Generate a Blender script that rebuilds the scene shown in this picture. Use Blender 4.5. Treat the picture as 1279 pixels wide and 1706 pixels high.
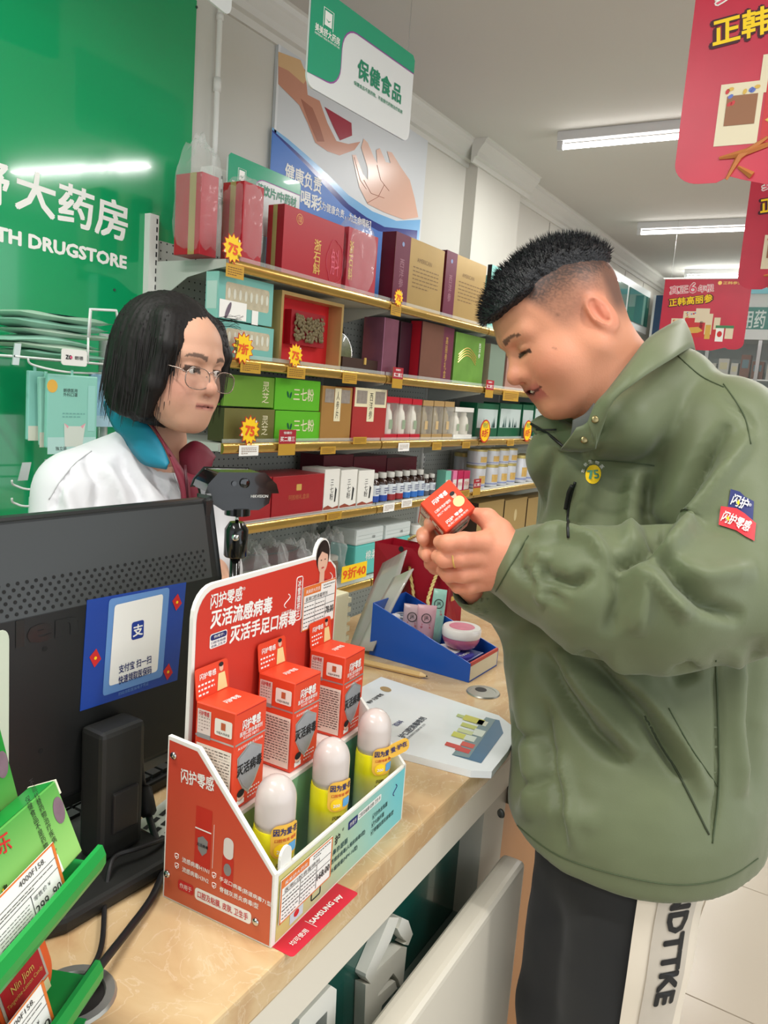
import bpy, bmesh, math, random
import numpy as np
from mathutils import Vector, Matrix, Quaternion, noise as mnoise

random.seed(7)
rng = np.random.default_rng(11)
C = bpy.context.scene.collection
PI = math.pi
for o_ in list(bpy.data.objects):
    bpy.data.objects.remove(o_)

# ------------------------------------------------------------------ camera
IMW, IMH, FPX = 1279.0, 1706.0, 1290.0
CAM = np.array([0.0, 0.0, 1.45])
def _ray0(px, py):
    v = np.array([px - IMW / 2, -(py - IMH / 2), -FPX])
    return v / np.linalg.norm(v)
_X = _ray0(1462, 721)
_h = _ray0(1462 - 500, 721 - 500 * 0.076)
_Z = np.cross(_X, _h); _Z /= np.linalg.norm(_Z)
if _Z[1] < 0: _Z = -_Z
_Y = np.cross(_Z, _X)
RC = np.array([_X, _Y, _Z])                     # world = RC @ camera
FWD = RC @ np.array([0, 0, -1.0]); RGT = RC @ np.array([1.0, 0, 0]); UPV = RC @ np.array([0, 1.0, 0])
cam_d = bpy.data.cameras.new('camera'); cam_d.sensor_fit = 'VERTICAL'
cam_d.sensor_height = 36.0; cam_d.lens = 36.0 * FPX / IMH; cam_d.clip_start = 0.02
cam = bpy.data.objects.new('camera', cam_d); C.objects.link(cam)
M = Matrix.Identity(4)
for i in range(3):
    for j in range(3): M[i][j] = RC[i][j]
M.translation = CAM
cam.matrix_world = M
bpy.context.scene.camera = cam

# pixel of the photograph -> direction -> point on a known plane (shelf front, wall, counter top ...)
def wr(px, py): return RC @ _ray0(px, py)
def on_y(px, py, y): r = wr(px, py); return CAM + r * (y / r[1])
def on_x(px, py, x): r = wr(px, py); return CAM + r * (x / r[0])
def on_z(px, py, z): r = wr(px, py); return CAM + r * ((z - CAM[2]) / r[2])
def at_d(px, py, d): r = wr(px, py); return CAM + r * (d / (r @ FWD))

# ------------------------------------------------------------------ exposure, daylight, ceiling lamps
vs = bpy.context.scene.view_settings
vs.view_transform = 'Standard'; vs.look = 'None'; vs.gamma = 1.0; vs.use_curve_mapping = False
vs.exposure = 0.0
world = bpy.data.worlds.new('overcast_daylight'); bpy.context.scene.world = world
world.use_nodes = True
bg = world.node_tree.nodes['Background']
bg.inputs[0].default_value = (0.86, 0.93, 1.0, 1); bg.inputs[1].default_value = 0.9

CEIL = 2.80
def area(name, loc, rot, sx, sy, power, col):
    l = bpy.data.lights.new(name, 'AREA'); l.shape = 'RECTANGLE'; l.size = sx; l.size_y = sy
    l.energy = power; l.color = col
    o = bpy.data.objects.new(name, l); C.objects.link(o); o.location = loc; o.rotation_euler = rot
    return o
# the shop window behind the photographer
area('window_daylight', (1.0, -2.58, 1.48), (math.radians(90), 0, 0), 6.4, 2.2, 42, (0.93, 0.97, 1.0))

# ------------------------------------------------------------------ materials
def lin(c):
    return tuple(((v / 255.0) / 12.92 if v / 255.0 <= 0.04045 else (((v / 255.0) + 0.055) / 1.055) ** 2.4) for v in c)
_mats = {}
def mat(name, rgb, rough=0.5, metal=0.0, spec=0.5, var=0.0, vscale=8.0, bump=0.0, bscale=60.0,
        trans=0.0, alpha=1.0, coat=0.0, sss=0.0, emit=0.0, ior=1.45, sheen=0.0):
    if name in _mats: return _mats[name]
    m = bpy.data.materials.new(name); m.use_nodes = True
    nt = m.node_tree; b = nt.nodes['Principled BSDF']; col = lin(rgb) + (1,)
    b.inputs['Base Color'].default_value = col
    b.inputs['Roughness'].default_value = rough; b.inputs['Metallic'].default_value = metal
    b.inputs['Specular IOR Level'].default_value = spec; b.inputs['IOR'].default_value = ior
    b.inputs['Transmission Weight'].default_value = trans; b.inputs['Alpha'].default_value = alpha
    b.inputs['Coat Weight'].default_value = coat; b.inputs['Sheen Weight'].default_value = sheen
    if sss:
        b.inputs['Subsurface Weight'].default_value = sss
        b.inputs['Subsurface Radius'].default_value = (0.012, 0.005, 0.003); b.inputs['Subsurface Scale'].default_value = 0.6
    if emit:
        b.inputs['Emission Color'].default_value = col; b.inputs['Emission Strength'].default_value = emit
    tc = None
    if var or bump:
        tc = nt.nodes.new('ShaderNodeTexCoord')
    if var:
        n = nt.nodes.new('ShaderNodeTexNoise'); n.inputs['Scale'].default_value = vscale; n.inputs['Detail'].default_value = 4
        nt.links.new(tc.outputs['Object'], n.inputs['Vector'])
        mx = nt.nodes.new('ShaderNodeMix'); mx.data_type = 'RGBA'
        mx.inputs[6].default_value = tuple(min(1, v * (1 - var)) for v in col[:3]) + (1,)
        mx.inputs[7].default_value = tuple(min(1, v * (1 + var)) for v in col[:3]) + (1,)
        nt.links.new(n.outputs['Fac'], mx.inputs[0]); nt.links.new(mx.outputs[2], b.inputs['Base Color'])
    if bump:
        n2 = nt.nodes.new('ShaderNodeTexNoise'); n2.inputs['Scale'].default_value = bscale; n2.inputs['Detail'].default_value = 3
        nt.links.new(tc.outputs['Object'], n2.inputs['Vector'])
        bp = nt.nodes.new('ShaderNodeBump'); bp.inputs['Strength'].default_value = bump; bp.inputs['Distance'].default_value = 0.01
        nt.links.new(n2.outputs['Fac'], bp.inputs['Height']); nt.links.new(bp.outputs['Normal'], b.inputs['Normal'])
    _mats[name] = m
    return m
def grad_mat(name, c0, c1, axis='Z', lo=0.0, hi=1.0, rough=0.4):
    """two printed colours blending along one object axis (a printed colour blend, metres)"""
    if name in _mats: return _mats[name]
    m = mat(name, c0, rough); nt = m.node_tree; b = nt.nodes['Principled BSDF']
    tc = nt.nodes.new('ShaderNodeTexCoord'); sp = nt.nodes.new('ShaderNodeSeparateXYZ')
    nt.links.new(tc.outputs['Object'], sp.inputs[0])
    mr = nt.nodes.new('ShaderNodeMapRange'); mr.inputs[1].default_value = lo; mr.inputs[2].default_value = hi
    nt.links.new(sp.outputs['XYZ'.index(axis)], mr.inputs[0])
    mx = nt.nodes.new('ShaderNodeMix'); mx.data_type = 'RGBA'
    mx.inputs[6].default_value = lin(c0) + (1,); mx.inputs[7].default_value = lin(c1) + (1,)
    nt.links.new(mr.outputs[0], mx.inputs[0]); nt.links.new(mx.outputs[2], b.inputs['Base Color'])
    return m
def film_mat(name, rgb=(255, 255, 255), dens=0.25, rough=0.15, bump=0.6, bscale=45):
    """thin clear plastic film: mostly see-through, glossy highlights"""
    if name in _mats: return _mats[name]
    m = bpy.data.materials.new(name); m.use_nodes = True; nt = m.node_tree
    b = nt.nodes['Principled BSDF']; b.inputs['Base Color'].default_value = lin(rgb) + (1,)
    b.inputs['Roughness'].default_value = rough; b.inputs['Specular IOR Level'].default_value = 0.7
    tr = nt.nodes.new('ShaderNodeBsdfTransparent'); mx = nt.nodes.new('ShaderNodeMixShader')
    lw = nt.nodes.new('ShaderNodeLayerWeight'); lw.inputs[0].default_value = 0.35
    mr = nt.nodes.new('ShaderNodeMapRange'); mr.inputs[3].default_value = dens * 0.6; mr.inputs[4].default_value = min(1, dens * 2.6)
    nt.links.new(lw.outputs['Facing'], mr.inputs[0]); nt.links.new(mr.outputs[0], mx.inputs[0])
    nt.links.new(tr.outputs[0], mx.inputs[1]); nt.links.new(b.outputs[0], mx.inputs[2])
    nt.links.new(mx.outputs[0], nt.nodes['Material Output'].inputs[0])
    tc = nt.nodes.new('ShaderNodeTexCoord'); n2 = nt.nodes.new('ShaderNodeTexNoise'); n2.inputs['Scale'].default_value = bscale
    n2.inputs['Distortion'].default_value = 1.5
    nt.links.new(tc.outputs['Object'], n2.inputs['Vector'])
    bp = nt.nodes.new('ShaderNodeBump'); bp.inputs['Strength'].default_value = bump; bp.inputs['Distance'].default_value = 0.01
    nt.links.new(n2.outputs['Fac'], bp.inputs['Height']); nt.links.new(bp.outputs['Normal'], b.inputs['Normal'])
    nt.links.new(bp.outputs['Normal'], lw.inputs['Normal'])
    _mats[name] = m
    return m
# shared colours
WHITE = lambda: mat('white_plastic', (232, 230, 224), 0.4)
BLACK = lambda: mat('black_plastic', (22, 22, 23), 0.42)
INK = lambda: mat('black_print', (28, 28, 30), 0.6)
WPRINT = lambda: mat('white_print', (244, 242, 236), 0.5)
GOLDP = lambda: mat('gold_print', (222, 184, 100), 0.35, metal=0.35)
REDP = lambda: mat('red_print', (206, 38, 40), 0.5)
YELP = lambda: mat('yellow_print', (252, 208, 22), 0.5)
NAVY = lambda: mat('navy_print', (30, 40, 104), 0.5)
CHROME = lambda: mat('chrome', (210, 210, 208), 0.15, metal=1.0)

# ------------------------------------------------------------------ mesh helpers
class MB:
    def __init__(s): s.v = []; s.f = []
    def add(s, vs, fs):
        k = len(s.v); s.v += [tuple(float(c) for c in v) for v in vs]; s.f += [tuple(i + k for i in f) for f in fs]; return s
    def box(s, c, d, m=None):
        x, y, z = (q / 2 for q in d)
        vs = [(sx * x, sy * y, sz * z) for sz in (-1, 1) for sy in (-1, 1) for sx in (-1, 1)]
        if m is not None: vs = [tuple(m @ Vector(v)) for v in vs]
        vs = [(v[0] + c[0], v[1] + c[1], v[2] + c[2]) for v in vs]
        return s.add(vs, [(0, 2, 3, 1), (4, 5, 7, 6), (0, 1, 5, 4), (2, 6, 7, 3), (0, 4, 6, 2), (1, 3, 7, 5)])
    def b2(s, lo, hi):
        return s.box([(a + b) / 2 for a, b in zip(lo, hi)], [b - a for a, b in zip(lo, hi)])
    def prism(s, pts, o, u, v, n, t):
        """2-D outline (counter-clockwise in u,v), front at o, thickness t towards -n"""
        o, u, v, n = (np.array(q, float) for q in (o, u, v, n)); k = len(pts)
        fr = [o + u * p[0] + v * p[1] for p in pts]; bk = [q - n * t for q in fr]
        s.add(fr + bk, [tuple(range(k)), tuple(range(2 * k - 1, k - 1, -1))] + [((i + 1) % k, i, i + k, (i + 1) % k + k) for i in range(k)])
        return s
    def lathe(s, prof, n=24, c=(0, 0, 0), axis=None):
        """profile [(r,z)...] about z, capped"""
        k = len(prof); vs = []; fs = []
        for r, z in prof:
            for i in range(n):
                a = 2 * PI * i / n; vs.append((r * math.cos(a), r * math.sin(a), z))
        for j in range(k - 1):
            for i in range(n):
                fs.append((j * n + i, j * n + (i + 1) % n, (j + 1) * n + (i + 1) % n, (j + 1) * n + i))
        fs.append(tuple(range(n - 1, -1, -1))); fs.append(tuple((k - 1) * n + i for i in range(n)))
        if axis is not None:
            q = Vector((0, 0, 1)).rotation_difference(Vector(axis)); vs = [tuple(q @ Vector(v)) for v in vs]
        return s.add([(v[0] + c[0], v[1] + c[1], v[2] + c[2]) for v in vs], fs)
    def tube(s, pts, r, n=8, closed=False):
        pts = [Vector([float(c) for c in p]) for p in pts]; k = len(pts)
        rr = r if isinstance(r, (list, tuple)) else [r] * k
        vs = []; fs = []; prev = None
        for i, p in enumerate(pts):
            if closed: t = pts[(i + 1) % k] - pts[i - 1]
            else: t = pts[min(i + 1, k - 1)] - pts[max(i - 1, 0)]
            t.normalize()
            if prev is None:
                a = Vector((0, 0, 1)) if abs(t.z) < 0.9 else Vector((1, 0, 0)); u = t.cross(a).normalized()
            else:
                u = (prev - t * prev.dot(t)).normalized()
            prev = u; w = t.cross(u)
            for j in range(n):
                a = 2 * PI * j / n; q = p + (u * math.cos(a) + w * math.sin(a)) * rr[i]; vs.append(tuple(q))
        for i in range(k if closed else k - 1):
            i2 = (i + 1) % k
            for j in range(n): fs.append((i * n + j, i * n + (j + 1) % n, i2 * n + (j + 1) % n, i2 * n + j))
        if not closed: fs.append(tuple(range(n - 1, -1, -1))); fs.append(tuple((k - 1) * n + j for j in range(n)))
        return s.add(vs, fs)
    def grid(s, rows):
        """rows of equal-length point lists"""
        nr, nc = len(rows), len(rows[0])
        return s.add([p for r in rows for p in r], [(i * nc + j, i * nc + j + 1, (i + 1) * nc + j + 1, (i + 1) * nc + j) for i in range(nr - 1) for j in range(nc - 1)])
    def mesh(s, name):
        me = bpy.data.meshes.new(name); me.from_pydata(s.v, [], s.f); me.update(); return me
    def build(s, name, m, parent=None, smooth=False, bevel=0.0, seg=2, fix=True):
        me = s.mesh(name)
        if fix or bevel:
            bm = bmesh.new(); bm.from_mesh(me)
            if bevel:
                bmesh.ops.bevel(bm, geom=[e for e in bm.edges if len(e.link_faces) == 2 and e.calc_face_angle(0) > 0.6],
                                offset=bevel, segments=seg, affect='EDGES', profile=0.6)
            bmesh.ops.recalc_face_normals(bm, faces=bm.faces[:]); bm.to_mesh(me); bm.free()
        return link(name, me, m, parent, smooth)
def link(name, me, m, parent=None, smooth=False):
    if m is not None:
        me.materials.clear(); me.materials.append(m)
    if smooth:
        me.shade_smooth() if smooth is True else None
        if smooth == 'auto': shade_auto(me)
    o = bpy.data.objects.new(name, me); C.objects.link(o)
    if parent is not None: o.parent = parent
    return o
def shade_auto(me, ang=0.7):
    me.shade_smooth()
    bm = bmesh.new(); bm.from_mesh(me)
    for e in bm.edges: e.smooth = not (len(e.link_faces) == 2 and e.calc_face_angle(0) > ang)
    bm.to_mesh(me); bm.free()
def tag(o, label, cat, group=None, kind=None):
    o['label'] = label; o['category'] = cat
    if group: o['group'] = group
    if kind: o['kind'] = kind
    return o
def struct(o, label=None):
    o['kind'] = 'structure'
    if label: o['label'] = label
    return o
def thing(name, label, cat, loc=(0, 0, 0), rz=0.0, group=None, rot=None):
    o = bpy.data.objects.new(name, None); C.objects.link(o); o.empty_display_size = 0.03
    o.location = [float(c) for c in loc]
    o.rotation_euler = rot if rot is not None else (0, 0, rz)
    return tag(o, label, cat, group)
def copy_tree(o, parent=None):
    c = o.copy(); C.objects.link(c); c.parent = parent
    for ch in list(o.children): copy_tree(ch, c)
    return c

# ---- printing on faces: a frame = (origin, right, up); n = right x up
class Fr:
    def __init__(s, o, u=(1, 0, 0), v=(0, 0, 1)):
        s.o = np.array(o, float); s.u = np.array(u, float); s.v = np.array(v, float)
        s.u /= np.linalg.norm(s.u); s.v /= np.linalg.norm(s.v); s.n = np.cross(s.u, s.v)
    def p(s, a, b, c=0.0): return s.o + s.u * a + s.v * b + s.n * c
    def sub(s, a, b, c=0.0, rot=0.0):
        r = math.radians(rot)
        return Fr(s.p(a, b, c), s.u * math.cos(r) + s.v * math.sin(r), s.v * math.cos(r) - s.u * math.sin(r))
_tcache = {}
def _text_mesh(body, bold, res, spacing, vertical, shear=0.0):
    key = (body, bold, res, spacing, vertical, shear)
    if key in _tcache: return _tcache[key]
    cu = bpy.data.curves.new('t', 'FONT'); cu.body = body if not vertical else '\n'.join(body)
    cu.size = 1.0; cu.resolution_u = res; cu.space_character = spacing; cu.shear = shear
    cu.align_x = 'CENTER'; cu.align_y = 'CENTER'; cu.fill_mode = 'FRONT'
    if vertical: cu.space_line = 0.98 * spacing
    o = bpy.data.objects.new('t', cu); C.objects.link(o)
    bpy.context.view_layer.update()
    dg = bpy.context.evaluated_depsgraph_get(); me = bpy.data.meshes.new_from_object(o.evaluated_get(dg))
    bpy.data.objects.remove(o); bpy.data.curves.remove(cu)
    co = np.empty(len(me.vertices) * 3); me.vertices.foreach_get('co', co); co = co.reshape(-1, 3)
    fs = [tuple(p.vertices) for p in me.polygons]; bpy.data.meshes.remove(me)
    if len(co):
        lo = co.min(0); hi = co.max(0); co = co - (lo + hi) / 2
        ext = (hi - lo)[:2]
    else: ext = np.array([1, 1])
    _tcache[key] = (co, fs, ext)
    return _tcache[key]
def text(fr, a, b, body, m, parent, h=None, w=None, bold=0.02, res=2, off=0.0006, spacing=1.0, vertical=False, rot=0.0, warp=None, name='lettering', shear=0.0):
    """text centred at (a,b) of the frame; scaled to height h and/or width w (metres)"""
    co, fs, ext = _text_mesh(body, 0.0, res, spacing, vertical, shear)
    if bold > 0.005 and len(co):          # heavier strokes: the glyph laid over itself a few hairs apart
        sh = [(0, 0)] + [(bold * math.cos(q), bold * math.sin(q)) for q in (0.8, 2.36, 3.93, 5.5)]
        if bold > 0.04: sh += [(bold * math.cos(q), bold * math.sin(q)) for q in (0, 1.57, 3.14, 4.71)]
        nv = len(co); co = np.concatenate([co + np.array([a_, b_, k_ * 2.5e-5]) for k_, (a_, b_) in enumerate(sh)]); fs = [tuple(i + nv * k for i in f) for k in range(len(sh)) for f in fs]
        ext = ext + 2 * bold
    if len(co) == 0: return None
    sx = sy = 1.0
    if h: sy = h / ext[1]; sx = sy
    if w: sx = w / ext[0]; sy = sy if h else sx
    r = math.radians(rot); X = co[:, 0] * sx; Y = co[:, 1] * sy
    A = a + X * math.cos(r) - Y * math.sin(r); B = b + X * math.sin(r) + Y * math.cos(r)
    if warp is not None: P = warp(A, B)
    else: P = fr.o + np.outer(A, fr.u) + np.outer(B, fr.v) + np.outer(off + co[:, 2], fr.n)
    me = bpy.data.meshes.new(name); me.from_pydata(P.tolist(), [], fs); me.update()
    return link(name, me, m, parent)
def flat(fr, pts, m, parent, off=0.0004, name='print'):
    mb = MB(); mb.add([fr.p(p[0], p[1], off) for p in pts], [tuple(range(len(pts)))])
    me = mb.mesh(name)
    if len(pts) > 4:
        bm = bmesh.new(); bm.from_mesh(me); bmesh.ops.triangulate(bm, faces=bm.faces[:]); bm.to_mesh(me); bm.free()
    return link(name, me, m, parent)
def rect(a0, b0, a1, b1, r=0.0, k=5):
    if r <= 0: return [(a0, b0), (a1, b0), (a1, b1), (a0, b1)]
    out = []
    for cx, cy, s in ((a1 - r, b0 + r, -90), (a1 - r, b1 - r, 0), (a0 + r, b1 - r, 90), (a0 + r, b0 + r, 180)):
        for i in range(k + 1):
            t = math.radians(s + 90 * i / k); out.append((cx + r * math.cos(t), cy + r * math.sin(t)))
    return out
def ell(a, b, ra, rb, k=24, rot=0.0):
    r = math.radians(rot); out = []
    for i in range(k):
        t = 2 * PI * i / k; x, y = ra * math.cos(t), rb * math.sin(t)
        out.append((a + x * math.cos(r) - y * math.sin(r), b + x * math.sin(r) + y * math.cos(r)))
    return out
def lines(fr, a0, b0, a1, b1, n, m, parent, fill=0.5, seed=0, name='fine_print'):
    """rows of small print too fine to read"""
    rr = random.Random(seed); mb = MB(); dh = (b1 - b0) / n
    for i in range(n):
        y0 = b1 - (i + 0.75) * dh; y1 = y0 + dh * fill; x = a0; end = a1 if i < n - 1 else a0 + (a1 - a0) * rr.uniform(.4, .9)
        while x < end:
            w = min(rr.uniform(.04, .12) * (a1 - a0) + dh * .3, end - x)
            if w > 0.0004: mb.add([fr.p(x, y0, 5e-4), fr.p(x + w, y0, 5e-4), fr.p(x + w, y1, 5e-4), fr.p(x, y1, 5e-4)], [(0, 1, 2, 3)])
            x += w + dh * 0.35
    if not mb.v: return None
    o = link(name, mb.mesh(name), m, parent); o['kind'] = 'stuff'
    return o
# ================================================================== the room
WALLY = 2.06; FARX = 8.4
wallm = mat('painted_wall', (206, 203, 194), 0.75, var=0.04, vscale=3, bump=0.05, bscale=30)
ceilm = mat('painted_ceiling', (202, 199, 193), 0.85, var=0.03, vscale=2)
# floor: grout bed with single tiles
fl = struct(MB().b2((-3.2, -2.6, -0.06), (FARX + 0.1, WALLY + 0.1, -0.002)).build('floor', mat('grout', (150, 140, 122), 0.8)))
tilem = mat('floor_tile', (188, 177, 160), 0.22, var=0.035, vscale=2.2)
tb = MB().b2((-0.2985, -0.2985, -0.012), (0.2985, 0.2985, 0.0)).mesh('floor_tile')
bm = bmesh.new(); bm.from_mesh(tb); bmesh.ops.bevel(bm, geom=bm.edges[:], offset=0.0012, segments=1, affect='EDGES'); bm.to_mesh(tb); bm.free(); tb.materials.append(tilem)
for i in range(-5, 11):
    for j in range(-4, 4):
        o = bpy.data.objects.new('tile', tb); C.objects.link(o); o.parent = fl
        o.location = (1.97 - 0.3 + 0.6 * i, 0.24 - 0.3 + 0.6 * j + 0.0, 0.0)
struct(MB().b2((-3.2, -2.7, CEIL), (FARX + 0.1, WALLY + 0.2, CEIL + 0.08)).build('ceiling', ceilm))
wb = struct(MB().b2((-3.2, WALLY, -0.01), (FARX + 0.1, WALLY + 0.12, CEIL)).build('wall_back', wallm))
struct(MB().b2((FARX, -2.7, -0.01), (FARX + 0.1, WALLY, CEIL)).build('wall_far', wallm))
struct(MB().b2((-3.2, -2.7, -0.01), (-2.3, -2.6, CEIL)).build('wall_side', wallm)); struct(MB().b2((4.3, -2.7, -0.01), (FARX, -2.6, CEIL)).build('wall_side', wallm))
struct(MB().b2((-2.3, -2.7, 2.6), (4.3, -2.6, CEIL)).build('wall_side', wallm)); struct(MB().b2((-2.3, -2.7, -0.01), (4.3, -2.6, 0.35)).build('wall_side', wallm))
# strip of wall beside the green board, proud of the poster wall
xs0 = on_y(316, 266, WALLY - 0.03)[0] - 0.05; xs1 = on_y(352, 215, WALLY - 0.04)[0]
struct(MB().b2((-3.2, WALLY - 0.04, 0), (xs1, WALLY + 0.001, CEIL)).build('wall_projection', wallm))
# pilaster further along
px0 = on_y(795, 290, 1.99)[0]; px1 = on_y(868, 318, 1.99)[0]
struct(MB().b2((px0, 1.99, 0), (px1, WALLY + 0.001, CEIL)).build('wall_pilaster', wallm))
# cornice: stepped profile following the wall and stepping round the pilaster
prof = [(0.0, -0.115), (0.012, -0.115), (0.018, -0.092), (0.034, -0.085), (0.040, -0.062), (0.066, -0.030), (0.074, -0.022), (0.078, -0.004), (0.090, 0.0), (0.0, 0.0)]
def cornice(name, x0, x1, y):
    mb = MB(); n = len(prof)
    for x in (x0, x1): mb.v += [(x, y - a, CEIL + b) for a, b in prof]
    mb.f = [(i, (i + 1) % n, n + (i + 1) % n, n + i) for i in range(n)] + [tuple(range(n)), tuple(range(2 * n - 1, n - 1, -1))]
    return struct(mb.build(name, mat('plaster_cornice', (214, 212, 205), 0.6)))
cornice('trim_1', xs1 - 0.3, px0, WALLY); cornice('trim_2', px0 - 0.088, px1 + 0.088, 1.99); cornice('trim_3', px1, FARX, WALLY)
cornice('trim_4', -3.2, xs1, WALLY - 0.04)
# seams of the panelled wall past the pilaster
for k in range(6):
    struct(MB().b2((px1 + 0.05 + k * 0.62, WALLY - 0.004, 1.2), (px1 + 0.056 + k * 0.62, WALLY, CEIL - 0.12)).build('trim_%d' % (5 + k), mat('wall_seam', (168, 164, 156), 0.7)))

# ---- green lettered wall board
GY = 2.012
t = thing('wall_board', 'glossy green wall board with white drugstore lettering', 'sign', (0, 0, 0))
gx1 = on_y(323, 138, GY)[0]
gm = mat('green_acrylic', (18, 158, 98), 0.10, spec=0.6, coat=0.6, bump=0.035, bscale=2.4)
MB().b2((-1.5, GY, 0.05), (gx1, GY + 0.007, CEIL - 0.16)).build('board', gm, t)
fg = Fr((0, GY, 0))
a = on_y(25, 345, GY); b = on_y(213, 388, GY); top = on_y(130, 310, GY)[2]; bot = on_y(130, 380, GY)[2]
cw = (b[0] - a[0]); 
text(fg, (a[0] + b[0]) / 2, (top + bot) / 2, '大药房', WPRINT(), t, h=(top - bot) * 1.0, w=cw, bold=0.028, rot=-2.5)
text(fg, a[0] - cw * 0.185, (top + bot) / 2 + 0.004, '舒', WPRINT(), t, h=(top - bot) * 1.0, w=cw * 0.29, bold=0.03)
a = on_y(0, 405, GY); b = on_y(211, 440, GY); h1 = on_y(130, 402, GY)[2] - on_y(130, 423, GY)[2]
zc = (on_y(105, 414, GY)[2])
ww = (b[0] - a[0])
text(fg, b[0] - ww * 1.36 / 2 , zc, 'HEALTH DRUGSTORE', WPRINT(), t, h=h1 * 1.12, w=ww * 1.36, bold=0.045)
for q in ((327, 12), (190, 483)):
    p = on_y(q[0], q[1], GY); MB().lathe([(0.004, 0), (0.004, 0.003)], 10, (p[0], GY, p[2]), (0, -1, 0)).build('screw', mat('screw_steel', (90, 110, 100), 0.4, metal=0.8), t)

# ---- conduit and socket
p = on_y(357, 215, 2.0)
t = thing('wall_conduit', 'white plastic conduit running down the wall to a socket', 'conduit')
cx = on_y(361, 120, 2.01)[0]
MB().tube([(cx, 2.005, z) for z in np.linspace(2.16, CEIL - 0.02, 8)], 0.009, 10).build('pipe', WHITE(), t, True)
MB().lathe([(0.013, 0), (0.013, 0.045)], 12, (cx, 2.005, 2.40)).build('coupling', WHITE(), t, True)
MB().lathe([(0.012, 0), (0.012, 0.02)], 12, (cx, 2.005, 2.62)).build('clip', WHITE(), t, True)
t = thing('wall_socket', 'white surface socket box under the conduit', 'socket', (cx + 0.005, 1.995, 2.105))
MB().b2((-0.05, -0.03, -0.05), (0.05, 0.045, 0.05)).build('box', WHITE(), t, bevel=0.004)
MB().b2((-0.044, -0.034, -0.044), (0.044, -0.03, 0.044)).build('cover', WHITE(), t, bevel=0.002)
for dx, dz in ((-0.012, 0.02), (0.012, 0.02), (0, -0.012), (-0.011, -0.022), (0.011, -0.022)):
    MB().b2((dx - 0.003, -0.0352, dz - 0.005), (dx + 0.003, -0.034, dz + 0.005)).build('slot', INK(), t)

# ---- health poster on the wall
PY = 2.045
def pixpoly(y, pts, m, parent, off=0.0, name='print'):
    return flat(Fr((0, y - off, 0)), [(on_y(a, b, y)[0], on_y(a, b, y)[2]) for a, b in pts], m, parent, 0.0, name)
t = thing('wall_poster', 'large health poster of giving hands with blue swoosh', 'poster')
x0, x1 = on_y(459, 170, PY)[0], on_y(707, 310, PY)[0]; z1 = on_y(462, 72, PY)[2]; z0 = 1.85
MB().b2((x0, PY, z0), (x1, WALLY - 0.001, z1)).build('board', mat('poster_grey', (206, 209, 212), 0.4), t)
fp = Fr((0, PY, 0))
flat(fp, rect(x0, z0, x0 + 0.012, z1), mat('poster_edge', (224, 226, 228), 0.3), t, 0.0004, 'frame_strip')
blue = mat('poster_blue', (22, 104, 190), 0.4); dblue = mat('poster_dark_blue', (24, 44, 130), 0.2); lblue = mat('poster_light_blue', (120, 176, 222), 0.2)
zb = z0 + 0.005
def sw(pts, m, off, nm):
    q = [(on_y(a_, b_, PY)[0], on_y(a_, b_, PY)[2]) for a_, b_ in pts]
    flat(fp, [(q[0][0], zb)] + q + [(q[-1][0], zb)], m, t, off, nm)
sw([(453, 212), (480, 232), (510, 258), (545, 290), (580, 325), (620, 352), (660, 368), (700, 366)], lblue, 0.0004, 'swoosh')
sw([(453, 216), (480, 240), (510, 268), (545, 303), (580, 340), (610, 362), (640, 378), (695, 384)], dblue, 0.0008, 'swoosh')
sw([(453, 219), (480, 246), (510, 276), (540, 309), (570, 342), (600, 368), (630, 385), (670, 392)], blue, 0.0012, 'swoosh')
skin1 = mat('poster_skin_warm', (198, 140, 116), 0.25); skin2 = mat('poster_skin_pale', (222, 178, 158), 0.25); skin3 = mat('poster_skin_line', (186, 128, 110), 0.25)
pixpoly(PY, [(463, 92), (480, 104), (508, 116), (512, 158), (532, 168), (545, 205), (560, 235), (580, 240), (600, 236), (590, 250), (565, 259), (545, 252), (525, 238), (512, 205), (498, 175), (463, 140)], skin1, t, 0.0010, 'printed_arm')
pixpoly(PY, [(500, 164), (520, 180), (532, 210), (540, 236), (528, 236), (515, 206)], mat('poster_skin_shadow', (166, 106, 86), 0.25), t, 0.0016, 'printed_arm_shade')
pixpoly(PY, [(463, 86), (500, 100), (512, 130), (505, 140), (480, 118), (463, 110)], mat('poster_sleeve', (214, 176, 130), 0.25), t, 0.0014, 'printed_sleeve')
pixpoly(PY, [(540, 178), (585, 205), (586, 226), (566, 234), (556, 214)], mat('poster_crimson', (158, 42, 62), 0.25), t, 0.0012, 'printed_cloth')
pixpoly(PY, [(586, 258), (592, 258), (604, 290), (612, 300), (612, 280), (601, 246), (605, 231), (612, 238), (622, 262), (628, 272), (626, 250), (632, 247), (642, 270), (650, 272), (644, 252), (652, 254), (668, 280), (682, 300), (690, 330), (696, 362), (672, 366), (640, 354), (612, 340), (598, 312)], skin2, t, 0.0018, 'printed_palm')
for L in ([(612, 338), (630, 328), (640, 308)], [(606, 300), (618, 322), (640, 330)], [(628, 275), (634, 300), (648, 318)], [(590, 262), (600, 300), (610, 315)]):
    pts = [on_y(a_, b_, PY - 0.0024) for a_, b_ in L]; MB().tube(pts, 0.0012, 4).build('printed_crease', skin3, t)
sp = on_y(596, 232, PY); 
def txt_px(fr, y, x0_, y0_, x1_, y1_, s, m, parent, off=0.0022, bold=0.02, **k):
    """text filling the pixel box on plane y (corner left-bottom, right-top mean heights)"""
    xm, ym = (x0_ + x1_) / 2, (y0_ + y1_) / 2
    A, B_ = on_y(x0_, ym, y), on_y(x1_, ym, y)
    return A, B_
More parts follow.
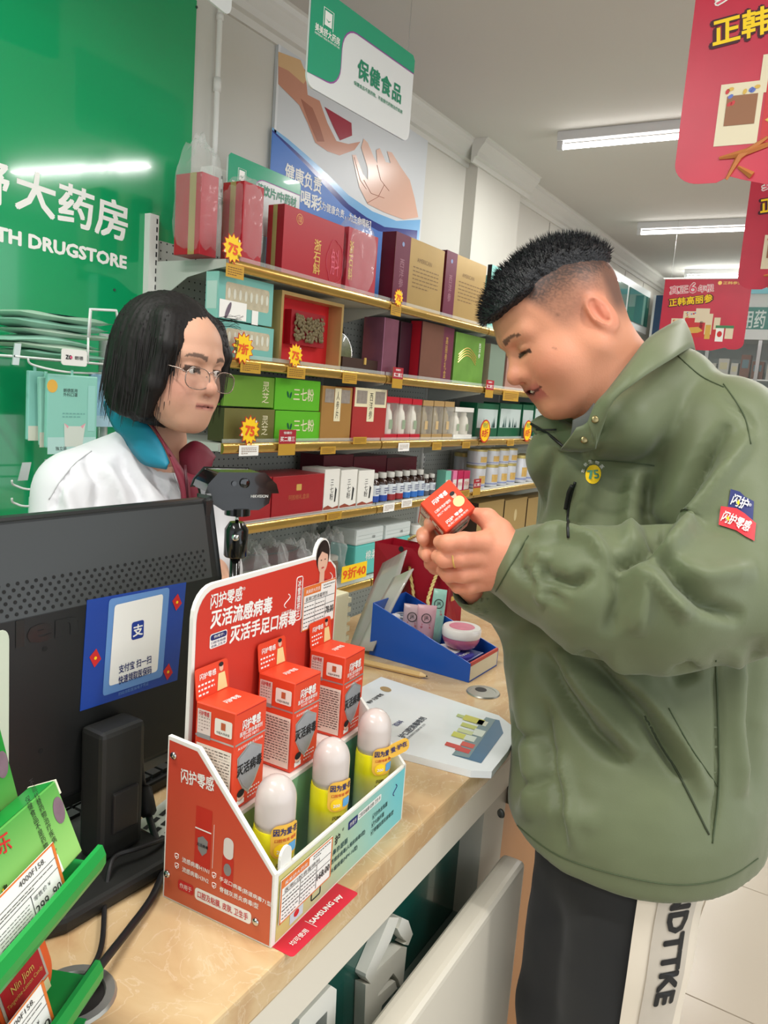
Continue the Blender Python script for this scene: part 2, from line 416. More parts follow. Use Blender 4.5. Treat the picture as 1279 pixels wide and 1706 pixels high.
def wall_text(s, pxl, pxr, pyc, hpx, m, parent, y, bold=0.02, off=0.0022, **k):
    A = on_y(pxl[0], pxl[1], y); B_ = on_y(pxr[0], pxr[1], y); xm = (pxl[0] + pxr[0]) / 2; ym = (pxl[1] + pxr[1]) / 2
    h = on_y(xm, ym - hpx / 2, y)[2] - on_y(xm, ym + hpx / 2, y)[2]
    return text(Fr((0, y, 0)), (A[0] + B_[0]) / 2, (A[2] + B_[2]) / 2, s, m, parent, h=h, w=B_[0] - A[0], bold=bold, off=off, **k)
wall_text('健康负责', (474, 282), (535, 313), 0, 29, WPRINT(), t, PY, 0.03)
wall_text('命喝彩', (480, 320), (535, 341), 0, 28, WPRINT(), t, PY, 0.03)
wall_text('【为健康负责，为生命喝彩】', (532, 341), (617, 376), 0, 15, WPRINT(), t, PY, 0.01)

# ---- hanging department signs
signw = mat('sign_white', (226, 228, 226), 0.18, coat=0.3); signg = mat('sign_green', (34, 158, 118), 0.2, coat=0.3); signp = mat('sign_violet', (146, 80, 150), 0.3); signt = mat('sign_text_green', (22, 132, 96), 0.3)
def dept_sign(name, label, o, u, w, h, big, small=None, wires=True, over=0.0, deg=0):
    uu = np.array([math.cos(u), math.sin(u), 0]); t = thing(name, label, 'sign', o)
    fr = Fr((0, 0, 0), uu, (0, 0, 1))
    MB().prism(rect(0, 0, w, h, 0.03 * h / 0.27), (0, 0, 0), fr.u, fr.v, fr.n, 0.006).build('board', signw, t)
    s = h / 0.27
    def band(k, d):   # green band at the left and along the top, violet rim under it
        a = [(0.0, 0.034 * s)] + [(0.0, h - 0.012 * s), (0.012 * s, h), (w - 0.012 * s, h), (w, h - 0.012 * s), (w, h - (0.052 * s + k))]
        xi = 0.145 * s + k
        for i in range(7):
            q = PI / 2 + i * PI / 12; a.append((xi + 0.065 * s + 0.065 * s * math.cos(q), h - (0.052 * s + k) - 0.065 * s + 0.065 * s * math.sin(q)))
        for i in range(7):
            q = -i * PI / 12; a.append((xi - 0.06 * s + 0.06 * s * math.cos(q), 0.10 * s - k + 0.06 * s * math.sin(q)))
        return a[::-1]
    flat(fr, band(0.0035 * s, 0), signp, t, 0.0005, 'rim_stripe'); flat(fr, band(0, 0), signg, t, 0.0010, 'green_band')
    flat(fr, rect(0.062 * s, h - 0.088 * s, 0.094 * s, h - 0.05 * s), WPRINT(), t, 0.0014, 'logo_mark')
    flat(fr, [(0.066 * s, h - 0.07 * s), (0.078 * s, h - 0.078 * s), (0.09 * s, h - 0.07 * s), (0.078 * s, h - 0.074 * s)], signg, t, 0.0018, 'logo_smile')
    MB().tube([fr.p(x, z, 0.0014) for x, z in ((0.056 * s, h - 0.094 * s), (0.056 * s, h - 0.044 * s), (0.1 * s, h - 0.044 * s), (0.1 * s, h - 0.094 * s))], 0.0012 * s, 4).build('logo_outline', WPRINT(), t)
    text(fr, 0.078 * s, h - 0.108 * s, '美美舒大药房', WPRINT(), t, w=0.112 * s, h=0.022 * s, bold=0.02, off=0.0014)
    text(fr, 0.078 * s, h - 0.124 * s, 'MEIMEISHU HEALTH DRUGSTORE', WPRINT(), t, w=0.112 * s, h=0.0055 * s, bold=0.01, off=0.0014, res=1)
    big(fr, t, s)
    if wires:
        for x in (0.08 * w, 0.92 * w):
            p = np.array(fr.p(x, h)); mb = MB().tube([p - (0, 0, 0.01), p + (0, 0, CEIL - o[2] - h)], 0.0008, 5); mb.build('hanging_wire', mat('wire_grey', (170, 170, 168), 0.4, metal=0.6), t)
    return t
def big1(fr, t, s):
    text(fr, 0.345, 0.128, '保健食品', signt, t, w=0.24, h=0.058, bold=0.035, off=0.0014, spacing=1.12)
    text(fr, 0.345, 0.080, '保健食品不是药物，不能替代药物治疗疾病', signt, t, w=0.265, h=0.0125, bold=0.012, off=0.0014)
o1 = at_d(510, 141, 2.18)
p2 = at_d(678, 268, 2.62)
ang = math.atan2(p2[1] - o1[1], p2[0] - o1[0])
dept_sign('department_sign', 'hanging white and green sign for health foods above the shelves', o1, ang, math.hypot(p2[0] - o1[0], p2[1] - o1[1]), 0.27, big1)
def big2(fr, t, s):
    qa_, qb_ = on_y(417, 300, 1.86), on_y(494, 326, 1.86)
    text(fr, (qa_[0] + qb_[0]) / 2 - t.location[0], on_y(455, 312, 1.86)[2] - t.location[2] - 0.022, '中药饮片/中药材', signt, t, w=qb_[0] - qa_[0], h=0.036, bold=0.03, off=0.0014)
    flat(fr, [(0.34 * s, 0.0), (0.5 * s, 0.0), (0.5 * s, 0.02 * s), (0.42 * s, 0.05 * s)], YELP(), t, 0.0012, 'yellow_corner')
o2 = on_y(377, 345, 1.86); p2 = on_y(497, 372, 1.86)
dept_sign('department_sign', 'green-topped sign for herbal slices standing among the red gift boxes', (o2[0], 1.86, on_y(375, 250, 1.86)[2] - 0.22), 0.0, p2[0] - o2[0], 0.22, big2, wires=False)
so = [o for o in bpy.data.objects if o.name == 'department_sign.001'][0]; MB().b2((0.16, 0.006, 1.8164 - so.location.z), (0.18, 0.012, 0.1)).build('post', WHITE(), so); MB().b2((0.10, -0.02, 1.8164 - so.location.z), (0.24, 0.05, 1.82 - so.location.z)).build('foot', WHITE(), so)
o3 = at_d(296, -20, 2.0)
def big3(fr, t, s): pass
t = thing('department_sign', 'white sign back with rounded corner hanging above the green board', 'sign', (0, 0, 0))
q = at_d(385, 30, 2.1); fr3 = Fr(q, (math.cos(0.15), math.sin(0.15), 0))
MB().prism(rect(-0.5, 0, 0, 0.27, 0.03), fr3.o, fr3.u, fr3.v, fr3.n, 0.006).build('board', signw, t)
for x in (-0.45, -0.05):
    pz = fr3.p(x, 0.26); MB().tube([pz, (pz[0], pz[1], CEIL)], 0.0008, 5).build('hanging_wire', mat('wire_grey', (170, 170, 168), 0.4, metal=0.6), t)

# ---- fluorescent battens (real lamps of the shop)
def batten(label, c, ang, L=1.2, power=26):
    t = thing('ceiling_light', label, 'ceiling light', (c[0], c[1], CEIL), ang, 'fluorescent battens on the ceiling')
    MB().b2((-L / 2, -0.022, -0.045), (L / 2, 0.022, 0)).build('housing', mat('batten_white', (206, 206, 206), 0.5), t, bevel=0.004)
    for s in (-1, 1):
        MB().b2((s * L / 2 - 0.03 * (s > 0), -0.013, -0.085), (s * L / 2 + 0.03 * (s < 0), 0.013, -0.045)).build('end_holder', mat('batten_white', (206, 206, 206), 0.5), t, bevel=0.003)
    MB().tube([(x, 0, -0.070) for x in np.linspace(-L / 2 + 0.03, L / 2 - 0.03, 4)], 0.013, 12).build('tube', mat('lamp_tube', (255, 252, 250), 0.5, emit=9.0), t)
    l = bpy.data.lights.new('tube_light', 'AREA'); l.shape = 'RECTANGLE'; l.size = L - 0.1; l.size_y = 0.05; l.energy = power; l.color = (1.0, 0.985, 0.95)
    o = bpy.data.objects.new('tube_light', l); C.objects.link(o); o.parent = t; o.location = (0, 0, -0.09)
    return t
a1 = on_z(938, 245, 2.73); a2 = on_z(1123, 228, 2.73); an = math.atan2(a1[1] - a2[1], a1[0] - a2[0]); L = 1.2
u = np.array([math.cos(an), math.sin(an), 0])
c1 = a1 - u * (L / 2 - 0.03)
batten('lit fluorescent batten on the ceiling before the pilaster', c1, an)
a1 = on_z(1068, 388, 2.73); a2 = on_z(1236, 382, 2.73); an = math.atan2(a1[1] - a2[1], a1[0] - a2[0]); u = np.array([math.cos(an), math.sin(an), 0])
batten('lit fluorescent batten on the ceiling, second towards the far wall', a1 - u * (L / 2 - 0.03), an)
a1 = on_z(1145, 462, 2.73)
batten('lit fluorescent batten on the ceiling above the small far banner', a1 - u * (L / 2 - 0.03), an)
batten('lit fluorescent batten reflected in the green wall board', (3.26, -0.46, 0), 1.40, 1.2, 26)
for k, (x, y) in enumerate(((0.9, -0.9), (-1.2, 0.6), (0.2, 0.95))):
    batten('lit fluorescent batten on the ceiling over ' + ('the customer side of the till', 'the shop entrance', 'the space behind the counter')[k], (x, y, 0), 1.5, 1.2, 26)

# ---- hanging ginseng banners
def banner(label, q, d, W=0.56, Hh=0.47):
    o = at_d(q[0], q[1], d); t = thing('hanging_banner', label, 'banner', o, 0, None)
    fr = Fr((0, 0, 0), (0.05, -1, 0), (0, 0, 1))
    pts = [(0.0, 0.055)]
    for i in range(9): r_ = PI + i * PI / 16; pts.append((0.055 + 0.055 * math.cos(r_), 0.045 + 0.045 * math.sin(r_)))
    pts += [(0.09, 0.0), (0.115, 0.012), (0.14, 0.004), (0.2, -0.012), (W - 0.2, -0.012), (W - 0.14, 0.004), (W - 0.115, 0.012), (W - 0.09, 0.0)]
    for i in range(9): r_ = 1.5 * PI + i * PI / 16; pts.append((W - 0.055 + 0.055 * math.cos(r_), 0.045 + 0.045 * math.sin(r_)))
    pts += [(W, Hh), (0, Hh)]
    MB().prism(pts, (0, 0, 0), fr.u, fr.v, fr.n, 0.0012).build('sheet', mat('banner_crimson', (196, 34, 62), 0.35, var=0.22, vscale=5), t)
    MB().tube([fr.p(-0.01, Hh, -0.0006), fr.p(W + 0.01, Hh, -0.0006)], 0.005, 8).build('top_rod', WHITE(), t)
    for x in (0.04, W - 0.04):
        p = fr.p(x, Hh, -0.0006); MB().tube([p, (p[0], p[1], CEIL - o[2])], 0.0007, 4).build('hanging_thread', mat('wire_grey', (170, 170, 168), 0.4, metal=0.6), t)
    dk = mat('banner_dark', (70, 20, 36), 0.5); pk = mat('banner_pink', (226, 84, 110), 0.5)
    for s, x, y, w, h, m, r in (('真正', 0.10, Hh - 0.075, 0.12, 0.056, pk, 5), ('6', 0.19, Hh - 0.062, 0.05, 0.07, pk, 5), ('年根', 0.275, Hh - 0.066, 0.10, 0.05, pk, 5)):
        text(fr, x, y, s, WPRINT(), t, w=w * 1.06, h=h * 1.1, bold=0.075, off=0.0010, rot=r); text(fr, x, y, s, m, t, w=w, h=h, bold=0.012, off=0.0016, rot=r)
    text(fr, 0.185, Hh - 0.148, '正韩高丽参', dk, t, w=0.30, h=0.067, bold=0.085, off=0.0010, rot=7); text(fr, 0.185, Hh - 0.147, '正韩高丽参', YELP(), t, w=0.285, h=0.058, bold=0.035, off=0.0016, rot=7)
    text(fr, W - 0.12, Hh - 0.03, '正韩参堂', GOLDP(), t, w=0.12, h=0.02, bold=0.01, off=0.001)
    flat(fr, ell(W - 0.2, Hh - 0.03, 0.013, 0.013), GOLDP(), t, 0.001, 'round_mark')
    cr = mat('banner_cream', (226, 210, 180), 0.4); rd = mat('banner_red_box', (200, 40, 44), 0.4); br = mat('banner_brown', (150, 100, 70), 0.5); gn = mat('banner_green', (60, 130, 80), 0.4); bl = mat('banner_print_blue', (90, 110, 190), 0.4)
    gd = mat('banner_gold', (214, 170, 70), 0.4)
    B_ = 0.075
    # printed product packs
    for (a0, b0, a1, b1, m) in ((0.075, B_, 0.16, 0.20, cr), (0.15, B_ + 0.1, 0.24, 0.25, cr), (0.23, B_ + 0.1, 0.32, 0.27, cr), (0.165, B_ + 0.0, 0.30, B_ + 0.13, rd), (0.30, B_ + 0.02, 0.345, 0.235, cr), (0.305, B_ - 0.01, 0.34, 0.16, gd), (0.35, B_, 0.40, 0.20, rd), (0.355, 0.13, 0.395, 0.21, cr), (0.375, B_ - 0.025, 0.425, 0.145, WPRINT()), (0.435, B_ - 0.005, 0.485, 0.155, cr)):
        flat(fr, rect(a0, b0, a1, b1), m, t, 0.0008 + (a0 * 0.002), 'printed_pack')
    flat(fr, rect(0.09, B_ + 0.04, 0.15, B_ + 0.10), br, t, 0.0018, 'printed_window')
    for k in range(9):
        rr_ = random.Random(k); a_ = 0.08 + rr_.random() * 0.07; b_ = 0.155 + rr_.random() * 0.035
        flat(fr, ell(a_, b_, 0.006, 0.004, 7, rr_.random() * 90), (bl, rd, gd)[k % 3], t, 0.0019, 'printed_spot')
        flat(fr, ell(a_ + 0.08, b_ + 0.05, 0.006, 0.004, 7, rr_.random() * 90), (bl, rd, gd)[(k + 1) % 3], t, 0.0019, 'printed_spot')
    flat(fr, [(0.17, 0.12), (0.20, 0.14), (0.26, 0.145), (0.29, 0.12), (0.26, 0.105), (0.2, 0.1)], gd, t, 0.0019, 'printed_label')
    text(fr, 0.275, 0.16, '参草', INK(), t, h=0.05, bold=0.0, off=0.0021, vertical=True)
    for L_ in ([(0.11, 0.005), (0.13, 0.05), (0.18, 0.085)], [(0.09, 0.05), (0.13, 0.055), (0.2, 0.075)], [(0.13, 0.03), (0.16, 0.01)]):
        MB().tube([fr.p(a_, b_, 0.0012) for a_, b_ in L_], [0.003, 0.008, 0.004][:len(L_)], 5).build('printed_root', mat('banner_root', (196, 120, 66), 0.5), t)
    flat(fr, ell(0.40, 0.10, 0.016, 0.02, 16), REDP(), t, 0.002, 'printed_seal'); flat(fr, rect(0.37, 0.14, 0.485, 0.158), gn, t, 0.002, 'printed_cap')
    return t
banner('big red ginseng banner with scalloped edge hanging by the aisle', (1120, 309), 1.72)
banner('red ginseng banner hanging below the second batten', (1226, 482), 3.0)
banner('small red ginseng banner hanging before the far counter', (1094, 578), 5.5)

# ---- far end: glazed cabinets with a green header, stock behind glass
fx = 7.6
def fpt(px, py, x=fx): return on_x(px, py, x)
t = thing('glass_cabinet', 'white glazed medicine cabinet with green lettered header at far wall', 'cabinet')
yl, yr = fpt(1100, 560)[1], 0.55
cabw = mat('cabinet_white', (206, 210, 208), 0.35); teal = mat('header_teal', (44, 124, 112), 0.3)
zt = fpt(1240, 478)[2]; zh1 = fpt(1250, 512)[2]; zh0 = fpt(1250, 549)[2]; zl = fpt(1250, 566)[2]
MB().b2((fx, yr, zh1), (fx + 0.5, yl, zt)).build('upper_box', cabw, t)
MB().b2((fx - 0.02, yr, zl), (fx + 0.5, yl, zh0)).build('lower_rail', cabw, t)
MB().b2((fx - 0.01, yr, zh0), (fx + 0.5, yl, zh1)).build('header', teal, t)
MB().b2((fx - 0.012, yr, zt - 0.06), (fx - 0.0005, yl, zt - 0.01)).build('light_band', mat('header_blue_band', (130, 196, 210), 0.3), t)
text(Fr((fx - 0.012, fpt(1246, 532)[1], fpt(1246, 532)[2]), (0, -1, 0)), 0.0, 0.0, '兰用药', mat('header_white', (206, 222, 218), 0.4), t, w=abs(fpt(1216, 532)[1] - fpt(1274, 532)[1]), h=fpt(1246, 516)[2] - fpt(1246, 547)[2], bold=0.02)
zlv = [zl - 0.34 * k for k in range(5)]
for k, z in enumerate(zlv[1:]):
    MB().b2((fx, yr, z - 0.012), (fx + 0.45, yl, z)).build('shelf', cabw, t)
for y in np.linspace(yr, yl, 4):
    MB().b2((fx - 0.005, y - 0.015, 0), (fx + 0.03, y + 0.015, zl)).build('mullion', mat('alu_grey', (168, 172, 172), 0.35, metal=0.5), t)
MB().b2((fx + 0.45, yr, 0), (fx + 0.5, yl, zl)).build('back', mat('cabinet_back', (150, 158, 156), 0.5), t)
gl = film_mat('cabinet_glass', (220, 235, 232), 0.12, 0.05, 0.0)
MB().b2((fx + 0.008, yr, zlv[3]), (fx + 0.012, yl, zl)).build('glass', gl, t)
cols = [(120, 70, 50), (200, 196, 186), (160, 60, 60), (90, 120, 130), (210, 200, 160), (120, 130, 110), (180, 90, 60), (220, 220, 216)]
nb = 0
for k, z in enumerate(zlv[1:4]):
    y = yr + 0.04
    while y < yl - 0.08:
        w = random.uniform(0.05, 0.12); h = random.uniform(0.08, 0.22); ci = random.randrange(8)
        b_ = thing('medicine_carton', ['russet', 'pale grey', 'red', 'slate', 'cream', 'olive', 'orange-brown', 'white'][ci] + (' tall' if h > 0.15 else ' low') + (' wide' if w > 0.085 else ' narrow') + ' carton on the %s shelf of the far glazed cabinet' % ('top', 'second', 'third')[k], 'carton', (fx + 0.16, y + w / 2, z + 0.001), 0, 'cartons in the far cabinet')
        MB().b2((-0.05, -w / 2, 0), (0.06, w / 2, h)).build('body', mat('carton_%d' % ci, cols[ci], 0.5), b_)
        flat(Fr((-0.05, 0, 0), (0, -1, 0)), rect(-w * 0.35, h * 0.45, w * 0.35, h * 0.8), mat('carton_band_%d' % ((ci + 3) % 8), cols[(ci + 3) % 8], 0.5), b_, 0.001, 'band')
        y += w + random.uniform(0.004, 0.03)
# glass display counter in front of it
t = thing('display_counter', 'low glass display counter standing before the far cabinet', 'counter', (6.3, 0.2, 0))
MB().b2((0, 0, 0), (0.5, 1.1, 0.35)).build('base', cabw, t)
MB().b2((0.01, 0.01, 0.35), (0.49, 1.09, 1.0)).build('glass_case', gl, t)
MB().b2((0, 0, 1.0), (0.5, 1.1, 1.015)).build('top', film_mat('counter_glass', (200, 215, 212), 0.4, 0.05, 0.0), t)
for s in (0, 1):
    for q in (0, 1): MB().b2((s * 0.48, q * 1.08, 0.35), (s * 0.48 + 0.02, q * 1.08 + 0.02, 1.0)).build('post', mat('alu_grey', (168, 172, 172), 0.35, metal=0.5), t)
MB().b2((0.02, 0.02, 0.68), (0.48, 1.08, 0.69)).build('shelf', gl, t)
for k in range(7):
    ci = random.randrange(8)
    b_ = thing('medicine_carton', ['russet', 'pale grey', 'red', 'slate', 'cream', 'olive', 'orange-brown', 'white'][ci] + ' medicine carton standing on top of the glass display counter', 'carton', (6.5, 0.32 + k * 0.14, 1.0152), 0.1, 'cartons on the glass counter')
    h = random.uniform(0.06, 0.16); MB().b2((-0.05, -0.055, 0), (0.05, 0.055, h)).build('body', mat('carton_%d' % ci, cols[ci], 0.5), b_)
    flat(Fr((-0.05, 0, 0), (0, -1, 0)), rect(-0.045, h * 0.3, 0.045, h * 0.7), mat('carton_band_%d' % ((ci + 3) % 8), cols[(ci + 3) % 8], 0.5), b_, 0.001, 'band')
# wall cabinet with dark green glass high on the back wall, and a blue panel at the corner
t = thing('wall_cabinet', 'white framed wall cabinet with dark green glass under the cornice', 'cabinet')
ya = 1.93; xa = on_y(1040, 500, ya)[0]; xb = on_y(1080, 520, ya)[0]; za = on_y(1070, 478, ya)[2]; z_b = on_y(1070, 555, ya)[2]
MB().b2((xa - 1.4, ya, z_b), (xb, WALLY, za)).build('body', cabw, t)
for k in range(3):
    xx = xa - 1.36 + k * (xb - xa + 1.4) / 3
    MB().b2((xx, ya - 0.008, z_b + 0.06), (xx + (xb - xa + 1.4) / 3 - 0.07, ya - 0.0005, za - 0.06)).build('pane', mat('dark_green_glass', (44, 104, 92), 0.08, coat=0.5), t)
t = thing('corner_panel', 'narrow dark blue panel standing in the far corner', 'panel')
qa, qb = on_x(1086, 520, 7.4), on_x(1104, 520, 7.4)
MB().b2((7.4, qb[1], 0), (7.45, qa[1], on_x(1090, 492, 7.4)[2])).build('board', mat('panel_blue', (34, 64, 96), 0.4), t)
MB().b2((7.395, qa[1] - 0.02, 0), (7.4, qa[1], on_x(1090, 492, 7.4)[2])).build('edge_strip', cabw, t)
# ================================================================== gondola shelving along the wall
SY = 1.68                     # front rail plane
SB = 2.0                      # back panel plane
UX = [1.735, 2.635, 3.535, 4.435, 5.335]
def rail_z(k): return 1.45 + SY * k
LIPH = 0.034
SZ = [rail_z(0.197) + LIPH, rail_z(0.0275) + LIPH, rail_z(-0.128) + LIPH, rail_z(-0.286) + LIPH, on_y(567, 992, SY)[2] + LIPH, 0.40, 0.14]
shelfm = mat('shelf_enamel', (196, 198, 190), 0.45); goldrail = mat('gold_rail', (196, 160, 84), 0.22, metal=0.75, var=0.18, vscale=9, bump=0.15, bscale=14)
def peg_mat():
    m = mat('pegboard_enamel', (176, 178, 170), 0.5); nt = m.node_tree; b = nt.nodes['Principled BSDF']
    tc = nt.nodes.new('ShaderNodeTexCoord'); sp = nt.nodes.new('ShaderNodeSeparateXYZ'); nt.links.new(tc.outputs['Object'], sp.inputs[0])
    d = []
    for ax in (0, 2):
        q = nt.nodes.new('ShaderNodeMath'); q.operation = 'PINGPONG'; q.inputs[1].default_value = 0.0125; nt.links.new(sp.outputs[ax], q.inputs[0])
        q2 = nt.nodes.new('ShaderNodeMath'); q2.operation = 'POWER'; q2.inputs[1].default_value = 2; nt.links.new(q.outputs[0], q2.inputs[0]); d.append(q2)
    s_ = nt.nodes.new('ShaderNodeMath'); s_.operation = 'ADD'; nt.links.new(d[0].outputs[0], s_.inputs[0]); nt.links.new(d[1].outputs[0], s_.inputs[1])
    lt = nt.nodes.new('ShaderNodeMath'); lt.operation = 'LESS_THAN'; lt.inputs[1].default_value = 0.003 ** 2; nt.links.new(s_.outputs[0], lt.inputs[0])
    mx = nt.nodes.new('ShaderNodeMix'); mx.data_type = 'RGBA'; mx.inputs[6].default_value = lin((176, 178, 170)) + (1,); mx.inputs[7].default_value = lin((40, 40, 38)) + (1,)
    nt.links.new(lt.outputs[0], mx.inputs[0]); nt.links.new(mx.outputs[2], b.inputs['Base Color'])
    return m
pegm = peg_mat()
def lip_profile():
    pts = []
    for i in range(9):
        a = -PI / 2 + i * PI / 8; pts.append((-0.010 * math.cos(a) , LIPH / 2 + LIPH / 2 * math.sin(a)))
    return pts
for ui in range(4):
    x0, x1 = UX[ui], UX[ui + 1]; w = x1 - x0
    t = thing('shelving_unit', ['shelving unit of herbal gift boxes next to the green wall board', 'shelving unit of supplements beside the herbal gift boxes', 'shelving unit of milk tins and green cartons past the pilaster', 'far shelving unit at the end of the wall row'][ui], 'shelving', (x0, 0, 0), 0, 'gondola shelving along the wall')
    ztop = SZ[0] + 0.085 if ui == 0 else SZ[0] + 0.02
    MB().b2((0.005 if ui == 0 else 0.034, SB, 0.05), (w - 0.001, SB + 0.012, ztop - 0.02)).build('back_panel', pegm, t)
    for s in (0, 1):
        if s == 1 and ui < 3: continue
        up = MB().b2((s * w - (0.032 if ui == 0 else -0.001), SB - 0.012, 0), (s * w + (0.004 if ui == 0 else 0.033), SB + 0.03, on_y(245, 355, SB)[2] if ui == 0 else ztop)).build('upright', WHITE(), t)
        sl = MB()
        for k in range(70): sl.b2((s * w - 0.006 + (0.03 if ui else 0), SB - 0.0128, 0.2 + k * 0.025), (s * w - 0.001 + (0.03 if ui else 0), SB - 0.0118, 0.215 + k * 0.025))
        o = sl.build('slot_row', INK(), up); o['kind'] = 'stuff'
    MB().b2((0, SY + 0.01, 0.0), (w, SB, 0.10)).build('base', shelfm, t)
    for k, z in enumerate(SZ):
        sh = MB().b2((0.003, SY + 0.004, z - 0.028), (w - 0.003, SB, z - 0.004)).build('shelf', shelfm, t)
        lp = lip_profile(); mb = MB(); n = len(lp)
        for x in (0.004, w - 0.004): mb.v += [(x, SY + a, z - LIPH + b) for a, b in lp] + [(x, SY + 0.003, z), (x, SY + 0.003, z - LIPH)]
        n += 2; mb.f = [(i, (i + 1) % n, n + (i + 1) % n, n + i) for i in range(n)] + [tuple(range(n)), tuple(range(2 * n - 1, n - 1, -1))]
        mb.build('price_rail', goldrail, sh, 'auto')
        MB().b2((0.004, SY - 0.001, z), (w - 0.004, SY + 0.0002, z + 0.012)).build('clear_lip', film_mat('clear_strip', (235, 240, 235), 0.16, 0.08, 0.0), sh)
        for s in (0, 1):
            if s == 1 and ui < 3: continue
            xb_ = s * w
            MB().prism([(0, -0.01), (SB - SY - 0.025, -0.075), (SB - SY - 0.025, 0.0), (0, 0.0)] if ui else [(0, -0.022), (0.06, -0.03), (0.16, -0.05), (0.24, -0.095), (SB - SY - 0.012, -0.11), (SB - SY - 0.012, 0.0), (0, 0.0)],
                       (xb_ + 0.0065, SY + 0.008, z - 0.0285) if ui else (xb_ + 0.001, SY + 0.008, z - 0.003), (0, 1, 0), (0, 0, 1), (1, 0, 0), 0.003).build('bracket', shelfm, t)

# ------------------------------------------------------------------ stock
# a carton: bottom-left-front corner at (x, y, z); front faces the aisle (-y), left side faces -x
class Box:
    def __init__(s, name, label, cat, x0, x1, y, z0, z1, d, m, group=None, rz=0.0, bev=0.001):
        s.w, s.h, s.d = x1 - x0, z1 - z0, d
        s.t = thing(name, label, cat, (x0, y, z0), rz, group)
        s.body = MB().b2((0, 0, 0), (s.w, d, s.h)).build('body', m, s.t, bevel=bev, seg=1)
        s.F = Fr((0, 0, 0)); s.L = Fr((0, d, 0), (0, -1, 0)); s.T = Fr((0, 0, s.h), (1, 0, 0), (0, 1, 0))
    def f(s, a0, b0, a1, b1, m, off=0.0004, name='printed_panel', r=0): flat(s.F, rect(a0 * s.w, b0 * s.h, a1 * s.w, b1 * s.h, r), m, s.t, off, name); return s
    def l(s, a0, b0, a1, b1, m, off=0.0004, name='side_panel'): flat(s.L, rect(a0 * s.d, b0 * s.h, a1 * s.d, b1 * s.h), m, s.t, off, name); return s
    def tx(s, a, b, body, m, h=None, w=None, **k): text(s.F, a * s.w, b * s.h, body, m, s.t, h=h * s.h if h else None, w=w * s.w if w else None, **k); return s
def bx(name, label, cat, pl, pr, top, shelf, d, m, y=1.705, group=None, zb=None, rz=0.0):
    """carton on a shelf, its front between photo columns pl..pr, its top at photo row `top`"""
    z0 = (SZ[shelf] if zb is None else zb) + 0.0004
    pm = (pl + pr) / 2; zm = lambda p: on_y(p, top, y)[2]
    yref = top + 60
    if d > 5:      # photo column of the far upright edge of the visible side
        r_ = wr(d, yref); d = min(0.26, (on_y(pl, yref, y)[0]) * r_[1] / r_[0] - y)
    return Box(name, label, cat, on_y(pl, yref, y)[0] + 0.0008, on_y(pr, yref, y)[0] - 0.0008, y, z0, zm(pm), d, m, group, rz)
crim = mat('carton_crimson', (172, 22, 38), 0.38, var=0.05, vscale=4); gold = mat('carton_gold', (190, 160, 104), 0.3, metal=0.4, var=0.12, vscale=5); maroon = mat('carton_maroon', (94, 22, 38), 0.35); maro2 = mat('carton_mauve', (112, 54, 74), 0.3, metal=0.15, var=0.1)
olive = mat('carton_olive', (116, 112, 62), 0.35, metal=0.2, var=0.1); green1 = mat('carton_green', (104, 148, 48), 0.35, var=0.08); green2 = mat('carton_bright_green', (92, 178, 34), 0.4, var=0.05); tan = mat('carton_tan', (160, 118, 60), 0.45, var=0.1, vscale=12); cream = mat('carton_cream', (226, 216, 180), 0.5)
tealb = mat('carton_teal', (122, 186, 176), 0.3); dgreen = mat('carton_dark_green', (16, 88, 58), 0.35, var=0.1); whitec = mat('carton_white', (232, 230, 222), 0.45)
# --- top shelf
G = 'gift boxes on the top shelf'
b = bx('gift_box', 'red gift box with gold band in the tall puffed plastic bag', 'gift box', 334, 363, 290, 0, 291, crim, 1.735, G); bagbox1 = b
b.l(0.55, 0, 0.80, 1, gold, name='gold_band')
b = bx('gift_box', 'red gift box with gold band in the low plastic bag', 'gift box', 404, 438, 306, 0, 369, crim, 1.715, G); bagbox2 = b
b.l(0.36, 0, 0.62, 1, gold, name='gold_band')
b = bx('gift_box', 'bare red gift box lettered in gold between the plastic bags', 'gift box', 470, 572, 357, 0, 443, crim, 1.72, G)
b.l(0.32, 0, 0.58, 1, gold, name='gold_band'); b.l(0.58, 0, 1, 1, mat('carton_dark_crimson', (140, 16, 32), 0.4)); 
text(b.F, 0.55 * b.w, 0.40 * b.h, '浙石斛', GOLDP(), b.t, h=0.52 * b.h, w=0.12 * b.w, bold=0.02, vertical=True)
flat(b.F, ell(0.24 * b.w, 0.86 * b.h, 0.017, 0.017), GOLDP(), b.t, 0.0004, 'round_mark'); flat(b.F, ell(0.24 * b.w, 0.86 * b.h, 0.0155, 0.0155), crim, b.t, 0.0006, 'round_mark')
text(b.F, 0.24 * b.w, 0.86 * b.h, '立钻\n小英', GOLDP(), b.t, h=0.02, w=0.02, bold=0.0, off=0.0009)
pl = [(0.86 * b.w + 0.045 * math.cos(q) * (1 + 0.13 * abs(math.sin(2.5 * q))), 0.40 * b.h + 0.07 * math.sin(q) * (1 + 0.13 * abs(math.sin(2.5 * q)))) for q in np.linspace(0, 2 * PI, 40, endpoint=False)]
MB().tube([b.F.p(min(q[0], b.w), q[1], 0.0008) for q in pl], 0.0009, 4, True).build('plum_outline', mat('pink_print', (214, 90, 110), 0.4), b.t)
text(b.F, 0.86 * b.w, 0.40 * b.h, '斛', mat('pink_print', (214, 90, 110), 0.4), b.t, h=0.09, w=0.05, bold=0.0, off=0.0008)
b = bx('gift_box', 'red gift box under loose clear film next to the maroon box', 'gift box', 577, 627, 385, 0, 0.07, mat('carton_rose', (178, 52, 66), 0.4), 1.73, G); bagbox3 = b
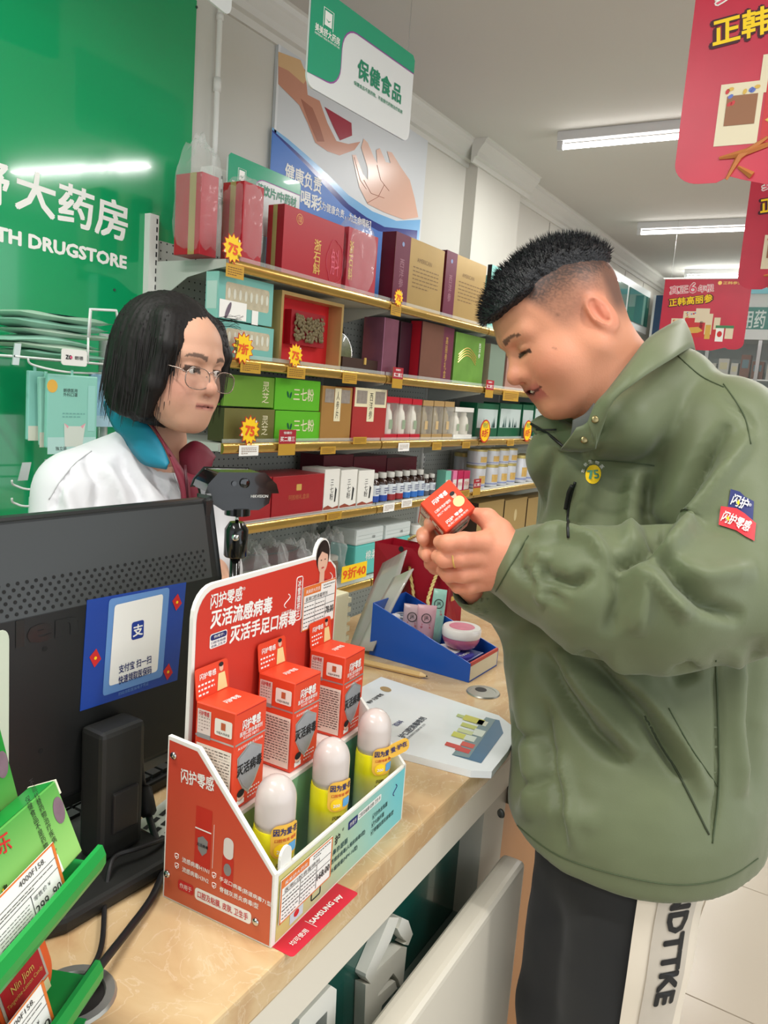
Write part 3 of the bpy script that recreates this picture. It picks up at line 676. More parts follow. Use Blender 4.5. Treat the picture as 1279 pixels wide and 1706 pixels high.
text(b.F, 0.12 * b.w, 0.5 * b.h, '浙石斛', GOLDP(), b.t, h=0.6 * b.h, w=0.14 * b.w, bold=0.02, vertical=True)
def gold_box(label, pl_, pm_, pr_, top, side):
    b = bx('gift_box', label, 'gift box', pl_, pr_, top, 0, side, gold, 1.71, G); k = (on_y(pm_, 460, 1.71)[0] - on_y(pl_, 460, 1.71)[0]) / b.w
    b.f(0, 0, k, 1, maro2, name='mauve_band'); b.l(0, 0, 1, 1, maroon)
    flat(b.F, ell(k * b.w / 2, 0.86 * b.h, 0.009, 0.009), mat('pale_blue_print', (130, 150, 190), 0.4), b.t, 0.0008, 'round_mark')
    text(b.F, k * b.w / 2, 0.45 * b.h, '西洋参', mat('mauve_print', (156, 110, 122), 0.4), b.t, h=0.4 * b.h, w=0.3 * k * b.w, bold=0.01, off=0.0008, vertical=True)
    text(b.F, (k + 0.3) * b.w, 0.72 * b.h, 'AMERICAN', mat('dull_gold_print', (128, 100, 60), 0.4), b.t, w=0.3 * b.w, bold=0.0)
    lines(b.F, (k + 0.08) * b.w, 0.3 * b.h, 0.9 * b.w, 0.64 * b.h, 6, mat('dull_gold_print', (128, 100, 60), 0.4), b.t, 0.3, 3)
    flat(b.T, rect(0.1 * b.w, 0.3 * b.d, 0.35 * b.w, 0.6 * b.d), maroon, b.t, 0.001, 'lid_tab')
    return b
gold_box('tall gold ginseng box with maroon side next to the red film-wrapped box', 655, 680, 738, 400, 632)
gold_box('gold ginseng box with mauve band, smaller end of the gold pair', 739, 757, 807, 428, 0.09)
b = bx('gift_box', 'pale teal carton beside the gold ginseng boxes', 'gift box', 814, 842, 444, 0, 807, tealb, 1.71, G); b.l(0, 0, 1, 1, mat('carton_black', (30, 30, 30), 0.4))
b = bx('gift_box', 'second pale teal carton at the end of the top shelf', 'gift box', 846, 880, 462, 0, 0.2, tealb, 1.71, G)
# plastic bags: crumpled film shells round the boxes
def film_shell(label, c, r, seed, amp=0.25, col=(255, 255, 255), dens=0.3, name='plastic_bag', cat='plastic bag', peak=0.0, power=4.0):
    nu, nv = 36, 26; vs_ = []; fs_ = []
    for j in range(nv + 1):
        ph = -PI / 2 + PI * j / nv
        for i in range(nu):
            th = 2 * PI * i / nu
            d = np.array([math.cos(ph) * math.cos(th), math.cos(ph) * math.sin(th), math.sin(ph)])
            q = np.sum(np.abs(d) ** power) ** (-1 / power)
            n_ = mnoise.noise(Vector(d * 2.6) + Vector((seed, 0, 0))) + 0.5 * mnoise.noise(Vector(d * 6.5) + Vector((seed, 9, 0)))
            k = q * (1 + amp * 0.5 * n_)
            p = d * k * np.array(r)
            if d[2] > 0.6: p[2] += peak * (d[2] - 0.6) * (1 + n_)
            vs_.append((p[0], p[1], max(p[2], -r[2])))
    for j in range(nv):
        for i in range(nu): fs_.append((j * nu + i, j * nu + (i + 1) % nu, (j + 1) * nu + (i + 1) % nu, (j + 1) * nu + i))
    t = thing(name, label, cat, c); MB().add(vs_, fs_).build('film', film_mat('clear_film_%d' % int(dens * 100), col, dens, 0.12, 0.5, 13), t, True)
    k = []
    for i in range(5):
        k.append((random.uniform(-.3, .3) * r[0], -0.6 * r[1] + i * 0.005, r[2] * 0.75 + i * 0.012))
    return t
def shell_for(b, label, dx0, dx1, dy, dz, seed, dens, peak=0.0, amp=0.14):
    c = np.array(b.t.location); r = ((b.w + dx0 + dx1) / 2, b.d / 2 + dy, (b.h + dz) / 2)
    return film_shell(label, (c[0] + b.w / 2 + (dx1 - dx0) / 2, c[1] + b.d / 2, c[2] + r[2] + 0.0003), r, seed, amp, dens=dens, peak=peak)
shell_for(bagbox1, 'tall puffed clear plastic bag round a red gift box', 0.012, 0.022, 0.012, 0.05, 1.0, 0.12, 0.12)
shell_for(bagbox2, 'low clear plastic bag round a red gift box', 0.008, 0.012, 0.008, 0.02, 4.0, 0.12)
shell_for(bagbox3, 'loose clear film round the red box beside the gold ginseng box', 0.006, 0.006, 0.008, 0.03, 7.0, 0.12, 0.03)
# --- second shelf
G = 'boxes on the second shelf'
zc2 = on_y(400, 536, 1.71)[2]
for k, (lab, top_, zb_) in enumerate((('clear teal box of ampoules, lower of the stacked pair', 540, None), ('clear teal box of ampoules with price note, upper of the pair', 462, zc2))):
    b = bx('ampoule_box', lab, 'gift box', 362, 454, top_, 1, 341, tealb, 1.71, G, zb_)
    b.f(0.12, 0.3, 0.92, 0.82, mat('ampoule_window', (196, 186, 160), 0.2, var=0.3, vscale=40), name='window', r=0.01)
    for i in range(8): flat(b.F, ell((0.18 + 0.1 * i) * b.w, 0.58 * b.h, 0.006, 0.016, 10), mat('ampoule_glass', (222, 222, 206), 0.1, coat=0.5), b.t, 0.0009, 'ampoule')
    b.l(0.0, 0.0, 1, 1, mat('clear_teal_side', (150, 206, 196), 0.1, coat=0.4)); flat(b.L, rect(0.1 * b.d, 0.2 * b.h, 0.9 * b.d, 0.8 * b.h), mat('pale_teal_side', (196, 222, 214), 0.1), b.t, 0.001, 'side_window')
    if k:
        b.f(0.02, 0.02, 0.5, 0.42, WPRINT(), 0.0013, 'price_note'); lines(b.F, 0.04 * b.w, 0.05 * b.h, 0.48 * b.w, 0.38 * b.h, 5, INK(), b.t, 0.35, 5)
        flat(b.F, ell(0.17 * b.w, 0.2 * b.h, 0.008, 0.028, 12, -25), mat('mauve_grey', (110, 96, 110), 0.5), b.t, 0.002, 'printed_pen'); b.f(0.6, -0.02, 0.72, 0.3, WPRINT(), 0.0015, 'hang_tag')
t_ = SZ[1]
# open red gift box with seed tray
xa, xb = on_y(466, 560, 1.71)[0], on_y(570, 560, 1.71)[0]; zt_ = on_y(520, 495, 1.71)[2]
t = thing('open_gift_box', 'open red gift box with gold rim showing a tray of seeds', 'gift box', (xa, 1.71, SZ[1] + 0.0005), 0, G)
w_, h_ = xb - xa, zt_ - SZ[1]
redi = mat('box_red_lining', (200, 24, 34), 0.45)
mb = MB(); mb.b2((0, 0, 0), (0.012, 0.12, h_)); mb.b2((w_ - 0.012, 0, 0), (w_, 0.12, h_)); mb.b2((0.012, 0, 0), (w_ - 0.012, 0.12, 0.012)); mb.b2((0.012, 0, h_ - 0.012), (w_ - 0.012, 0.12, h_)); mb.build('gold_rim', gold, t)
MB().b2((0.012, 0.06, 0.012), (w_ - 0.012, 0.118, h_ - 0.012)).build('lining', redi, t)
MB().b2((0.09, 0.03, 0.07), (w_ - 0.07, 0.0598, h_ - 0.05)).build('tray_frame', mat('tray_red', (150, 20, 32), 0.4), t)
sd = MB(); rr_ = random.Random(3)
for i in range(150):
    sd.lathe([(0.002, 0), (0.0075, 0.004), (0.002, 0.007)], 6, (rr_.uniform(0.106, w_ - 0.086), 0.024 + rr_.uniform(0, 0.004), rr_.uniform(0.086, h_ - 0.066)), (rr_.uniform(-.4, .4), -1, rr_.uniform(-.4, .4)))
o = sd.build('seeds', mat('seed_brown', (112, 98, 66), 0.6, var=0.2, vscale=30), t); o['kind'] = 'stuff'
# dark chest with round tin
xa, xb = on_y(572, 575, 1.72)[0], on_y(634, 590, 1.72)[0]
t = thing('wooden_chest', 'open dark wooden gift chest with a brass latch', 'gift box', (xa, 1.72, SZ[1] + 0.0005), 0, G)
wd = mat('chest_wood', (62, 42, 34), 0.4); w_ = xb - xa; bh = on_y(600, 598, 1.72)[2] - SZ[1]
mb = MB(); mb.b2((0, 0, 0), (w_, 0.012, bh)); mb.b2((0, 0.15, 0), (w_, 0.16, bh)); mb.b2((0, 0.012, 0), (0.012, 0.15, bh)); mb.b2((w_ - 0.012, 0.012, 0), (w_, 0.15, bh)); mb.b2((0.012, 0.012, 0), (w_ - 0.012, 0.15, 0.01)); mb.build('tray', wd, t)
mb = MB().prism([(0, 0), (w_, 0), (w_, 0.17), (0, 0.17)], (0, 0.158, bh), (1, 0, 0), (0, 0.26, 0.965), (0, -0.965, 0.26), 0.02); mb.build('lid', wd, t)
flat(Fr((0, 0.158, bh), (1, 0, 0), (0, 0.26, 0.965)), [(0.015, 0.02), (w_ - 0.02, 0.02), (w_ - 0.02, 0.16), (0.015, 0.16)], mat('chest_lining', (186, 150, 92), 0.5), t, 0.001, 'lid_lining')
MB().b2((w_ * 0.55, -0.004, bh - 0.02), (w_ * 0.55 + 0.012, 0, bh + 0.006)).build('latch', GOLDP(), t)
MB().b2((w_ * 0.5, 0.150, bh + 0.15), (w_ * 0.5 + 0.012, 0.156, bh + 0.185)).build('catch', GOLDP(), t)
for q in (0.3, 0.75): MB().box((w_ * q, 0.05, bh - 0.012), (0.07, 0.06, 0.02)).build('yellow_lining', YELP(), t)
t = thing('seed_tin', 'round clear tin of dark seeds leaning in the wooden chest', 'tin', (xa + 0.035, 1.78, SZ[1] + bh + 0.028), 0, G)
MB().lathe([(0.03, -0.012), (0.066, -0.01), (0.068, 0.012), (0.06, 0.016)], 28, (0, 0, 0), (-0.25, -0.93, 0.2)).build('body', mat('tin_seeds', (92, 96, 64), 0.35, var=0.5, vscale=120, coat=0.4), t, 'auto')
MB().tube([np.array([0, -0.012, 0]) + 0.067 * np.array([0.96 * math.cos(q), -0.25 * math.cos(q) + 0.2 * math.sin(q), math.sin(q)]) for q in np.linspace(0, 2 * PI, 24, endpoint=False)], 0.003, 6, True).build('rim', CHROME(), t, True)
b = bx('gift_box', 'narrow glossy pink-purple carton at the shelving joint', 'gift box', 637, 661, 530, 1, 0.10, mat('carton_pink_foil', (150, 96, 116), 0.12, metal=0.5, var=0.3, vscale=10), 1.70, G)
b = bx('gift_box', 'mauve ginseng box with crimson side on the second shelf', 'gift box', 699, 753, 540, 1, 680, maro2, 1.71, G); b.l(0, 0, 0.9, 1, crim); b.l(0.9, 0, 1, 1, maroon)
text(b.F, 0.78 * b.w, 0.45 * b.h, '高丽参礼盒', GOLDP(), b.t, h=0.75 * b.h, w=0.08 * b.w, bold=0.0, vertical=True)
b.f(0.0, 0.0, 0.66, 1.0, mat('carton_mauve_gold', (126, 86, 72), 0.3, metal=0.3, var=0.2), name='printed_panel')
b = bx('gift_box', 'dark purple carton standing between the pink and mauve boxes', 'gift box', 664, 683, 536, 1, 0.12, mat('carton_aubergine', (56, 22, 36), 0.4), 1.76, G)
b = bx('gift_box', 'shiny green ginseng box with gold wave', 'gift box', 755, 804, 557, 1, 0.15, mat('carton_green_foil', (120, 170, 76), 0.22, metal=0.35, var=0.35, vscale=9), 1.71, G)
for q in range(4): MB().tube([b.F.p((0.12 + 0.6 * i / 12) * b.w, (0.42 + 0.05 * q + 0.16 * math.sin(i / 12 * PI)) * b.h, 0.0006) for i in range(13)], 0.0022, 4).build('gold_wave', GOLDP(), b.t)
text(b.F, 0.82 * b.w, 0.72 * b.h, '西洋参', WPRINT(), b.t, h=0.3 * b.h, w=0.07 * b.w, bold=0.0, vertical=True)
b = bx('gift_box', 'grey-green carton with clear front past the green ginseng box', 'gift box', 812, 838, 574, 1, 0.15, mat('carton_grey_green', (116, 134, 118), 0.25, coat=0.4), 1.71, G); b.l(0, 0, 1, 1, mat('carton_beige_side', (150, 136, 116), 0.4))
b = bx('gift_box', 'dusty rose carton at the end of the second shelf', 'gift box', 840, 872, 590, 1, 0.15, mat('carton_dusty_rose', (160, 120, 106), 0.3), 1.71, G)
b = bx('gift_box', 'teal carton past the dusty rose carton', 'gift box', 874, 900, 604, 1, 0.15, mat('carton_teal_dark', (70, 130, 110), 0.3), 1.71, G)
# --- third shelf
G = 'boxes on the third shelf'
zm = on_y(400, 678, 1.71)[2]
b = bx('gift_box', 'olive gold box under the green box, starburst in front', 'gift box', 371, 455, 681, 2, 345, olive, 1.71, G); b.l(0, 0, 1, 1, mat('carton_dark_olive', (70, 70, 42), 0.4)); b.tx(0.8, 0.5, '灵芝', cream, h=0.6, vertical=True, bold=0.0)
b = bx('gift_box', 'yellow-green lingzhi box on top of the olive box', 'gift box', 371, 455, 626, 2, 345, green1, 1.71, G, zm + 0.0008); b.tx(0.82, 0.5, '灵芝', cream, h=0.7, vertical=True, bold=0.0)
for k, (lab, tp, zb_) in enumerate((('bright green notoginseng box, lower of the stacked pair', 685, None), ('bright green notoginseng box, upper of the stacked pair', 632, on_y(493, 684, 1.71)[2]))):
    b = bx('gift_box', lab, 'gift box', 456, 531, tp, 2, 0.14, green2, 1.71, G, zb_)
    b.tx(0.62, 0.52, '三七粉', cream, w=0.46, h=0.42, bold=0.012); flat(b.F, ell(0.27 * b.w, 0.5 * b.h, 0.005, 0.012, 10, 20), dgreen, b.t, 0.0006, 'printed_leaf'); flat(b.F, ell(0.33 * b.w, 0.48 * b.h, 0.005, 0.012, 10, -20), dgreen, b.t, 0.0006, 'printed_leaf')
def win_box(label, pl_, pr_, top, m, txt, lab):
    b = bx('gift_box', label, 'gift box', pl_, pr_, top, 2, 0.09, m, 1.705, G)
    lw = mat('window_dark', (150, 140, 130), 0.15, coat=0.5, var=0.3, vscale=60)
    if lab: b.f(0.03, 0.64, 0.97, 1.0, cream, 0.0004, 'cream_label')
    for q in (0.08, 0.62): b.f(q, 0.70, q + 0.3, 0.95, lw, 0.0007, 'window')
    b.f(0.40, 0.36, 0.61, 0.97, cream, 0.0009, 'strip_label'); b.tx(0.505, 0.66, txt, INK(), h=0.5, w=0.10, vertical=True, bold=0.0, off=0.0013)
    return b
win_box('tan box with two windows and a paper ginseng strip', 534, 584, 644, tan, '人参片', False)
win_box('red box with cream label and two windows', 586, 642, 647, mat('carton_brick', (164, 44, 42), 0.45, var=0.1), '西洋参', True)
def bottle_pack(label, pl_, pr_, top, frame, glass, n=1, clear=False):
    y = 1.705; x0 = on_y(pl_, 700, y)[0]; x1 = on_y(pr_, 700, y)[0]; z0 = SZ[2] + 0.0004; h = on_y((pl_ + pr_) / 2, top, y)[2] - z0; w = x1 - x0 - 0.001
    t = thing('bottle_pack', label, 'bottle pack', (x0, y, z0), 0, 'bottle packs on the third shelf')
    d = 0.06
    mb = MB(); mb.b2((0, 0, 0), (w, d, h * 0.13)).b2((0, 0, h * 0.86), (w, d, h)).b2((0, d - 0.002, h * 0.13), (w, d, h * 0.86)); mb.build('carton', frame, t)
    MB().b2((0.001, 0.001, h * 0.13), (w - 0.001, d - 0.002, h * 0.86)).build('window', film_mat('pack_window', (240, 235, 225), 0.14, 0.06, 0.0), t)
    for k in range(n):
        r = min(w / n * 0.4, 0.026); o = MB().lathe([(r * 0.9, 0), (r, 0.004), (r, h * 0.40), (r * 0.85, h * 0.52), (r * 0.55, h * 0.60), (r * 0.55, h * 0.70), (r * 0.3, h * 0.725)], 16, (w * (k + 0.5) / n, d / 2, h * 0.13)).build('bottle', glass, t, 'auto')
        flat(Fr((w * (k + 0.5) / n, d / 2 - r, h * 0.13)), rect(-r * 0.5, h * 0.12, r * 0.5, h * 0.34), mat('label_green_print', (120, 150, 110), 0.5) if not clear else GOLDP(), t, 0.001, 'label_print')
milk = mat('milk_bottle', (232, 228, 214), 0.25); amber = mat('clear_bottle', (196, 180, 140), 0.08, trans=0.5, ior=1.3)
redf = mat('pack_red', (186, 24, 44), 0.4); tanf = mat('pack_tan', (172, 140, 92), 0.4)
for k, (a_, b_) in enumerate(((642, 663), (664, 684), (685, 701))): bottle_pack('red-framed pack with white bottle, ' + ('next to the red windowed box', 'middle of the red trio', 'beside the tan packs')[k], a_, b_, 661 + k * 2, redf, milk)
for k, (a_, b_) in enumerate(((703, 720), (721, 738), (739, 755))): bottle_pack('tan-framed pack with clear bottle, ' + ('beside the red trio', 'middle of the tan trio', 'beside the white twin pack')[k], a_, b_, 667 + k, tanf, amber, 1, True)
bottle_pack('white pack of two small cream bottles', 757, 788, 679, whitec, milk, 2)
for k, (a_, b_, tp) in enumerate(((790, 826, 672), (828, 864, 672), (866, 884, 674), (886, 912, 672))):
    b = bx('gift_box', ('dark green carton with pale ink landscape beside the white twin pack', 'dark green carton with landscape, second of its row', 'narrow dark green carton with landscape', 'dark green carton with landscape at the end')[k], 'gift box', a_, b_, tp, 2, 0.10, dgreen, 1.705, G)
    b.f(0.04, 0.30, 0.96, 0.84, mat('ink_paper', (186, 200, 196), 0.4), name='landscape_panel')
    mb = MB(); rr_ = random.Random(k)
    for q in range(9):
        xx = rr_.uniform(0.08, 0.88); hh = rr_.uniform(0.1, 0.34); mb.add([b.F.p(xx * b.w, 0.31 * b.h, 8e-4), b.F.p((xx + 0.07) * b.w, 0.31 * b.h, 8e-4), b.F.p((xx + 0.03) * b.w, (0.32 + hh) * b.h, 8e-4)], [(0, 1, 2)])
    o = mb.build('printed_peaks', mat('ink_green', (70, 100, 96), 0.5), b.t, fix=False); o['kind'] = 'stuff'
# --- fourth shelf
G = 'cartons on the fourth shelf'
b = bx('gift_box', 'red gift box with gold emblem beside the white cartons', 'gift box', 452, 537, 792, 3, 0.16, mat('carton_red_satin', (158, 34, 40), 0.35, var=0.06), 1.705, G)
flat(b.F, rect(0.44 * b.w, 0.62 * b.h, 0.54 * b.w, 0.78 * b.h, 0.003), GOLDP(), b.t, 0.0005, 'emblem'); b.tx(0.5, 0.46, '阿胶糕礼盒装', mat('faded_gold', (190, 110, 70), 0.4), w=0.4, bold=0.0)
b = bx('gift_box', 'red gift box with gold emblem behind the camera head', 'gift box', 358, 450, 798, 3, 0.16, mat('carton_red_satin', (158, 34, 40), 0.35, var=0.06), 1.705, G)
flat(b.F, rect(0.44 * b.w, 0.62 * b.h, 0.54 * b.w, 0.78 * b.h, 0.003), GOLDP(), b.t, 0.0005, 'emblem')
for k, (a_, b_) in enumerate(((538, 563), (565, 592), (594, 620))):
    b = bx('medicine_carton', 'white notoginseng carton, ' + ('touching the red emblem box', 'middle of the white three', 'beside the brown bottles')[k], 'carton', a_, b_, 782 + k, 3, 0.11, whitec, 1.705, 'white notoginseng cartons')
    text(b.F, 0.5 * b.w, 0.5 * b.h, '三七粉', INK(), b.t, h=0.5 * b.h, w=0.22 * b.w, bold=0.0, vertical=True)
    flat(b.F, [(0.7 * b.w, 0.2 * b.h), (0.78 * b.w, 0.2 * b.h), (0.84 * b.w, 0.5 * b.h), (0.74 * b.w, 0.56 * b.h)], INK(), b.t, 0.0006, 'brush_stroke')
    flat(b.F, [(0, 0.02 * b.h), (b.w, 0.02 * b.h), (b.w, 0.1 * b.h), (0.6 * b.w, 0.06 * b.h), (0.3 * b.w, 0.13 * b.h), (0, 0.08 * b.h)], mat('rust_print', (150, 70, 50), 0.5), b.t, 0.0006, 'hill_print')
for k, (a_, b_) in enumerate(((536, 585), (586, 640), (641, 690))):
    zz = SZ[3] + 0.10
    bk = bx('medicine_carton', 'dark maroon carton in the back row behind ' + ('the white cartons', 'the first brown bottles', 'the last brown bottles')[k], 'carton', a_, b_, 758 + k * 2, 3, 0.12, maroon, 1.84, 'maroon cartons in the back row')
cap = mat('cap_grey', (206, 204, 196), 0.4); brown = mat('amber_bottle', (52, 32, 24), 0.15, coat=0.4); lblw = mat('label_white', (214, 220, 224), 0.5)
lb = [(36, 74, 160), (36, 74, 160), (150, 44, 48), (160, 44, 48), (44, 110, 190), (44, 110, 190), (44, 110, 190), (90, 90, 100), (90, 90, 100)]
for k in range(9):
    xs = 628 + k * 14.2 - (k * k * 0.28); y = 1.715; x = on_y(xs, 810, y)[0]; r = 0.027 if k < 7 else 0.021; h = 0.125 if k < 7 else 0.1
    t = thing('pill_bottle', ('amber pill bottle with white and blue label next to the white cartons', 'amber pill bottle with blue label, second of its row', 'amber pill bottle with red label, first of two', 'amber pill bottle with red label, second of two', 'amber pill bottle with light blue label after the red ones', 'amber pill bottle with light blue label, middle one', 'amber pill bottle with light blue label, last one', 'short grey-label pill bottle beside the light blue ones', 'short grey-label pill bottle beside the pink cartons')[k], 'bottle', (x, y + 0.02, SZ[3] + 0.0004), 0, 'pill bottles on the fourth shelf')
    MB().lathe([(r * 0.93, 0), (r, 0.004), (r, h * 0.62), (r * 0.9, h * 0.70), (r * 0.58, h * 0.77), (r * 0.58, h * 0.82)], 18).build('body', brown, t, 'auto')
    MB().lathe([(r * 0.68, h * 0.82), (r * 0.7, h * 0.83), (r * 0.7, h * 0.97), (r * 0.64, h)], 18).build('cap', cap, t, 'auto')
    MB().lathe([(r + 0.0004, h * 0.24), (r + 0.0004, h * 0.60)], 18).build('label', lblw, t, 'auto')
    MB().lathe([(r + 0.0006, h * 0.05), (r + 0.0006, h * 0.25)], 18).build('label_band', mat('pill_band_%d' % lb[k][0], lb[k], 0.4), t, 'auto')
    lines(Fr((-0.006, -r - 0.0004, 0)), -r * 0.35, h * 0.3, r * 0.9, h * 0.52, 3, NAVY(), t, 0.5, k)
for k, (a_, b_, c_) in enumerate(((738, 747, (120, 190, 170)), (750, 757, (226, 120, 160)), (758, 767, (190, 30, 84)), (768, 778, (196, 40, 90)))):
    b = bx('medicine_carton', ('small mint carton behind the held box', 'small pink carton beside the mint one', 'small magenta carton, first of two', 'small magenta carton beside the milk tins')[k], 'carton', a_, b_, 785, 3, 0.05, mat('carton_small_%d' % k, c_, 0.4), 1.715, 'small cartons on the fourth shelf')
    b.f(0.1, 0.08, 0.9, 0.6, whitec, name='label_panel'); b.tx(0.5, 0.36, '钙片', REDP(), w=0.7, bold=0.0)
tinb = mat('tin_white', (206, 208, 212), 0.3, metal=0.2, var=0.08, vscale=30); tinl = mat('tin_lid', (196, 178, 110), 0.3, metal=0.5)
def milk_tin(label, pxc, y, z, r, h):
    x = on_y(pxc, 790, y)[0]
    t = thing('milk_tin', label, 'tin', (x, y, z), 0, 'milk powder tins')
    MB().lathe([(r * 0.97, 0), (r, 0.003), (r, h * 0.9), (r * 0.98, h * 0.91)], 24).build('body', tinb, t, 'auto')
    MB().lathe([(r * 1.02, h * 0.88), (r * 1.03, h * 0.9), (r * 1.03, h * 0.99), (r * 0.97, h)], 24).build('lid', tinl, t, 'auto')
    MB().lathe([(r + 0.0004, h * 0.1), (r + 0.0004, h * 0.16)], 24).build('stripe', mat('tin_blue_stripe', (130, 140, 180), 0.4), t, 'auto')
    mb = MB(); q0 = -2.3
    for i in range(6): mb.v += [((r + 0.0006) * math.cos(q0 + i * 0.2), (r + 0.0006) * math.sin(q0 + i * 0.2), h * zz) for zz in (0.22, 0.56)]
    mb.f = [(2 * i, 2 * i + 2, 2 * i + 3, 2 * i + 1) for i in range(5)]; mb.build('label_picture', mat('tin_picture', (196, 160, 90), 0.4, var=0.3, vscale=50), t, True, fix=False)
rr_ = 0.052
for k, pxc in enumerate((792, 813, 829, 843)):
    milk_tin(('milk powder tin beside the magenta cartons', 'milk powder tin, second in the front row', 'milk powder tin, third in the front row', 'milk powder tin, fourth in the front row')[k], pxc, 1.765, SZ[3] + 0.0004, rr_, 0.118)
    milk_tin(('milk powder tin stacked above the magenta cartons end', 'milk powder tin stacked second', 'milk powder tin stacked third', 'milk powder tin stacked fourth')[k], pxc, 1.765, SZ[3] + 0.1192, rr_, 0.085)
for k, pxc in enumerate((862, 876, 890)): milk_tin(('single milk powder tin after the stacked ones', 'single milk powder tin, second', 'single milk powder tin, last')[k], pxc, 1.765, SZ[3] + 0.0004, rr_, 0.16)
for k, pxc in enumerate((770, 783)): milk_tin(('grey milk powder tin behind the magenta cartons', 'grey milk powder tin in the back row')[k], pxc, 1.885, SZ[3] + 0.0004, rr_, 0.17)
# --- fifth shelf
z5 = SZ[4]
for k, (pxc, yy) in enumerate(((420, 1.78), (452, 1.80), (490, 1.77), (520, 1.79), (548, 1.78))):
    x = on_y(pxc, 945, yy)[0]
    film_shell('crumpled clear bag of herbs, ' + ('nearest the tripod pole', 'second in its row', 'third in its row', 'fourth in its row', 'beside the teal tubs')[k], (x, yy, z5 + 0.0865), (0.054, 0.06, 0.086), 20 + k, 0.40, dens=0.14, peak=0.07, power=3)
    j = thing('herb_jar', 'jar of ' + ('red', 'dark green', 'pale', 'rust', 'brown')[k] + ' dried herbs inside a crumpled bag', 'jar', (x, yy, z5 + 0.0006), 0, 'herb jars on the fifth shelf')
    MB().lathe([(0.033, 0), (0.036, 0.004), (0.036, 0.075), (0.03, 0.085)], 18).build('contents', mat('herb_%d' % k, ((130, 50, 46), (40, 70, 54), (150, 132, 104), (124, 74, 44), (110, 80, 50))[k], 0.6, var=0.5, vscale=90), j, 'auto')
    MB().lathe([(0.033, 0.085), (0.034, 0.086), (0.034, 0.1), (0.03, 0.102)], 18).build('lid', mat('jar_lid', (176, 172, 160), 0.4), j, 'auto')
t = thing('leather_pouch', 'dark red padded pouch lying behind the herb bags', 'pouch', (on_y(470, 915, 1.86)[0], 1.90, z5 + 0.001))
mb = MB()
for j in range(9):
    q = j / 8; rr2 = 0.07 * math.sin(PI * (0.12 + 0.76 * q)); mb.v += [(-0.17 + 0.36 * q, rr2 * math.cos(a) * 0.8, max(0, 0.075 + rr2 * 1.1 * math.sin(a))) for a in np.linspace(0, 2 * PI, 16, endpoint=False)]
mb.f = [(j * 16 + i, j * 16 + (i + 1) % 16, (j + 1) * 16 + (i + 1) % 16, (j + 1) * 16 + i) for j in range(8) for i in range(16)] + [tuple(range(15, -1, -1)), tuple(8 * 16 + i for i in range(16))]
mb.build('body', mat('pouch_maroon', (92, 24, 28), 0.5, var=0.15), t, True); MB().tube([(-0.16 + 0.34 * q, -0.055 * math.sin(PI * q), 0.13) for q in np.linspace(0, 1, 9)], 0.003, 6).build('zip', INK(), t)
for k, (a_, b_, tp) in enumerate(((592, 638, 884), (640, 682, 876))):
    y = 1.73; x0, x1 = on_y(a_, 920, y)[0], on_y(b_, 920, y)[0]; h = on_y(a_, tp, y)[2] - z5
    t = thing('tissue_tub', ('teal and white pack of tissues beside the herb bags', 'teal and white pack of tissues by the red gift bag')[k], 'tissue pack', (x0, y, z5 + 0.0005), 0, 'tissue packs on the fifth shelf')
    MB().b2((0, 0, 0), (x1 - x0 - 0.004, 0.13, h * 0.66)).build('body', mat('tub_teal', (96, 190, 182), 0.4, var=0.05), t, bevel=0.008)
    MB().b2((0.001, 0.001, h * 0.66), (x1 - x0 - 0.005, 0.129, h)).build('top', mat('tub_white', (214, 222, 220), 0.35, coat=0.3), t, bevel=0.01)
    text(Fr((0, 0, 0)), (x1 - x0) * 0.55, h * 0.42, '棉柔', WPRINT(), t, h=h * 0.2, bold=0.0, off=0.001); text(Fr((0, 0, 0)), (x1 - x0) * 0.6, h * 0.8, '100', INK(), t, h=h * 0.06, bold=0.0, off=0.001)
    for q in range(3): MB().b2((0.006, -0.0006, h * (0.7 + 0.08 * q)), (x1 - x0 - 0.01, -0.0001, h * (0.705 + 0.08 * q))).build('seam', mat('tub_seam', (180, 190, 188), 0.4), t)
for k, pxc in enumerate((690, 706)):
    y = 1.74; x = on_y(pxc, 900, y)[0]
    t = thing('candy_jar', ('small white-capped jar of red tablets by the tissue packs', 'small white-capped jar of red tablets by the held box')[k], 'jar', (x, y, z5 + 0.0005), 0, 'tablet jars')
    MB().lathe([(0.03, 0), (0.033, 0.004), (0.033, 0.12), (0.026, 0.13)], 18).build('body', mat('jar_tablets', (210, 190, 180), 0.2, var=0.4, vscale=90), t, 'auto')
    MB().lathe([(0.03, 0.13), (0.031, 0.131), (0.031, 0.17), (0.028, 0.173)], 18).build('cap', WHITE(), t, 'auto'); MB().lathe([(0.0336, 0.03), (0.0336, 0.09)], 18).build('label', mat('jar_label', (220, 214, 206), 0.4), t, 'auto')
    MB().lathe([(0.0339, 0.04), (0.0339, 0.055)], 18).build('label_band', REDP(), t, 'auto')
for k, (a_, b_) in enumerate(((792, 834), (836, 872), (874, 915))):
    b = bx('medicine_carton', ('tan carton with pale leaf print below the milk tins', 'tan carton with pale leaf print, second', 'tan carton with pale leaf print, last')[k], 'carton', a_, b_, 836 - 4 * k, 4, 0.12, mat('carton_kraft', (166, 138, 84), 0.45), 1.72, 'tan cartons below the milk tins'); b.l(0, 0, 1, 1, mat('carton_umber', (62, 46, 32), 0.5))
    flat(b.F, ell(0.5 * b.w, 0.55 * b.h, 0.02, 0.035), mat('kraft_light', (204, 184, 136), 0.45), b.t, 0.0006, 'leaf_print')
# sixth shelf: white boxes with gold edges seen beside the gift bag
for k, (a_, b_, tp, zz) in enumerate(((770, 800, 1000, 0.14), (802, 832, 1012, 0.14), (772, 801, 972, None), (802, 834, 980, None))): pass
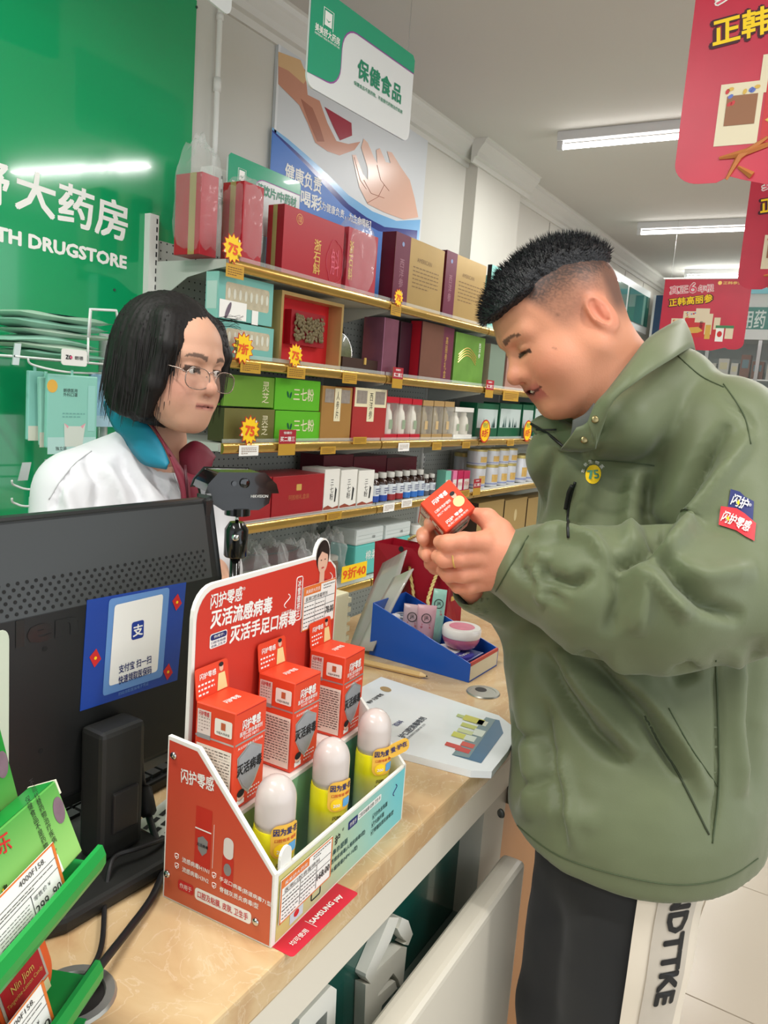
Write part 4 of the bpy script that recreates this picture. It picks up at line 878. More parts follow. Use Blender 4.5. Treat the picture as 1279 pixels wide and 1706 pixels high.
# --- starbursts, price cards and stickers on the rails
def burst_pts(r, n=13, k=0.72, ry=1.0): return [((r if i % 2 == 0 else r * k) * math.cos(PI * i / n + 0.1), ry * (r if i % 2 == 0 else r * k) * math.sin(PI * i / n + 0.1)) for i in range(2 * n)]
def burst(label, pxc, pyc, rpx, txt, small=None, n=13, y=1.664, stem=True, wide=1.0):
    c = on_y(pxc, pyc, y); r = on_y(pxc, pyc - rpx, y)[2] - c[2]
    t = thing('starburst_sign', label, 'price sign', c, 0, 'starburst price signs on the rails'); fr = Fr((0, 0, 0))
    MB().prism(burst_pts(r * 1.08, n, 0.74), (0, 0, 0), fr.u, fr.v, fr.n, 0.0012).build('card', mat('burst_red', (196, 40, 30), 0.5), t)
    flat(fr, burst_pts(r * 0.98, n, 0.74), YELP(), t, 0.0004, 'yellow_star')
    om = mat('burst_orange', (230, 86, 24), 0.5)
    text(fr, 0.0, -r * 0.05, txt, om, t, w=r * 1.0 * wide, h=r * 0.72, bold=0.05, off=0.0009, rot=-6)
    if small: text(fr, -r * 0.66, 0.05 * r, small, INK(), t, h=r * 0.9, w=r * 0.36, bold=0.02, off=0.0009, vertical=True, rot=-8)
    else: text(fr, r * 0.62, -r * 0.45, '折', INK(), t, h=r * 0.3, bold=0.01, off=0.0009)
    for q in (0.8, 3.5): flat(fr, ell(r * 0.86 * math.cos(q), r * 0.86 * math.sin(q), r * 0.09, r * 0.09, 10), mat('burst_glint', (240, 225, 190), 0.5), t, 0.0012, 'printed_glint')
    return t
burst('yellow starburst 75 sign below the bagged red gift boxes', 388, 414, 25, '75')
burst('small yellow starburst sign on the rail under the gold ginseng boxes', 664, 496, 15, '75')
burst('yellow starburst 7 sign with handwritten note beside the ampoule boxes', 405, 580, 26, '7折', '特惠')
burst('yellow starburst 75 sign before the open seed box', 492, 592, 20, '75')
burst('yellow starburst 75 sign before the olive gold box', 416, 717, 24, '75')
burst('yellow starburst sign behind the camera tripod head', 376, 862, 22, '75')
def card(label, pxc, py0, py1, wpx, kind, y=1.6635):
    a_ = on_y(pxc - wpx / 2, py1, y); z1_ = on_y(pxc, py0, y)[2]; x1_ = on_y(pxc + wpx / 2, py1, y)[0]; w_ = x1_ - a_[0]; h_ = z1_ - a_[2]
    t = thing('price_card', label, 'price card', (a_[0], y, a_[2]), 0, 'price cards on the rails'); fr = Fr((0, 0, 0))
    if kind == 'red':
        MB().b2((0, 0, 0), (w_, 0.001, h_)).build('holder', mat('sticker_gold', (206, 160, 60), 0.35, metal=0.3), t)
        flat(fr, rect(0, h_ * 0.45, w_, h_), mat('card_red', (164, 30, 46), 0.5), t, 0.0004, 'red_card'); text(fr, w_ / 2, h_ * 0.64, '买二赠三', WPRINT(), t, w=w_ * 0.86, h=h_ * 0.2, bold=0.02, off=0.0008); text(fr, w_ / 2, h_ * 0.88, '惊爆价', WPRINT(), t, w=w_ * 0.5, h=h_ * 0.10, bold=0.01, off=0.0008)
    elif kind == 'oval':
        MB().prism(ell(w_ / 2, h_ / 2, w_ / 2, h_ / 2), (0, 0, 0), fr.u, fr.v, fr.n, 0.001).build('card', mat('burst_red', (196, 40, 30), 0.5), t)
        flat(fr, ell(w_ / 2, h_ / 2, w_ * 0.42, h_ * 0.44), YELP(), t, 0.0004, 'yellow_oval'); text(fr, w_ * 0.5, h_ * 0.42, '8折', REDP(), t, w=w_ * 0.62, h=h_ * 0.36, bold=0.03, off=0.0008); text(fr, w_ * 0.5, h_ * 0.76, '特价', signt, t, w=w_ * 0.5, bold=0.01, off=0.0008)
    else:
        MB().b2((0, 0, 0), (w_, 0.001, h_)).build('sticker', mat('sticker_gold', (206, 160, 60), 0.35, metal=0.3) if kind == 'gold' else WPRINT(), t)
        lines(fr, w_ * 0.1, h_ * 0.15, w_ * 0.9, h_ * 0.85, 4, mat('sticker_ink', (120, 84, 40), 0.5), t, 0.35, int(pxc))
    return t
card('red three-for-two card on the rail under the mauve ginseng box', 661, 612, 646, 17, 'red')
card('red three-for-two card on the rail under the grey-green carton', 814, 633, 662, 13, 'red')
card('red three-for-two card under the bright green boxes', 477, 716, 759, 28, 'red')
card('red three-for-two card on the rail before the milk tins', 793, 798, 826, 12, 'red')
card('oval yellow eightfold discount card before the dark green cartons', 806, 699, 738, 17, 'oval'); card('oval yellow discount card at the last green carton', 877, 700, 736, 13, 'oval')
for (lab, pxc, y0, y1, w_, kd) in (('gold sticker under the star sign of the bagged boxes', 391, 441, 460, 30, 'gold'), ('gold sticker under the small star of the top rail', 659, 508, 524, 17, 'gold'), ('gold sticker below the ampoule boxes star', 417, 603, 620, 34, 'gold'), ('gold sticker below the seed box star', 493, 612, 629, 30, 'gold'), ('gold sticker below the wooden chest', 582, 622, 638, 24, 'gold'), ('gold sticker below the dusty rose carton', 850, 652, 667, 26, 'gold'),
    ('white price label below the olive box star', 414, 742, 760, 32, 'white'), ('gold sticker below the tan windowed box', 546, 744, 757, 25, 'gold'), ('gold sticker below the red windowed box', 599, 728, 740, 22, 'gold'), ('white price label below the red bottle packs', 672, 738, 752, 18, 'white'), ('gold sticker below the tan bottle packs', 727, 737, 750, 15, 'gold'), ('gold sticker below the white twin pack', 776, 736, 747, 13, 'gold'), ('gold sticker below the dark green cartons', 850, 733, 743, 11, 'gold'),
    ('gold sticker below the white notoginseng cartons', 556, 853, 868, 24, 'gold'), ('white price label below the blue-label pill bottles', 647, 839, 854, 18, 'white'), ('white price label below the red-label pill bottles', 677, 832, 846, 17, 'white'), ('gold sticker beside the held box rail', 772, 817, 830, 18, 'gold')):
    card(lab, pxc, y0, y1, w_, kd, 1.6665)
t = thing('sale_sign', 'yellow sale card reading forty on the lowest visible rail', 'price sign', on_y(568, 972, 1.664)); fr = Fr((0, 0, 0)); w_ = on_y(609, 960, 1.664)[0] - on_y(568, 960, 1.664)[0]; h_ = on_y(590, 946, 1.664)[2] - on_y(590, 972, 1.664)[2]
MB().b2((0, 0, 0), (w_, 0.001, h_)).build('card', YELP(), t); text(fr, w_ / 2, h_ / 2, '9折40', mat('burst_orange', (230, 86, 24), 0.5), t, w=w_ * 0.92, h=h_ * 0.7, bold=0.03, off=0.0006)
# ================================================================== the sales counter
ZC = 0.88
CA = math.radians(2.4); CO = np.array([0.518, 0.43, 0.0])
def marble():
    m = mat('beige_marble', (206, 172, 128), 0.16, spec=0.5); nt = m.node_tree; b = nt.nodes['Principled BSDF']
    tc = nt.nodes.new('ShaderNodeTexCoord'); n = nt.nodes.new('ShaderNodeTexNoise'); n.inputs['Scale'].default_value = 5; n.inputs['Detail'].default_value = 8; n.inputs['Distortion'].default_value = 1.6
    nt.links.new(tc.outputs['Object'], n.inputs['Vector'])
    r = nt.nodes.new('ShaderNodeValToRGB'); cr = r.color_ramp
    cr.elements[0].position = 0.30; cr.elements[0].color = lin((188, 148, 104)) + (1,); cr.elements[1].position = 0.74; cr.elements[1].color = lin((222, 198, 156)) + (1,)
    e = cr.elements.new(0.5); e.color = lin((208, 176, 132)) + (1,)
    n2 = nt.nodes.new('ShaderNodeTexNoise'); n2.inputs['Scale'].default_value = 9; n2.inputs['Detail'].default_value = 6; n2.inputs['Distortion'].default_value = 3.0
    nt.links.new(tc.outputs['Object'], n2.inputs['Vector'])
    r2 = nt.nodes.new('ShaderNodeValToRGB'); r2.color_ramp.elements[0].position = 0.485; r2.color_ramp.elements[0].color = (0, 0, 0, 1); r2.color_ramp.elements[1].position = 0.515; r2.color_ramp.elements[1].color = (0, 0, 0, 1)
    e = r2.color_ramp.elements.new(0.5); e.color = (0.32, 0.32, 0.32, 1)
    nt.links.new(n.outputs['Fac'], r.inputs[0]); nt.links.new(n2.outputs['Fac'], r2.inputs[0])
    mx = nt.nodes.new('ShaderNodeMix'); mx.data_type = 'RGBA'; mx.inputs[7].default_value = lin((234, 218, 190)) + (1,)
    nt.links.new(r2.outputs[0], mx.inputs[0]); nt.links.new(r.outputs[0], mx.inputs[6]); nt.links.new(mx.outputs[2], b.inputs['Base Color'])
    return m
t = thing('worktop', 'beige veined stone worktop of the sales counter', 'worktop', CO, CA)
MB().b2((-1.0, 0, ZC - 0.042), (1.6, 0.60, ZC)).build('slab', marble(), t, bevel=0.004)
t = thing('sales_counter', 'white sales counter base with dark green lettered front', 'counter', CO, CA)
cwm = mat('counter_white', (222, 214, 198), 0.35); cgm = mat('counter_green', (14, 78, 68), 0.22, coat=0.3)
MB().b2((-1.0, 0.004, ZC - 0.10), (1.6, 0.045, ZC - 0.0425)).build('apron', cwm, t)
MB().b2((-1.0, 0.045, 0.02), (0.615, 0.06, ZC - 0.0425)).build('green_panel', cgm, t)
MB().b2((0.615, 0.006, 0.02), (0.72, 0.06, ZC - 0.0425)).build('end_stile', mat('counter_stile', (186, 180, 166), 0.4), t)
MB().b2((-1.0, 0.06, 0.02), (1.6, 0.58, ZC - 0.0425)).build('carcass', cwm, t)
MB().b2((-1.0, -0.02, 0.57), (0.615, 0.0445, 0.58)).build('recess_floor', mat('recess_shade_grey', (110, 122, 116), 0.25), t)  # grey-green tone stands in for shading and reflection down in the gap
lp_ = MB().b2((-1.0, -0.062, 0.0), (0.655, -0.02, 0.695)).build('lower_panel', cwm, t, bevel=0.012, seg=3)
MB().b2((0.75, 0.02, 0.02), (1.6, 0.06, ZC - 0.0425)).build('wood_panel', mat('counter_wood', (166, 112, 62), 0.4, var=0.15, vscale=6), t)
MB().b2((0.722, -0.004, 0.745), (1.6, 0.05, 0.775)).build('dark_rail', mat('counter_rail', (96, 84, 66), 0.4), t)
# raised white letters on the green front: outlines read off the photograph, stood 22 mm proud of the panel
fc = Fr((0, 0.045, 0), (1, 0, 0))
ca_, sa_ = math.cos(CA), math.sin(CA)
def cl(px, py):
    """pixel -> (x, z) on the letters' front plane in counter coordinates"""
    n_ = np.array([-sa_, ca_, 0]); p0 = CO + n_ * 0.028; r = wr(px, py); p = CAM + r * (((p0 - CAM) @ n_) / (r @ n_)); q = p - CO
    return (q[0] * ca_ + q[1] * sa_, q[2])
def z8(x, y): return (480 + x / 3.1975, 1500 + y / 3.1975)
letm = mat('letter_white', (240, 236, 224), 0.35); lets = mat('letter_side_green', (40, 96, 86), 0.35)
def letter(name, outl):
    pts = [cl(*z8(*p)) for p in outl]
    a_ = sum(pts[i][0] * pts[(i + 1) % len(pts)][1] - pts[(i + 1) % len(pts)][0] * pts[i][1] for i in range(len(pts)))
    if a_ < 0: pts = pts[::-1]
    o = MB().prism(pts, (0, 0.0445 - 0.0165, 0), (1, 0, 0), (0, 0, 1), (0, -1, 0), 0.0165).build(name, letm, t)
    return o
letter('raised_letter', [(540, 90), (590, 92), (548, 210), (470, 375), (600, 250), (632, 250), (612, 440), (600, 470), (585, 420), (560, 388), (480, 495), (478, 512), (570, 430), (580, 470), (500, 560), (470, 700), (400, 800), (412, 450), (440, 446), (412, 410), (414, 392)])
letter('raised_letter', [(606, 92), (640, 108), (664, 180), (640, 240), (618, 236), (632, 222), (600, 190), (580, 150), (590, 148)])
letter('raised_letter', [(228, 454), (258, 474), (246, 760), (200, 760), (208, 590), (150, 650), (90, 760), (40, 760), (62, 636)])

# ------------------------------------------------------------------ card display stand with boxes and bottles
DB = np.array([0.575, 0.45, ZC + 0.0004]); DA = math.radians(4.4); DW, DD = 0.292, 0.148
dn = mat('board_white_edge', (238, 234, 226), 0.5); dred = mat('stand_red', (206, 58, 44), 0.4); dor = grad_mat('stand_orange_blend', (206, 100, 66), (200, 66, 48), 'Z', 0.0, 0.16, 0.4); dteal = grad_mat('stand_teal_blend', (206, 196, 124), (116, 200, 206), 'X', 0.02, 0.27, 0.4); dgrn = grad_mat('stand_green_blend', (150, 172, 92), (88, 156, 140), 'X', 0.0, 0.2, 0.4)
t = thing('counter_display', 'red and orange card display stand for mouth spray boxes', 'display stand', DB, DA); DST = t
sidep = [(0, 0), (DD, 0), (DD, 0.19), (0.105, 0.188), (0, 0.082)]
for x in (0.0, DW):
    # side panel as outline in (depth, height)
    MB().prism(sidep, (x - 0.002, 0, 0), (0, 1, 0), (0, 0, 1), (1, 0, 0), 0.005) .build('side_panel', dn, t)
fs_ = Fr((-0.0071, DD, 0), (0, -1, 0))
flat(fs_, [(DD - q[0], q[1]) for q in [(0.002, 0.002), (DD - 0.002, 0.002), (DD - 0.002, 0.186), (0.107, 0.184), (0.003, 0.080)]][::-1], dor, t, 0.0003, 'printed_side')
MB().b2((-0.002, 0, 0), (DW, 0.004, 0.080)).build('front_panel', dn, t)
ff = Fr((0, 0, 0)); flat(ff, rect(0.0, 0.002, DW - 0.003, 0.077), dteal, t, 0.0003, 'printed_front')
MB().b2((0, 0.068, 0), (DW - 0.007, 0.071, 0.115)).build('riser', dn, t)
flat(Fr((0, 0.068, 0)), rect(0.001, 0.002, DW - 0.008, 0.110), dgrn, t, 0.0003, 'printed_riser')
MB().b2((0, 0.071, 0.110), (DW - 0.007, 0.136, 0.115)).build('step', dn, t)
MB().b2((0, 0.004, 0), (DW - 0.007, 0.068, 0.003)).build('trough_floor', dn, t)
# back board with rounded corner and printed head standing above the edge
bw0, bw1 = 0.010, 0.305
bo = [(bw0, 0.0), (bw1, 0.0), (bw1 + 0.003, 0.300), (bw1 - 0.004, 0.330), (bw1 - 0.020, 0.342)]
for q in np.linspace(0.15, PI - 0.1, 9): bo.append((bw1 - 0.040 + 0.0185 * math.cos(q), 0.350 + 0.024 * math.sin(q)))
bo += [(bw1 - 0.062, 0.352)] + [(bw0 + 0.034 + 0.032 * math.cos(q), 0.318 + 0.034 * math.sin(q)) for q in np.linspace(PI / 2, PI, 7)]
MB().prism(bo, (0, 0.1365, 0), (1, 0, 0), (0, 0, 1), (0, -1, 0), 0.005).build('back_board', dn, t)
fb = Fr((0, 0.1365, 0))
def dpl(px, py, n_, off):      # pixel -> stand coordinates on the plane at offset `off` along local axis n_ (0 width, 1 depth)
    ux_ = np.array([math.cos(DA), math.sin(DA), 0]); vx_ = np.array([-math.sin(DA), math.cos(DA), 0]); nn = (ux_, vx_)[n_]; r = wr(px, py); p = CAM + r * (((DB + nn * off - CAM) @ nn) / (r @ nn)) - DB; return (p @ ux_, p @ vx_, p[2])
def bt(s, x0, y0, x1, y1, h, m, **k):   # text on the back board between two photo points
    a_, b_ = dpl(x0, y0, 1, 0.1365), dpl(x1, y1, 1, 0.1365); return text(fb, (a_[0] + b_[0]) / 2, (a_[2] + b_[2]) / 2, s, m, t, w=b_[0] - a_[0], h=h, rot=math.degrees(math.atan2(b_[2] - a_[2], b_[0] - a_[0])), **k)
def st(s, x0, y0, x1, y1, h, m, **k):   # text on the side panel
    a_, b_ = dpl(x0, y0, 0, -0.0071), dpl(x1, y1, 0, -0.0071); return text(fs_, DD - (a_[1] + b_[1]) / 2, (a_[2] + b_[2]) / 2, s, m, t, w=a_[1] - b_[1], h=h, rot=math.degrees(math.atan2(b_[2] - a_[2], a_[1] - b_[1])), **k)
inr = [(bw0 + 0.007, 0.002), (bw1 - 0.001, 0.002), (bw1 + 0.001, 0.298), (bw1 - 0.005, 0.326), (bw1 - 0.018, 0.338), (bw1 - 0.062, 0.3475)] + [(bw0 + 0.036 + 0.029 * math.cos(q), 0.314 + 0.032 * math.sin(q)) for q in np.linspace(PI / 2, PI, 7)]
flat(fb, inr, dred, t, 0.0003, 'printed_back')
bt('闪护零感', 350, 1003, 403, 988, 0.0175, WPRINT(), bold=0.02); bt('®', 404, 981, 408, 980, 0.004, WPRINT(), bold=0.0)
bt('灭活流感病毒', 350, 1033, 453, 1006, 0.0215, WPRINT(), bold=0.035); bt('灭活手足口病毒', 382, 1058, 493, 1027, 0.0215, WPRINT(), bold=0.035)
qn = dpl(348, 1085, 1, 0.1365); qu = dpl(378, 1046, 1, 0.1365); nx0, nx1, nz0, nz1 = qn[0], qu[0], qn[2] + 0.002, qu[2] - 0.001; nh = nz1 - nz0
flat(fb, rect(nx0, nz0, nx1, nz1, 0.003), WPRINT(), t, 0.0006, 'note_panel'); flat(fb, rect(nx0 + 0.001, nz0 + nh * 0.55, nx1 - 0.001, nz1 - 0.001, 0.003), NAVY(), t, 0.0009, 'note_head')
nm_ = (nx0 + nx1) / 2; text(fb, nm_, nz0 + nh * 0.77, '作用于:', WPRINT(), t, w=(nx1 - nx0) * 0.6, h=nh * 0.2, bold=0.01, off=0.0012); text(fb, nm_, nz0 + nh * 0.39, '口腔及粘膜', NAVY(), t, w=(nx1 - nx0) * 0.84, h=nh * 0.18, bold=0.0, off=0.001); text(fb, nm_, nz0 + nh * 0.15, '皮肤,卫生手', NAVY(), t, w=(nx1 - nx0) * 0.84, h=nh * 0.18, bold=0.0, off=0.001)
# printed portrait (generic figure in red), script mark, vertical ribbon
sk = mat('printed_skin', (226, 180, 156), 0.5)
hc = bw1 - 0.040
flat(fb, [(hc - 0.036, 0.262), (hc + 0.036, 0.262), (hc + 0.034, 0.300), (hc + 0.012, 0.316), (hc - 0.012, 0.316), (hc - 0.036, 0.292)], mat('printed_jacket', (176, 22, 36), 0.5), t, 0.0007, 'printed_jacket')
flat(fb, ell(hc, 0.350, 0.0165, 0.0215), mat('printed_hair', (34, 24, 22), 0.5), t, 0.0006, 'printed_hair'); flat(fb, ell(hc, 0.343, 0.0125, 0.0175), sk, t, 0.0010, 'printed_face'); flat(fb, rect(hc - 0.006, 0.312, hc + 0.006, 0.332), sk, t, 0.0008, 'printed_neck')
flat(fb, [(hc - 0.0125, 0.348), (hc - 0.004, 0.3565), (hc + 0.0125, 0.350), (hc + 0.010, 0.362), (hc, 0.3665), (hc - 0.010, 0.362)], mat('printed_hair', (34, 24, 22), 0.5), t, 0.0013, 'printed_fringe')
for s in (-1, 1): flat(fb, ell(hc + s * 0.0048, 0.3445, 0.0016, 0.0008, 8), INK(), t, 0.0014, 'printed_eye')
flat(fb, ell(hc, 0.3335, 0.0035, 0.0012, 10), mat('printed_lip', (190, 70, 70), 0.5), t, 0.0014, 'printed_mouth')
MB().tube([fb.p(hc, 0.300, 0.001), fb.p(hc, 0.262, 0.001)], 0.0008, 4).build('printed_zip', GOLDP(), t)
MB().tube([fb.p(a_, b_, 0.0006) for a_, b_ in rect(0.205, 0.272, 0.219, 0.330, 0.003, 2)], 0.0007, 4, True).build('ribbon_outline', WPRINT(), t); text(fb, 0.212, 0.301, '冰雪健将王', WPRINT(), t, h=0.050, w=0.008, bold=0.02, vertical=True)
MB().tube([fb.p(0.186 + 0.006 * math.sin(q * 2), 0.303 + 0.006 * q, 0.0006) for q in np.linspace(-1.4, 1.4, 14)], 0.0007, 4).build('script_mark', WPRINT(), t)
text(fb, 0.186, 0.288, '运动健康', WPRINT(), t, w=0.022, bold=0.0)
MB().tube([fb.p(hc + 0.022 + 0.006 * math.sin(q * 2), 0.310 + 0.008 * q, 0.0006) for q in np.linspace(-1.2, 1.6, 12)], 0.0006, 4).build('script_mark', WPRINT(), t)
# left side print
def sd_(a_, z_): return (DD - a_, z_)
st('闪护零感', 302, 1291, 357, 1307, 0.0165, WPRINT(), bold=0.02); st('®', 360, 1302, 364, 1304, 0.004, WPRINT(), bold=0.0)
flat(fs_, rect(DD - 0.105, 0.056, DD - 0.083, 0.124), mat('side_box_print', (196, 46, 34), 0.45), t, 0.0006, 'printed_box'); flat(fs_, rect(DD - 0.105, 0.098, DD - 0.083, 0.0995), WPRINT(), t, 0.0009, 'printed_line')
flat(fs_, [(DD - 0.101, 0.088), (DD - 0.094, 0.092), (DD - 0.087, 0.088), (DD - 0.088, 0.075), (DD - 0.094, 0.069), (DD - 0.100, 0.075)], mat('shield_grey', (150, 152, 156), 0.35, metal=0.4), t, 0.0009, 'printed_shield'); text(fs_, DD - 0.094, 0.081, '灭活病毒', INK(), t, w=0.016, bold=0.01, off=0.0012)
flat(fs_, rect(DD - 0.080, 0.060, DD - 0.0795, 0.11), WPRINT(), t, 0.0006, 'printed_barcode')
flat(fs_, rect(DD - 0.067, 0.044, DD - 0.052, 0.082, 0.004), mat('side_box_print', (196, 46, 34), 0.45), t, 0.0006, 'printed_bottle'); flat(fs_, rect(DD - 0.066, 0.078, DD - 0.053, 0.102, 0.006), mat('printed_cap', (222, 214, 208), 0.45), t, 0.0008, 'printed_cap'); flat(fs_, ell(DD - 0.0595, 0.066, 0.005, 0.007), mat('shield_grey', (150, 152, 156), 0.35, metal=0.4), t, 0.0009, 'printed_shield')
def shield(a_, b_, s):
    MB().tube([fs_.p(a_ + s * x, b_ + s * y, 0.0006) for x, y in ((-1, 1), (0, 1.25), (1, 1), (0.9, -0.4), (0, -1.2), (-0.9, -0.4))], 0.0004, 4, True).build('check_shield', WPRINT(), t)
    MB().tube([fs_.p(a_ - s * 0.4, b_, 0.0006), fs_.p(a_ - s * 0.05, b_ - s * 0.4, 0.0006), fs_.p(a_ + s * 0.5, b_ + s * 0.4, 0.0006)], 0.0004, 4).build('check_mark', WPRINT(), t)
for (s, x0, y0, x1, y1) in (('流感病毒H1N1', 304, 1431, 349, 1452), ('流感病毒H3N2', 304, 1447, 348, 1468), ('手足口病毒(肠道病毒71型)', 366, 1463, 455, 1509), ('脊髓灰质炎病毒Ⅰ型', 366, 1480, 431, 1510)):
    st(s, x0, y0, x1, y1, 0.0062, WPRINT(), bold=0.012); q = dpl(x0 - 9, y0 - 5, 0, -0.0071); shield(DD - q[1], q[2], 0.0026)
flat(fs_, rect(DD - 0.126, 0.018, DD - 0.104, 0.030, 0.003), REDP(), t, 0.0006, 'red_label'); text(fs_, DD - 0.115, 0.024, '作用于', WPRINT(), t, w=0.017, h=0.006, bold=0.0, off=0.0009)
flat(fs_, rect(DD - 0.102, 0.016, DD - 0.026, 0.030, 0.004), WPRINT(), t, 0.0006, 'white_label'); text(fs_, DD - 0.064, 0.023, '口腔及粘膜, 皮肤, 卫生手', REDP(), t, w=0.068, h=0.0085, bold=0.01, off=0.0009)
for d_, z_ in ((0.139, 0.170), (0.142, 0.030), (0.020, 0.022)):
    MB().lathe([(0.0045, 0), (0.004, 0.002), (0.001, 0.003)], 12, fs_.p(DD - d_, z_), (-1, 0, 0)).build('snap_rivet', CHROME(), t, True)
# front print
text(ff, 0.116, 0.060, '护', INK(), t, h=0.012, bold=0.02); text(ff, 0.128, 0.066, '®', INK(), t, h=0.004, bold=0.0)
flat(ff, rect(0.140, 0.058, 0.162, 0.069, 0.002), NAVY(), t, 0.0006, 'navy_label'); text(ff, 0.151, 0.0635, '作用于', WPRINT(), t, w=0.016, h=0.006, bold=0.0, off=0.0009)
flat(ff, rect(0.163, 0.060, 0.222, 0.069, 0.002), WPRINT(), t, 0.0006, 'white_label'); text(ff, 0.1925, 0.0645, '口腔及粘膜·皮肤·卫生手', INK(), t, w=0.055, h=0.006, bold=0.0, off=0.0009)
for (s, a_, z_, w_) in (('鼻奈瑟菌', 0.124, 0.046, 0.034), ('性疱疹病毒(人疱疹病毒Ⅱ型)', 0.145, 0.035, 0.08), ('☑人乳头瘤病毒(HPV-16型)', 0.125, 0.0235, 0.085), ('☑白色念珠菌', 0.222, 0.046, 0.040), ('☑大肠杆菌', 0.218, 0.035, 0.033), ('☑脊髓灰质炎病毒Ⅰ型', 0.232, 0.0245, 0.062)):
    text(ff, a_, z_, s, mat('print_teal_ink', (44, 84, 84), 0.5), t, w=w_, h=0.0075, bold=0.01)
MB().tube([ff.p(0.262 + 0.005 * math.sin(q * 2), 0.056 + 0.005 * q, 0.0006) for q in np.linspace(-1.4, 1.4, 12)], 0.0007, 4).build('script_mark', NAVY(), t)
flat(ff, rect(0.025, 0.006, 0.05, 0.022), mat('print_pale_blue', (196, 214, 220), 0.5), t, 0.0006, 'small_picture'); flat(ff, ell(0.037, 0.014, 0.005, 0.004), REDP(), t, 0.0009, 'small_heart'); MB().tube([ff.p(a_, b_, 0.0006) for a_, b_ in rect(0.066, 0.010, 0.084, 0.032, 0.002, 2)], 0.0008, 4, True).build('small_frame', INK(), t); flat(ff, ell(0.074, 0.024, 0.004, 0.005), REDP(), t, 0.0006, 'small_heart')
MB().prism([(0.006, 0), (0.026, 0), (0.026, 0.012)] + [(0.016 + 0.010 * math.cos(q), 0.012 + 0.011 * math.sin(q)) for q in np.linspace(0, PI, 9)], (0, 0.003, 0.078), (1, 0, 0), (0, 0, 1), (0, -1, 0), 0.003).build('tag_hook', WHITE(), t)
def price_label(label, fr_, w, h, price, parent_loc, rz, orange=True, rot=None):
    t = thing('price_label', label, 'price label', parent_loc, rz, None, rot)
    MB().b2((0, -0.0008, 0), (w, 0, h)).build('card', WPRINT(), t); f = Fr((0, -0.0008, 0)); om = mat('label_orange', (226, 120, 50), 0.5); k = mat('label_ink', (60, 58, 60), 0.5)
    for r_ in (rect(0, 0, w, 0.025 * h), rect(0, 0, 0.02 * w, h), rect(0.98 * w, 0, w, h), rect(0, 0.97 * h, w, h), rect(0.02 * w, 0.80 * h, 0.52 * w, 0.97 * h)): flat(f, r_, om, t, 0.0003, 'orange_rule')
    text(f, 0.27 * w, 0.885 * h, '美美舒大药房', WPRINT(), t, w=0.42 * w, h=0.09 * h, bold=0.0)
    for z_ in (0.63, 0.45, 0.27): flat(f, rect(0.03 * w, z_ * h, 0.97 * w, (z_ + 0.012) * h), k, t, 0.0003, 'rule')
    for x_ in (0.36, 0.68): flat(f, rect(x_ * w, 0.06 * h, (x_ + 0.008) * w, 0.63 * h), k, t, 0.0003, 'rule')
    text(f, 0.4 * w, 0.71 * h, '医用口腔消毒喷剂', k, t, w=0.66 * w, h=0.10 * h, bold=0.0); text(f, 0.83 * w, 0.30 * h, price, k, t, w=0.26 * w, h=0.17 * h, bold=0.01)
    lines(f, 0.04 * w, 0.06 * h, 0.34 * w, 0.6 * h, 6, k, t, 0.2, 5); lines(f, 0.38 * w, 0.06 * h, 0.66 * w, 0.6 * h, 6, k, t, 0.2, 6); lines(f, 0.6 * w, 0.82 * h, 0.96 * w, 0.95 * h, 2, k, t, 0.3, 7)
    return t
def dloc(u_, d_, z_): return DB + np.array([math.cos(DA) * u_ - math.sin(DA) * d_, math.sin(DA) * u_ + math.cos(DA) * d_, z_])
price_label('price label 78 on the red back board', None, 0.080, 0.060, '78.00', dloc(dpl(501, 1053, 1, 0.135)[0], 0.135, dpl(501, 1053, 1, 0.135)[2]), DA)
price_label('price label 168 hung on the low front edge', None, 0.100, 0.050, '168.00', dloc(0.002, -0.0015, 0.021), DA)
